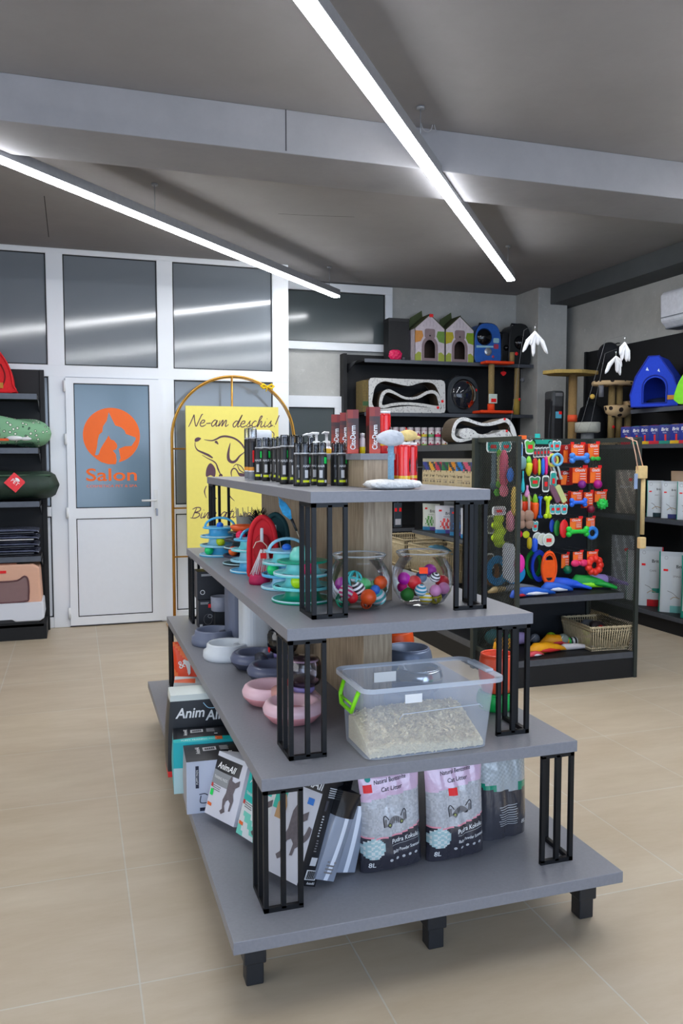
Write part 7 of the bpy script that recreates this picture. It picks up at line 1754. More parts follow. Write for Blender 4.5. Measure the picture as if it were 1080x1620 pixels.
longtoy(853, 784, 820, 8, (34, 96, 210), 'tall blue bone toy beside the carrots', 'bone'); longtoy(865, 783, 821, 13, (190, 226, 30), 'tall lime bone toy in the third row', 'bone')
longtoy(873, 822, 842, 10, (24, 70, 190), 'dark blue round toy in the fourth row', 'disc', None, HY_+0.06); longtoy(881, 823, 848, 12, (30, 130, 50), 'green round toy in the fourth row', 'disc', None, HY_+0.04); longtoy(892, 822, 851, 16, (224, 30, 36), 'red oval rubber toy in the fourth row', 'disc')
longtoy(822, 840, 850, 10, (196, 20, 70), 'crimson ball toy in the fourth row', 'disc'); longtoy(832, 840, 851, 12, (200, 214, 30), 'yellow ball toy in the fourth row', 'disc'); longtoy(836, 850, 868, 8, (190, 170, 20), 'mustard hanging toy below the yellow ball'); longtoy(844, 851, 873, 10, (30, 90, 220), 'bright blue loop toy on a white hook')
for s_, px in ((0, 823), (1, 835.5)):
    t = hang('hanging_toy', ['left', 'right'][s_]+' tan plush toy shaped like a double ball on a rope', px, 782, HY_-0.02*s_)
    b = MB(); b.ball((0, -0.01, -0.135), 0.033, 1, 0.8, 1.15); b.ball((0.004, -0.01, -0.185), 0.029, 1, 0.8, 1.1); b.build('plush_body', T((166, 134, 116), 0.9), t); MB().tube([(0, 0, 0), (0.003, -0.005, -0.05), (0, -0.01, -0.10)], 0.008, 8).build('rope', T((206, 180, 170), 0.9), t)
# rings with rope tails
for px, py, c, nm, dy in ((868, 726, (236, 130, 160), 'pink', 0.03), (873, 728, (220, 214, 90), 'yellow', 0.015), (880, 727, (110, 180, 224), 'pale blue', 0.0)):
    t = hang('rope_ring', nm+' ring toy with a knotted rope tail in the second row', px, py-10, HY_+dy); b = MB(); ringt(b, 8.5*KM, 2.2*KM, 1, (0, -0.01, -10*KM)); b.build('ring', T(c, 0.4), t)
    b = MB(); b.tube([(0, -0.01, -18*KM), (0.012, -0.012, -26*KM), (0.02, -0.012, -34*KM), (0.03, -0.012, -40*KM)], [0.006, 0.007, 0.006, 0.012], 8); b.build('rope_tail', T((190, 206, 204) if nm != 'pink' else (180, 150, 140), 0.9), t)
for px, c, nm in ((870, (120, 80, 100), 'mauve'), (880, (200, 206, 140), 'pale yellow')):
    t = hang('grooming_brush', nm+' slanted brush-like toy hanging below the rings', px, 768, HY_-0.01); b = MB(); b.prism(rrect(-0.018, 0.018, -0.12, 0.0, 0.008), -0.012, 0.0, 'y'); o = b.build('brush_body', T(c, 0.5), t); o.rotation_euler = (0, -0.5, 0)
# frisbees
t = hang('rubber_frisbee', 'orange oval rubber frisbee with two cut-outs in the fifth row', 868, 871, HY_-0.03); t.rotation_euler = (0, 0, 0)
out = [(14*KM*math.cos(2*PI*i/40), -27*KM+27*KM*math.sin(2*PI*i/40)) for i in range(40)]
b = MB(); hl = [(-0.030, -0.060), (0.030, -0.060), (0.020, -0.038), (0.0, -0.030), (-0.020, -0.038)]
wall_with_hole(b, out, hl, -0.008, 0.0); b.build('disc', T((250, 92, 14), 0.4), t, bevel=0.003)
b = MB(); ringt(b, 0.098, 0.006, 0.53, (0, -0.008, -27*KM), 36); b.build('rim', T((240, 84, 14), 0.4), t)
b = MB(); b.prism([(-0.024, -0.172), (0.024, -0.172), (0.010, -0.190), (-0.010, -0.190)], -0.010, -0.0082, 'y'); b.build('lower_slot', m_ink, t)
def flatring(px, py, rx, ry, c, label, dy=0.05, fill=0.55):
    t = hang('rubber_frisbee', label, px, py-ry, HY_+dy); b = MB()
    o = [(rx*KM*math.cos(2*PI*i/36), -ry*KM+ry*KM*math.sin(2*PI*i/36)) for i in range(36)]; h_ = [(x*fill, -ry*KM+(z+ry*KM)*fill) for x, z in o]
    wall_with_hole(b, o, h_, -0.01, 0.0); b.build('disc', T(c, 0.4), t, bevel=0.003); return t
flatring(843, 893, 14, 23, (22, 120, 40), 'dark green rubber ring frisbee in the fifth row', 0.08, 0.7); flatring(852, 895, 14, 25, (24, 60, 190), 'dark blue rubber ring frisbee in the fifth row', 0.04, 0.7)
longtoy(822, 877, 906, 18, (250, 60, 180), 'hot pink flat disc behind the gondola front post', 'disc'); longtoy(814, 890, 924, 38, (40, 160, 220), 'sky blue flat disc behind the mesh side panel', 'disc', None, HY_+0.05)
# behind the left mesh panel
def ropetoy(px, py0, py1, c, c2, label, y=4.62):
    t = hang('rope_toy', label, px, py0, y, hook=True); H_ = (py1-py0)*KM; b = MB()
    for ph in (0, 2.1, 4.2): b.tube([(0.010*math.cos(i*0.9+ph), -0.012+0.010*math.sin(i*0.9+ph), -H_*i/22) for i in range(23)], 0.009, 7)
    b.build('twisted_rope', T(c, 0.9), t); b = MB(); b.ball((0, -0.01, -H_*0.04), 0.024, 0.8, 0.8, 1.2); b.ball((0, -0.01, -H_), 0.024, 1, 1, 1.2); b.build('knot', T(c2, 0.9), t); return t
ropetoy(780, 712, 768, (120, 140, 150), (90, 116, 130), 'grey twisted rope toy behind the left mesh panel', 4.75); ropetoy(789, 716, 765, (196, 196, 140), (120, 190, 60), 'pale green and white rope toy behind the left mesh panel', 4.72)
longtoy(796, 712, 772, 14, (216, 90, 120), 'long pink plush toy behind the left mesh panel', 'oval', None, 4.68); longtoy(797, 766, 786, 16, (224, 120, 140), 'round pink plush toy below the long pink one', 'disc', None, 4.66); longtoy(807, 740, 762, 12, (40, 110, 200), 'blue carded toy behind the left mesh panel', 'disc', None, 4.60)
tagpack(780, 706, 24, 20, (60, 170, 160), 'teal header card with a red dot behind the left mesh', y=4.72, shape='rect'); tagpack(800, 706, 20, 18, (60, 160, 160), 'teal header card with a red sticker behind the left mesh', y=4.68, shape='rect')
longtoy(786, 773, 785, 12, (90, 190, 40), 'small green ball toy behind the left mesh panel', 'disc', None, 4.7); longtoy(812, 770, 815, 10, (226, 190, 90), 'yellow and white patterned long toy behind the gondola post', 'oval', None, 4.60); longtoy(806, 808, 840, 14, (222, 140, 160), 'dusty pink plush toy behind the left mesh panel', 'oval', None, 4.62)
t = hang('hanging_toy', 'large lime green bumpy plush toy behind the left mesh panel', 789, 806, 4.66); b = MB()
for i, (dx, dz, r_) in enumerate(((0, -0.06, 0.034), (-0.012, -0.10, 0.036), (0.012, -0.14, 0.038), (-0.008, -0.18, 0.040), (0.006, -0.215, 0.034))): b.ball((dx, 0, dz), r_, 1.1, 0.7, 0.9)
b.build('plush_body', T((184, 216, 40), 0.85), t)
tagpack(789, 808, 24, 14, (196, 190, 196), 'grey header card with two red dots above the lime plush toy', y=4.64, shape='rect')
tagpack(776, 830, 12, 30, (110, 110, 112), 'grey patterned packet at the back of the left mesh panel', False, 'rect', 4.78); tagpack(775, 888, 14, 26, (96, 80, 70), 'brown and orange packet at the back of the left mesh panel', False, 'rect', 4.76)
t = hang('grooming_mitt', 'pale grey textured grooming mitt behind the left mesh panel', 804, 858, 4.58); b = MB(); b.prism([(-0.045, -0.02), (-0.02, 0.0), (0.03, -0.01), (0.05, -0.05), (0.055, -0.25), (0.02, -0.26), (-0.04, -0.22)], -0.01, 0.0, 'y'); b.build('mitt', spotty('dotted_grey_fabric', (186, 190, 194), (90, 94, 98), (240, 240, 240), 190), t, bevel=0.003)
flatring(786, 903, 20, 24, (40, 150, 210), 'sky blue ring frisbee at the back of the left mesh panel', 0.2, 0.5); flatring(776, 905, 14, 22, (150, 90, 40), 'brown and green ring frisbee at the back of the left mesh panel', 0.23, 0.5)

# plush and rubber toys on the two gondola shelves
def lying(label, px, py, z, y, L, r, c, rz, name='squeaky_toy', kind='snake', c2=None, fingers=0):
    q = U(px, py, 'y', y); t = thing(name, label, 'pet toy', (q.x, y, z+0.001), rz); b = MB()
    b.tube([(-L/2, 0, r*0.4), (-L*0.3, 0, r), (0, 0.004, r*0.95), (L*0.25, 0, r*0.8), (L/2, 0, r*0.35)], [r*0.35, r, r*0.9, r*0.6, r*0.25], 14)
    for k in range(fingers):
        a = (k-(fingers-1)/2)*0.22; b.tube([(L*0.1, (k-(fingers-1)/2)*r*0.3, r*0.8), (L*0.35, L*0.3*math.sin(a), r*0.7), (L*0.62, L*0.55*math.sin(a), r*0.3)], [r*0.3, r*0.32, r*0.2], 8)
    b.build('toy_body', T(c, 0.5), t)
    if c2:
        b = MB(); b.tube([(-L*0.32, -r*0.6, r*0.8), (0, -r*0.62, r*0.62), (L*0.3, -r*0.4, r*0.4)], [r*0.3, r*0.4, r*0.15], 8); b.ball((-L*0.30, -r*0.5, r*1.4), r*0.22); b.build('belly', T(c2, 0.5), t)
    return t
lying('blue and white dolphin toy at the front of the middle gondola shelf', 845, 945, GS2, 4.42, 0.30, 0.030, (30, 96, 200), 0.05, c2=(226, 230, 240))
lying('blue and white shark toy with an orange fin on the middle shelf', 880, 942, GS2, 4.50, 0.22, 0.034, (40, 100, 210), -0.1, c2=(230, 232, 240))
lying('long grey plush toy at the left of the middle gondola shelf', 826, 940, GS2, 4.60, 0.28, 0.026, (120, 126, 136), 0.0); lying('blue and red plush toy behind the front post on the middle shelf', 822, 948, GS2, 4.40, 0.16, 0.026, (50, 90, 190), 0.3, c2=(206, 50, 60))
lying('bright blue rubber octopus toy with long arms on the middle shelf', 896, 935, GS2, 4.58, 0.24, 0.040, (36, 92, 222), -0.35, fingers=4)
lying('green rubber octopus toy with lime arms on the middle shelf', 932, 930, GS2, 4.56, 0.26, 0.046, (24, 160, 60), -0.40, fingers=5, c2=(140, 230, 40)); lying('lilac rubber octopus toy at the right end of the middle shelf', 955, 932, GS2, 4.66, 0.24, 0.038, (160, 140, 204), -0.45, fingers=4)
lying('tan woven toy behind the mesh on the middle shelf', 795, 945, GS2, 4.60, 0.22, 0.020, (150, 130, 90), 0.1)
lying('yellow rubber chicken with a red head on the lowest gondola shelf', 865, 1035, GS, 4.48, 0.30, 0.036, (246, 170, 20), 0.1, fingers=0, c2=(220, 50, 50)); lying('orange-yellow rubber chicken with a red comb on the lowest gondola shelf', 885, 1025, GS, 4.62, 0.26, 0.040, (244, 160, 16), -0.2, c2=(206, 40, 60))
lying('white long-necked rubber toy lying on the lowest gondola shelf', 910, 1036, GS, 4.50, 0.27, 0.022, (210, 204, 204), -0.05); lying('small red and white toy in front of the yellow chickens', 848, 1042, GS, 4.42, 0.12, 0.018, (226, 80, 90), 0.2, c2=(236, 236, 240))
t = lying('yellow and orange patterned toy behind the mesh on the lowest shelf', 800, 1035, GS, 4.62, 0.20, 0.046, (240, 170, 30), 0.3); lying('teal and navy plush toy behind the mesh on the lowest shelf', 782, 1005, GS, 4.76, 0.12, 0.06, (30, 110, 120), 0.9); lying('green plush toy behind the front post on the lowest shelf', 802, 1015, GS, 4.74, 0.12, 0.045, (40, 150, 100), 0.2); lying('lilac plush toy at the back of the lowest shelf', 826, 1015, GS, 4.74, 0.12, 0.045, (170, 150, 200), 0.5)
def gball(label, px, y, r, c, z=GS, kind=None):
    q = U(px, 1015, 'y', y); t = thing('toy_ball', label, 'pet toy', (q.x, y, z+r+0.001), 0.3); MB().ball((0, 0, 0), r, n=20, m=14).build('ball', T(c, 0.8), t)
    MB().tube([(r*1.004*math.cos(a*PI/12), r*0.5*math.sin(a*PI/6), r*0.86*math.sin(a*PI/12)) for a in range(24)], r*0.05, 5, closed=True).build('seam', T((230, 230, 220), 0.7), t)
gball('lime tennis ball left of the grey ball on the lowest shelf', 871, 4.70, 0.038, (160, 206, 30)); gball('grey and green plush ball between tennis balls on the lowest shelf', 890, 4.62, 0.040, (140, 150, 140)); gball('lime tennis ball, upper of two beside the basket', 926, 4.64, 0.026, (190, 226, 30), GS+0.05); gball('lime tennis ball, lower of two beside the basket', 926, 4.58, 0.027, (180, 220, 30)); gball('small grey ball at the back of the lowest shelf', 846, 4.74, 0.032, (110, 116, 126))
t = thing('candy_toy', 'black and white striped candy toy between the grey ball and the tennis balls', 'pet toy', (U(909, 1020, 'y', 4.60).x, 4.60, GS+0.03)); b = MB(); prof = [(0.026, -0.045), (0.028, -0.030), (0.028, -0.015), (0.028, 0.0), (0.028, 0.015), (0.028, 0.030), (0.026, 0.045)]
b.lathe(prof, 18, ax='x', col=[(30, 30, 34), (230, 230, 230)]*3); b.build('striped_body', m_paint, t); MB().lathe([(0.026, -0.052), (0.030, -0.044)], 16, ax='x').build('green_band', T((60, 190, 80)), t)
basket('pale woven basket of small toys on the lowest gondola shelf', (U(942, 1000, 'y', 4.60).x-0.018, 4.575, GS+0.002), -0.08, 0.255, 0.33, 0.155, fl=1.15)
lying('small black and red toy in the basket on the lowest gondola shelf', 945, 990, GS+0.10, 4.60, 0.16, 0.030, (60, 50, 50), 0.4, c2=(200, 50, 50)); lying('grey toy in the basket on the lowest gondola shelf', 935, 985, GS+0.10, 4.66, 0.14, 0.026, (120, 122, 126), -0.6)

# hanging scratching stick on the gondola's right front post
q = U(1015, 745, 'y', 4.22); t = thing('scratching_stick', 'pale wooden post with cream end caps hanging by a rope loop from the gondola corner', 'cat scratcher', (q.x, 4.22, q.z))
KS = 4.98/F_PX*1.02
MB().lathe([(3.4*KS, -100*KS), (3.4*KS, 0)], 16, (0.012, 0, 0)).build('stick', mat('pale_sisal', (204, 180, 128), 0.8, 0, 0.1, 200), t)
m_cream = mat('cream_cap', (226, 196, 138), 0.5)
MB().box(-8*KS, 7*KS, -0.022, 0.022, -12*KS, 8*KS).build('end_cap', m_cream, t, bevel=0.006); MB().box(-3*KS, 8*KS, -0.018, 0.018, -122*KS, -104*KS).build('end_cap', m_cream, t, bevel=0.006)
MB().tube([(-13*KS, 0.08, 52*KS), (GX1-0.012-q.x, GY0+0.012-4.22, 50*KS)], 0.004, 6).build('hook', m_hook, t)
b = MB(); b.tube([(-7*KS, 0, 0), (-12*KS, 0, 24*KS), (-14*KS, 0.03, 52*KS), (-13*KS, 0.10, 53*KS), (-11*KS, 0.0, 46*KS), (-2*KS, 0, 18*KS), (2*KS, 0, 6*KS)], 0.0035, 7); b.build('rope_loop', mat('peach_rope', (216, 176, 150), 0.9), t)
MB().box(-14*KS, -8*KS, -0.003, 0, -28*KS, -4*KS).build('price_tag', mat('pale_blue_tag', (150, 170, 206), 0.5), t)
# white feather lures on thin wires rising from the gondola top
m_feath = mat('white_feather', (236, 236, 238), 0.8, 0, 0.04)
def feather(label, px, py, pts, basepx, y=4.6):
    q = U(px, py, 'y', y); t = thing('feather_lure', label, 'cat toy', (q.x, y, q.z), 0, 'white feather lures')
    for p_ in pts:
        e_ = Vector(((p_[0]-px)*KM, random.uniform(-0.01, 0.01), -(p_[1]-py)*KM)); m1 = e_*0.5+Vector((0.006*(1 if e_.x > 0 else -1), 0, 0.004))
        MB().tube([(0, 0, 0), e_*0.25, m1, e_*0.85, e_], [0.003, 0.012, 0.015, 0.011, 0.004], 8).build('feather', m_feath, t)
    MB().lathe([(0.004, 0), (0.004, 0.02), (0.006, 0.024), (0.001, 0.03)], 8).build('swivel', m_hook, t)
    B_ = U(basepx, 692, 'y', 4.85); d_ = Vector((B_.x-q.x, 4.85-y, GZT-q.z))
    MB().tube([(0, 0, 0.028), (0.02, 0.02, 0.05), Vector((d_.x*0.35, d_.y*0.4, 0.02)), d_*0.8, d_], 0.0009, 4).build('wire', mat('thin_wire', (120, 122, 124), 0.4, 0.5), t)
random.seed(6)
feather('white feather lure in front of the black backpack, left of the column', 846, 524, [(826, 556), (844, 562), (838, 545), (851, 545), (867, 558)], 800)
feather('upper white feather lure at the right, above the leopard print cat tree', 988, 541, [(983, 571), (992, 572), (998, 571), (979, 562)], 905)
feather('lower white feather lure at the right, beside the upper one', 974, 563, [(955, 592), (976, 590), (984, 594), (986, 580)], 925, 4.72)

# ============================================================ RIGHT WALL SHELVING
ru = thing('shelving_unit', 'black shelving along the right wall with pet food bags and a blue house', 'shelving', (0, 0, 0))
RX = 4.45
MB().box(XR-0.03, XR-0.002, 3.4, 7.05, 0.0, 2.43).build('back_panel', m_unit, ru); MB().box(RX+0.02, XR-0.03, 3.4, 7.05, 0.0, 0.11).build('plinth', m_unit, ru)
MB().box(XR-0.06, XR-0.03, 7.02, 7.05, 0.0, 2.43).build('upright', m_unit, ru); MB().box(XR-0.06, XR-0.03, 5.62, 5.66, 0.0, 2.43).build('upright', m_unit, ru)
for z, y1 in ((1.795, 5.86), (1.505, 7.02), (0.905, 7.02), (0.145, 7.02)): shelf(ru, RX, XR-0.03, 3.4, y1, z, 'x')
RZ = [1.796, 1.506, 0.906, 0.146]
# blue felt pet house
m_bluef = mat('blue_felt', (24, 62, 196), 0.8, 0, 0.05, 80)
t = thing('pet_house', 'royal blue felt pet house with an arched doorway on the right wall shelf', 'pet house', (4.553, 5.64, RZ[0]+0.008), math.radians(-52))
w_, hw, ht = 0.36, 0.24, 0.40
out = [(-w_/2, 0.0), (w_/2, 0.0), (w_/2+0.01, hw*0.4), (w_/2-0.04, hw), (0.03, ht), (-0.05, ht), (-w_/2+0.03, hw), (-w_/2-0.01, hw*0.4)]
hole = [(0.085*math.cos(PI-PI*i/14), 0.145+0.085*math.sin(PI-PI*i/14)) for i in range(15)]; hole = [(-0.085, 0.025)]+hole+[(0.085, 0.025)]
b = MB(); wall_with_hole(b, out, hole, -0.17, -0.155); b.prism(out, 0.155, 0.17, 'y'); n = len(out)
vs = [(p[0], -0.17, p[1]) for p in out]+[(p[0], 0.17, p[1]) for p in out]; b.add(vs, [(i, (i+1) % n, (i+1) % n+n, i+n) for i in range(n)]); b.build('house_shell', m_bluef, t)
b = MB(); b.tube([(p[0], -0.17, p[1]) for p in out], 0.006, 6, closed=True); b.tube([(p[0]*1.12, -0.172, 0.0+p[1]*1.08) for p in hole], 0.005, 6, closed=True); b.build('piping', mat('deep_blue_piping', (14, 40, 150), 0.7), t)
MB().box(0.10, 0.155, -0.176, -0.171, 0.05, 0.085).build('tan_patch', mat('tan_label', (0, 0, 0)), t)
b = MB(); b.prism([(-0.07, 0.29), (-0.045, 0.285), (-0.06, 0.315)], -0.174, -0.171, 'y'); b.prism([(0.02, 0.28), (0.04, 0.27), (0.03, 0.298)], -0.174, -0.171, 'y'); b.build('star_window', mat('white_star', (206, 222, 240), 0.5), t)
b = MB(); b.ball((0, 0.05, 0.045), 0.10, 1.2, 1, 0.35); b.build('inner_cushion', mat('dark_blue_cushion', (14, 30, 70), 0.9), t)
t = thing('pet_house', 'lime green felt pet house cut off by the right edge of the photo', 'pet house', (4.55, 5.09, RZ[0]+0.001), -0.9)
b = MB(); b.prism([(p_[0], max(0, p_[1])) for p_ in smooth_loop([(-0.18, 0), (0.18, 0), (0.2, 0.12), (0.12, 0.26), (0, 0.30), (-0.12, 0.26), (-0.2, 0.12)], 3)], -0.15, 0.15, 'y'); b.build('house_shell', mat('lime_felt', (120, 206, 40), 0.8), t, bevel=0.03)
b = MB(); b.prism([(0.08*math.cos(2*PI*i/20), 0.12+0.09*math.sin(2*PI*i/20)) for i in range(20)], -0.154, -0.149, 'y'); b.build('doorway', mat('dark_opening', (30, 60, 20), 0.9), t)
# blue snack boxes
sp0 = None
yl = [6.02, 5.885, 5.775, 5.655, 5.53, 5.40, 5.30]; pos_ = ['farthest', 'second farthest', 'third farthest', 'middle', 'third nearest', 'second nearest', 'nearest']
for i, y_ in enumerate(yl):
    acc = [(206, 40, 60), (40, 150, 130), (226, 180, 40)][i % 3]
    def cf(f, u, v, acc=acc):
        if v < 0.16: return acc
        if f == 'front' and (u-0.55)**2*2+(v-0.36)**2 < 0.035: return (226, 40, 40)
        return (28, 44, 138)
    pack('snack_box', 'royal blue snack pouch with red blob, %s one on the right wall shelf' % pos_[i], 'treats', (4.53, y_, RZ[1]), (0, 0, -1.05+0.08*math.sin(i*2)), 0.088, 0.035, 0.152, cf, [('front', 'Brit', 0.036, 0.044, 0.115, m_winK, dict(bold=0.02, shear=0.1)), ('front', 'Care', 0.014, 0.044, 0.09, m_winK)], 'blue snack pouches', bulge=0.006, n=6)
# white food bags
def foodbag(label, px, py_base, w_, h_, z, rz, side, low, txt, x=4.56, y_=None, st=True, grp='white pet food bags'):
    if y_ is None: y_ = U(px, 820, 'x', x).y
    def cf(s, v):
        if abs(s) > 0.93 and side: return side
        if v < 0.13 and low: return low if (s > -0.2 or low == (24, 140, 120)) else (206, 212, 214)
        if v > 0.93: return (196, 202, 206)
        if low == (200, 30, 40) and s > 0.2 and v < 0.3 and v > 0.24: return (40, 150, 130)
        return (204, 210, 214)
    tx = [('Brit', h_*0.075, w_*0.20, h_*0.76, m_ink, dict(bold=0.012)), (txt, h_*0.045, w_*0.12, h_*0.60, m_greyfur), ('#line', [(0.012*math.cos(a/8*PI), 0.012*math.sin(a/8*PI)) for a in range(17)], -w_*0.26, h_*0.90, m_greyfur, dict(w=0.002)), ('#line', [(-w_*0.2, 0.02), (0, 0.0), (w_*0.15, -0.03)], 0, h_*0.32, m_greyfur, dict(w=0.004)), ('#line', [(-0.03, 0), (0.0, 0.02), (0.04, 0.01)], 0.01, h_*0.22, mat('tan_ink', (170, 150, 120), 0.5), dict(w=0.006))]
    if st: tx.append(('#rect', (w_*0.16, h_*0.035), -w_*0.27, h_*0.70, m_red))
    return pouch('food_bag', label, 'pet food bag', (x, y_, z), rz, w_, h_, w_*0.34, cf, tx, group=grp, seed=int(px), nu=20, nv=26, foot=0.8)
foodbag('tall white pet food bag with a red side, lowest shelf of the right wall', 1030, 975, 0.20, 0.50, RZ[3], -0.75, (206, 30, 36), (200, 30, 40), 'CARE', 4.60, 5.76)
foodbag('tall white pet food bag with teal edges and a plant sketch, lowest right shelf', 1062, 985, 0.225, 0.49, RZ[3], -0.75, (30, 140, 120), (120, 186, 180), 'SMALL', 4.58, 5.45)
foodbag('white pet food bag with teal edge at the extreme right of the lowest shelf', 1085, 990, 0.22, 0.49, RZ[3], -0.75, (24, 140, 120), (24, 140, 120), 'LARGE', 4.56, 5.17)
foodbag('white and green pet food bag behind the hanging stick on the lowest right shelf', 1006, 960, 0.17, 0.44, RZ[3], -0.9, (60, 150, 110), (90, 170, 100), 'FRESH', 4.66, 6.02, False)
foodbag('small white pet food bag with green edge, left of three on the middle right shelf', 1036, 815, 0.135, 0.30, RZ[2], -0.85, (40, 150, 130), (40, 60, 66), 'BABY', 4.56, 5.67)
foodbag('small white pet food bag with dark foot, middle of three on the middle right shelf', 1055, 815, 0.135, 0.30, RZ[2], -0.85, (190, 196, 206), (50, 56, 110), 'ITCH', 4.56, 5.49)
foodbag('small white pet food bag with teal foot, right of three on the middle right shelf', 1075, 815, 0.135, 0.30, RZ[2], -0.85, (40, 150, 130), (40, 150, 130), 'HAIR', 4.56, 5.31)
pouch('food_bag', 'flat kraft brown bag lying behind the small white food bags', 'pet food bag', (4.72, 5.45, RZ[2]+0.0), -0.9, 0.30, 0.38, 0.06, lambda s, v: (170, 140, 110), [('EKO', 0.02, 0.08, 0.32, m_winK)], seed=77, nu=10, nv=14)
pouch('food_bag', 'dark green bag behind the small white food bags at the right edge', 'pet food bag', (4.74, 5.15, RZ[2]+0.0), -0.9, 0.20, 0.42, 0.06, lambda s, v: (30, 90, 66), [('#dot', 0.02, 0, 0.36, m_red)], seed=78, nu=10, nv=14)
# dark bags seen through the right mesh panel
for lb, y_, w_, h_, z, c, tx in (('dark grey dog food bag behind the mesh on the middle right shelf', 6.78, 0.30, 0.44, RZ[2], (58, 60, 60), 'Taste'), ('beige patterned bag with a red sticker behind the mesh, middle right shelf', 6.12, 0.20, 0.38, RZ[2], (176, 164, 150), 'Natura'), ('black dog food bag lettered B behind the mesh on the lowest right shelf', 6.82, 0.34, 0.50, RZ[3], (40, 42, 44), 'B'), ('pale grey bag with a red dot behind the mesh on the lowest right shelf', 6.16, 0.20, 0.56, RZ[3], (176, 180, 184), 'Mini')):
    pouch('food_bag', lb, 'pet food bag', (4.62, y_, z), -0.95, w_, h_, 0.10, lambda s, v, c=c: tuple(int(x*(0.8+0.25*(math.sin(s*9+v*14) > 0.5))) for x in c), [(tx, h_*0.16 if tx == 'B' else h_*0.09, 0, h_*0.62, m_greyinkl, dict(bold=0.01)), ('#rect', (0.05, 0.004), 0, h_*0.45, m_greyfur), ('#rect', (0.06, 0.004), 0, h_*0.38, m_greyfur), ('#rect', (0.03, 0.025), w_*0.2, h_*0.78, m_red)], seed=int(y_*100), nu=14, nv=20)

# ============================================================ CAT TREES
m_beige = mat('beige_plush', (150, 128, 84), 0.9, 0, 0.1, 60, bump=0.4)
m_leo = spotty('leopard_plush', (206, 176, 132), (40, 30, 26), (40, 30, 26), 15, 0.9)
yT = 6.45; q = U(906, 600, 'y', yT); q0 = U(863, 588, 'y', yT); q1 = U(941, 588, 'y', yT)
t = thing('cat_tree', 'tall tan cat tree with a wavy top plate in front of the concrete column', 'cat tree', (q.x, yT, 0))
o = []
hwT = (q1.x-q0.x)/2; cxT = (q0.x+q1.x)/2-q.x
for i in range(40):
    a = 2*PI*i/40; k = 1+0.05*math.sin(7*a); o.append((cxT+hwT*k*math.cos(a), 0.17*k*math.sin(a)))
MB().prism(o, q0.z-0.02, q0.z+0.012, 'z').build('top_plate', mat('mustard_plush', (168, 142, 78), 0.9, 0, 0.1, 60), t, bevel=0.008)
MB().lathe([(0.038, 0.03), (0.038, q0.z-0.02)], 20).build('scratching_post', mat('sisal_brown', (140, 112, 70), 0.9, 0, 0.15, 150, bump=0.5), t)
MB().box(-0.12, 0.12, -0.12, 0.12, 0, 0.03).build('base_plate', m_beige, t, bevel=0.008)
zo_ = U(906, 662, 'y', yT).z; MB().lathe([(0.043, zo_-0.03), (0.043, zo_+0.03)], 20).build('orange_sleeve', T((226, 80, 40), 0.7), t)
q = U(876, 660, 'y', 6.66); zt = U(876, 619, 'y', 6.66).z
t = thing('pet_backpack', 'slim black bag with a blue and red label beside the tan cat tree', 'pet backpack', (q.x, 6.66, 0)); w_ = 26*6.9/F_PX
MB().box(-w_/2, w_/2, -0.07, 0.07, 0.02, zt-0.06).build('bag_body', mat('black_nylon', (26, 27, 30), 0.6, 0, 0.1), t, bevel=0.03)
MB().box(-w_/2*0.9, w_/2*0.9, -0.075, 0.075, zt-0.15, zt).build('grey_top', mat('charcoal_nylon', (66, 68, 70), 0.6), t, bevel=0.02)
b = MB(); zc = U(876, 657, 'y', 6.66).z; b.box(-0.03, 0.03, -0.078, -0.0705, zc-0.03, zc+0.03); o_ = b.build('blue_label', mat('label_blue', (90, 170, 200), 0.5), t); b = MB(); b.box(0.0, 0.032, -0.080, -0.0785, zc+0.005, zc+0.032); b.build('red_label', m_red, o_)
b = MB(); b.tube([(-w_/2, -0.06, zt-0.10), (-w_/2-0.03, -0.08, zt-0.3), (-w_/2-0.035, -0.08, zt-0.5), (-w_/2-0.01, -0.06, zt-0.65)], 0.008, 6); b.build('strap', m_dark, t)
MB().box(-0.035, 0.035, -0.085, -0.0755, zt-0.05, zt-0.02).build('badge', mat('silver_vent', (0, 0, 0)), t)
# leopard cat tree on the right unit
yL = 6.28; q = U(968, 640, 'y', yL)
t = thing('cat_tree', 'leopard print cat tree with a round top plate, left end of the right wall shelving', 'cat tree', (4.56, yL, RZ[1]+0.001))
def lx(px): return U(px, 640, 'y', yL).x-4.56
zt = U(968, 606, 'y', yL).z-RZ[1]; zm = U(968, 650, 'y', yL).z-RZ[1]
b = MB(); b.lathe([(0.195, zt-0.025), (0.2, zt-0.01), (0.2, zt), (0.19, zt+0.012)], 32, ((lx(928)+lx(1008))/2, 0, 0), sy=0.7); b.build('top_plate', m_leo, t)
for px, z0_, z1_ in ((967, 0.0, zt-0.025), (979, 0.0, zt-0.025), (993, 0.0, zm)): MB().lathe([(0.030, z0_), (0.030, z1_)], 16, (lx(px), 0, 0)).build('scratching_post', m_sis, t)
b = MB(); b.lathe([(0.06, zm-0.06), (0.12, zm-0.02), (0.135, zm+0.04), (0.11, zm+0.045), (0.05, zm)], 28, (lx(975), -0.03, 0), sy=0.8); b.build('bowl_bed', m_leo, t)
MB().box(lx(985), lx(1000), -0.07, 0.07, zm+0.03, zm+0.085).build('leopard_block', m_leo, t, bevel=0.008)
MB().box(lx(940), lx(1000), -0.12, 0.12, 0.0, 0.02).build('base_plate', m_leo, t)
MB().lathe([(0.022, zt-0.13), (0.022, zt-0.03)], 14, (lx(945), -0.05, 0)).build('hanging_toy', mat('grey_pompom', (0, 0, 0)), t); MB().ball((lx(927)+0.02, -0.06, zt-0.13), 0.022).build('yellow_puff', T((206, 170, 80), 0.9), t)
MB().ball((lx(967), -0.034, 0.16), 0.014, sy=0.4).build('red_sticker', m_red, t)
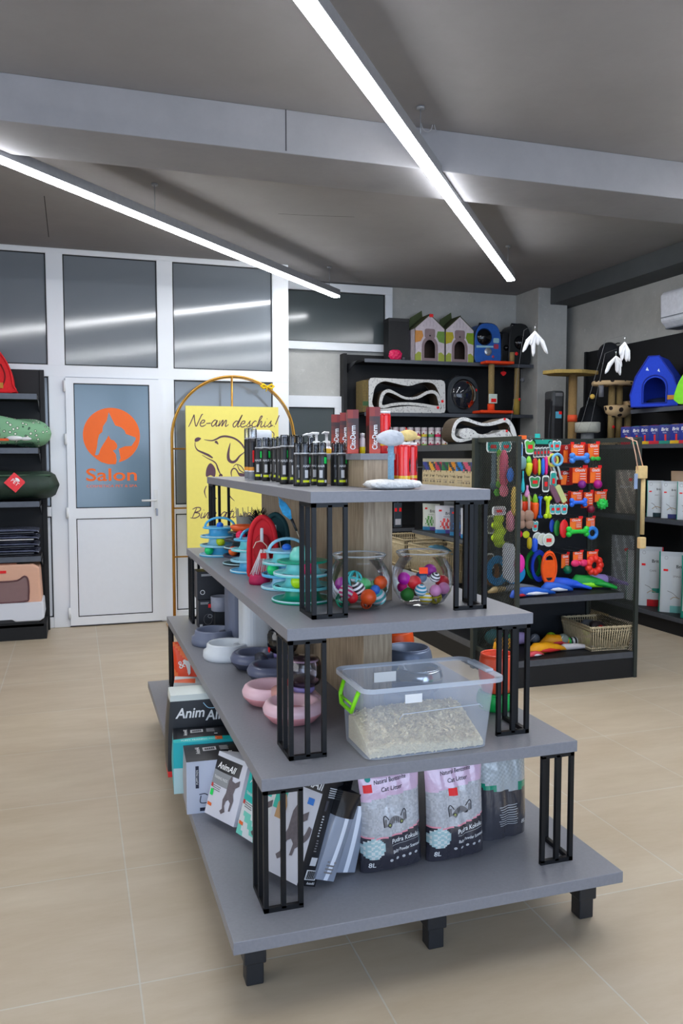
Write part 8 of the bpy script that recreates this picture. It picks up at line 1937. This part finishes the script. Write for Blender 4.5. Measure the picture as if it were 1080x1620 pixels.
# low grey bed tree
yG = 6.2; q = U(932, 690, 'y', yG); zb = U(932, 669, 'y', yG).z; zl = U(932, 683, 'y', yG).z; wG = 20*6.9/F_PX
t = thing('cat_tree', 'low cat tree with a pale grey bowl bed, before the leopard print one', 'cat tree', (q.x-0.02, yG, 0))
b = MB(); b.lathe([(wG*0.85, zl-0.01), (wG, zl), (wG*1.02, zb), (wG*0.92, zb+0.005), (wG*0.8, zl+0.02), (0.001, zl+0.015)], 30); b.build('bowl_bed', mat('pale_grey_plush', (166, 166, 156), 0.9, 0, 0.06, 60, bump=0.4), t)
MB().lathe([(0.055, 0.03), (0.055, zl-0.01)], 20).build('post', mat('grey_post', (110, 112, 114), 0.9), t); MB().box(-0.15, 0.15, -0.15, 0.15, 0, 0.03).build('base_plate', m_beige, t, bevel=0.006)
yF_ = 6.70; q = U(935, 650, 'y', yF_); t = thing('plush_bag', 'black rounded plush carrier standing behind the pale grey bowl bed', 'pet carrier', (q.x, yF_, RZ[1])); zt_ = U(935, 635, 'y', yF_).z-RZ[1]
b = MB(); b.lathe([(0.12, 0.0), (0.14, 0.03), (0.14, zt_*0.5), (0.10, zt_*0.85), (0.001, zt_)], 24); b.build('carrier_body', mat('black_fabric', (26, 28, 34), 0.85), t); MB().tube([(-0.06, 0, zt_-0.04), (-0.03, 0, zt_+0.03), (0.03, 0, zt_+0.03), (0.06, 0, zt_-0.04)], 0.008, 6).build('handle', m_dark, t)
q = U(962, 556, 'x', 4.70); t = thing('pet_carrier', 'black round carrier hung high at the left end of the right shelving', 'pet carrier', (4.70, q.y, q.z))
b = MB(); b.ball((0, 0, -0.02), 0.13, 0.6, 1.0, 0.8); b.build('carrier_body', mat('black_fabric', (0, 0, 0)), t); MB().tube([(0.05, 0, 0.06), (0.10, 0, 0.08), (XR-0.03-4.70, 0, 0.08)], 0.006, 6).build('bracket', m_dark, t)

# ============================================================ AIR CONDITIONER
a = U(1045, 462, 'x', 4.63)
t = thing('air_conditioner', 'white wall-mounted air conditioner high on the right wall', 'air conditioner', (XR-0.002, a.y, 0))
z1_ = U(1045, 462, 'x', 4.63).z; z0_ = U(1048, 518, 'x', 4.63).z
pr_ = [(-0.22, z0_+0.05), (-0.23, z1_-0.03), (-0.20, z1_), (0.0, z1_), (0.0, z0_-0.01), (-0.15, z0_-0.01)]
b = MB(); b.prism([(p_[0], p_[1]) for p_ in pr_], -0.85, 0.0, 'y'); b.build('casing', mat('ac_white', (216, 218, 226), 0.35), t, bevel=0.02)
b = MB(); b.box(-0.19, -0.06, -0.82, -0.03, z0_-0.014, z0_-0.004); b.build('air_vane', mat('vane_grey', (110, 114, 124), 0.4), t); b = MB(); b.box(-0.232, -0.228, -0.83, -0.02, z0_+0.075, z0_+0.080); b.build('seam', mat('vane_grey', (0, 0, 0)), t)
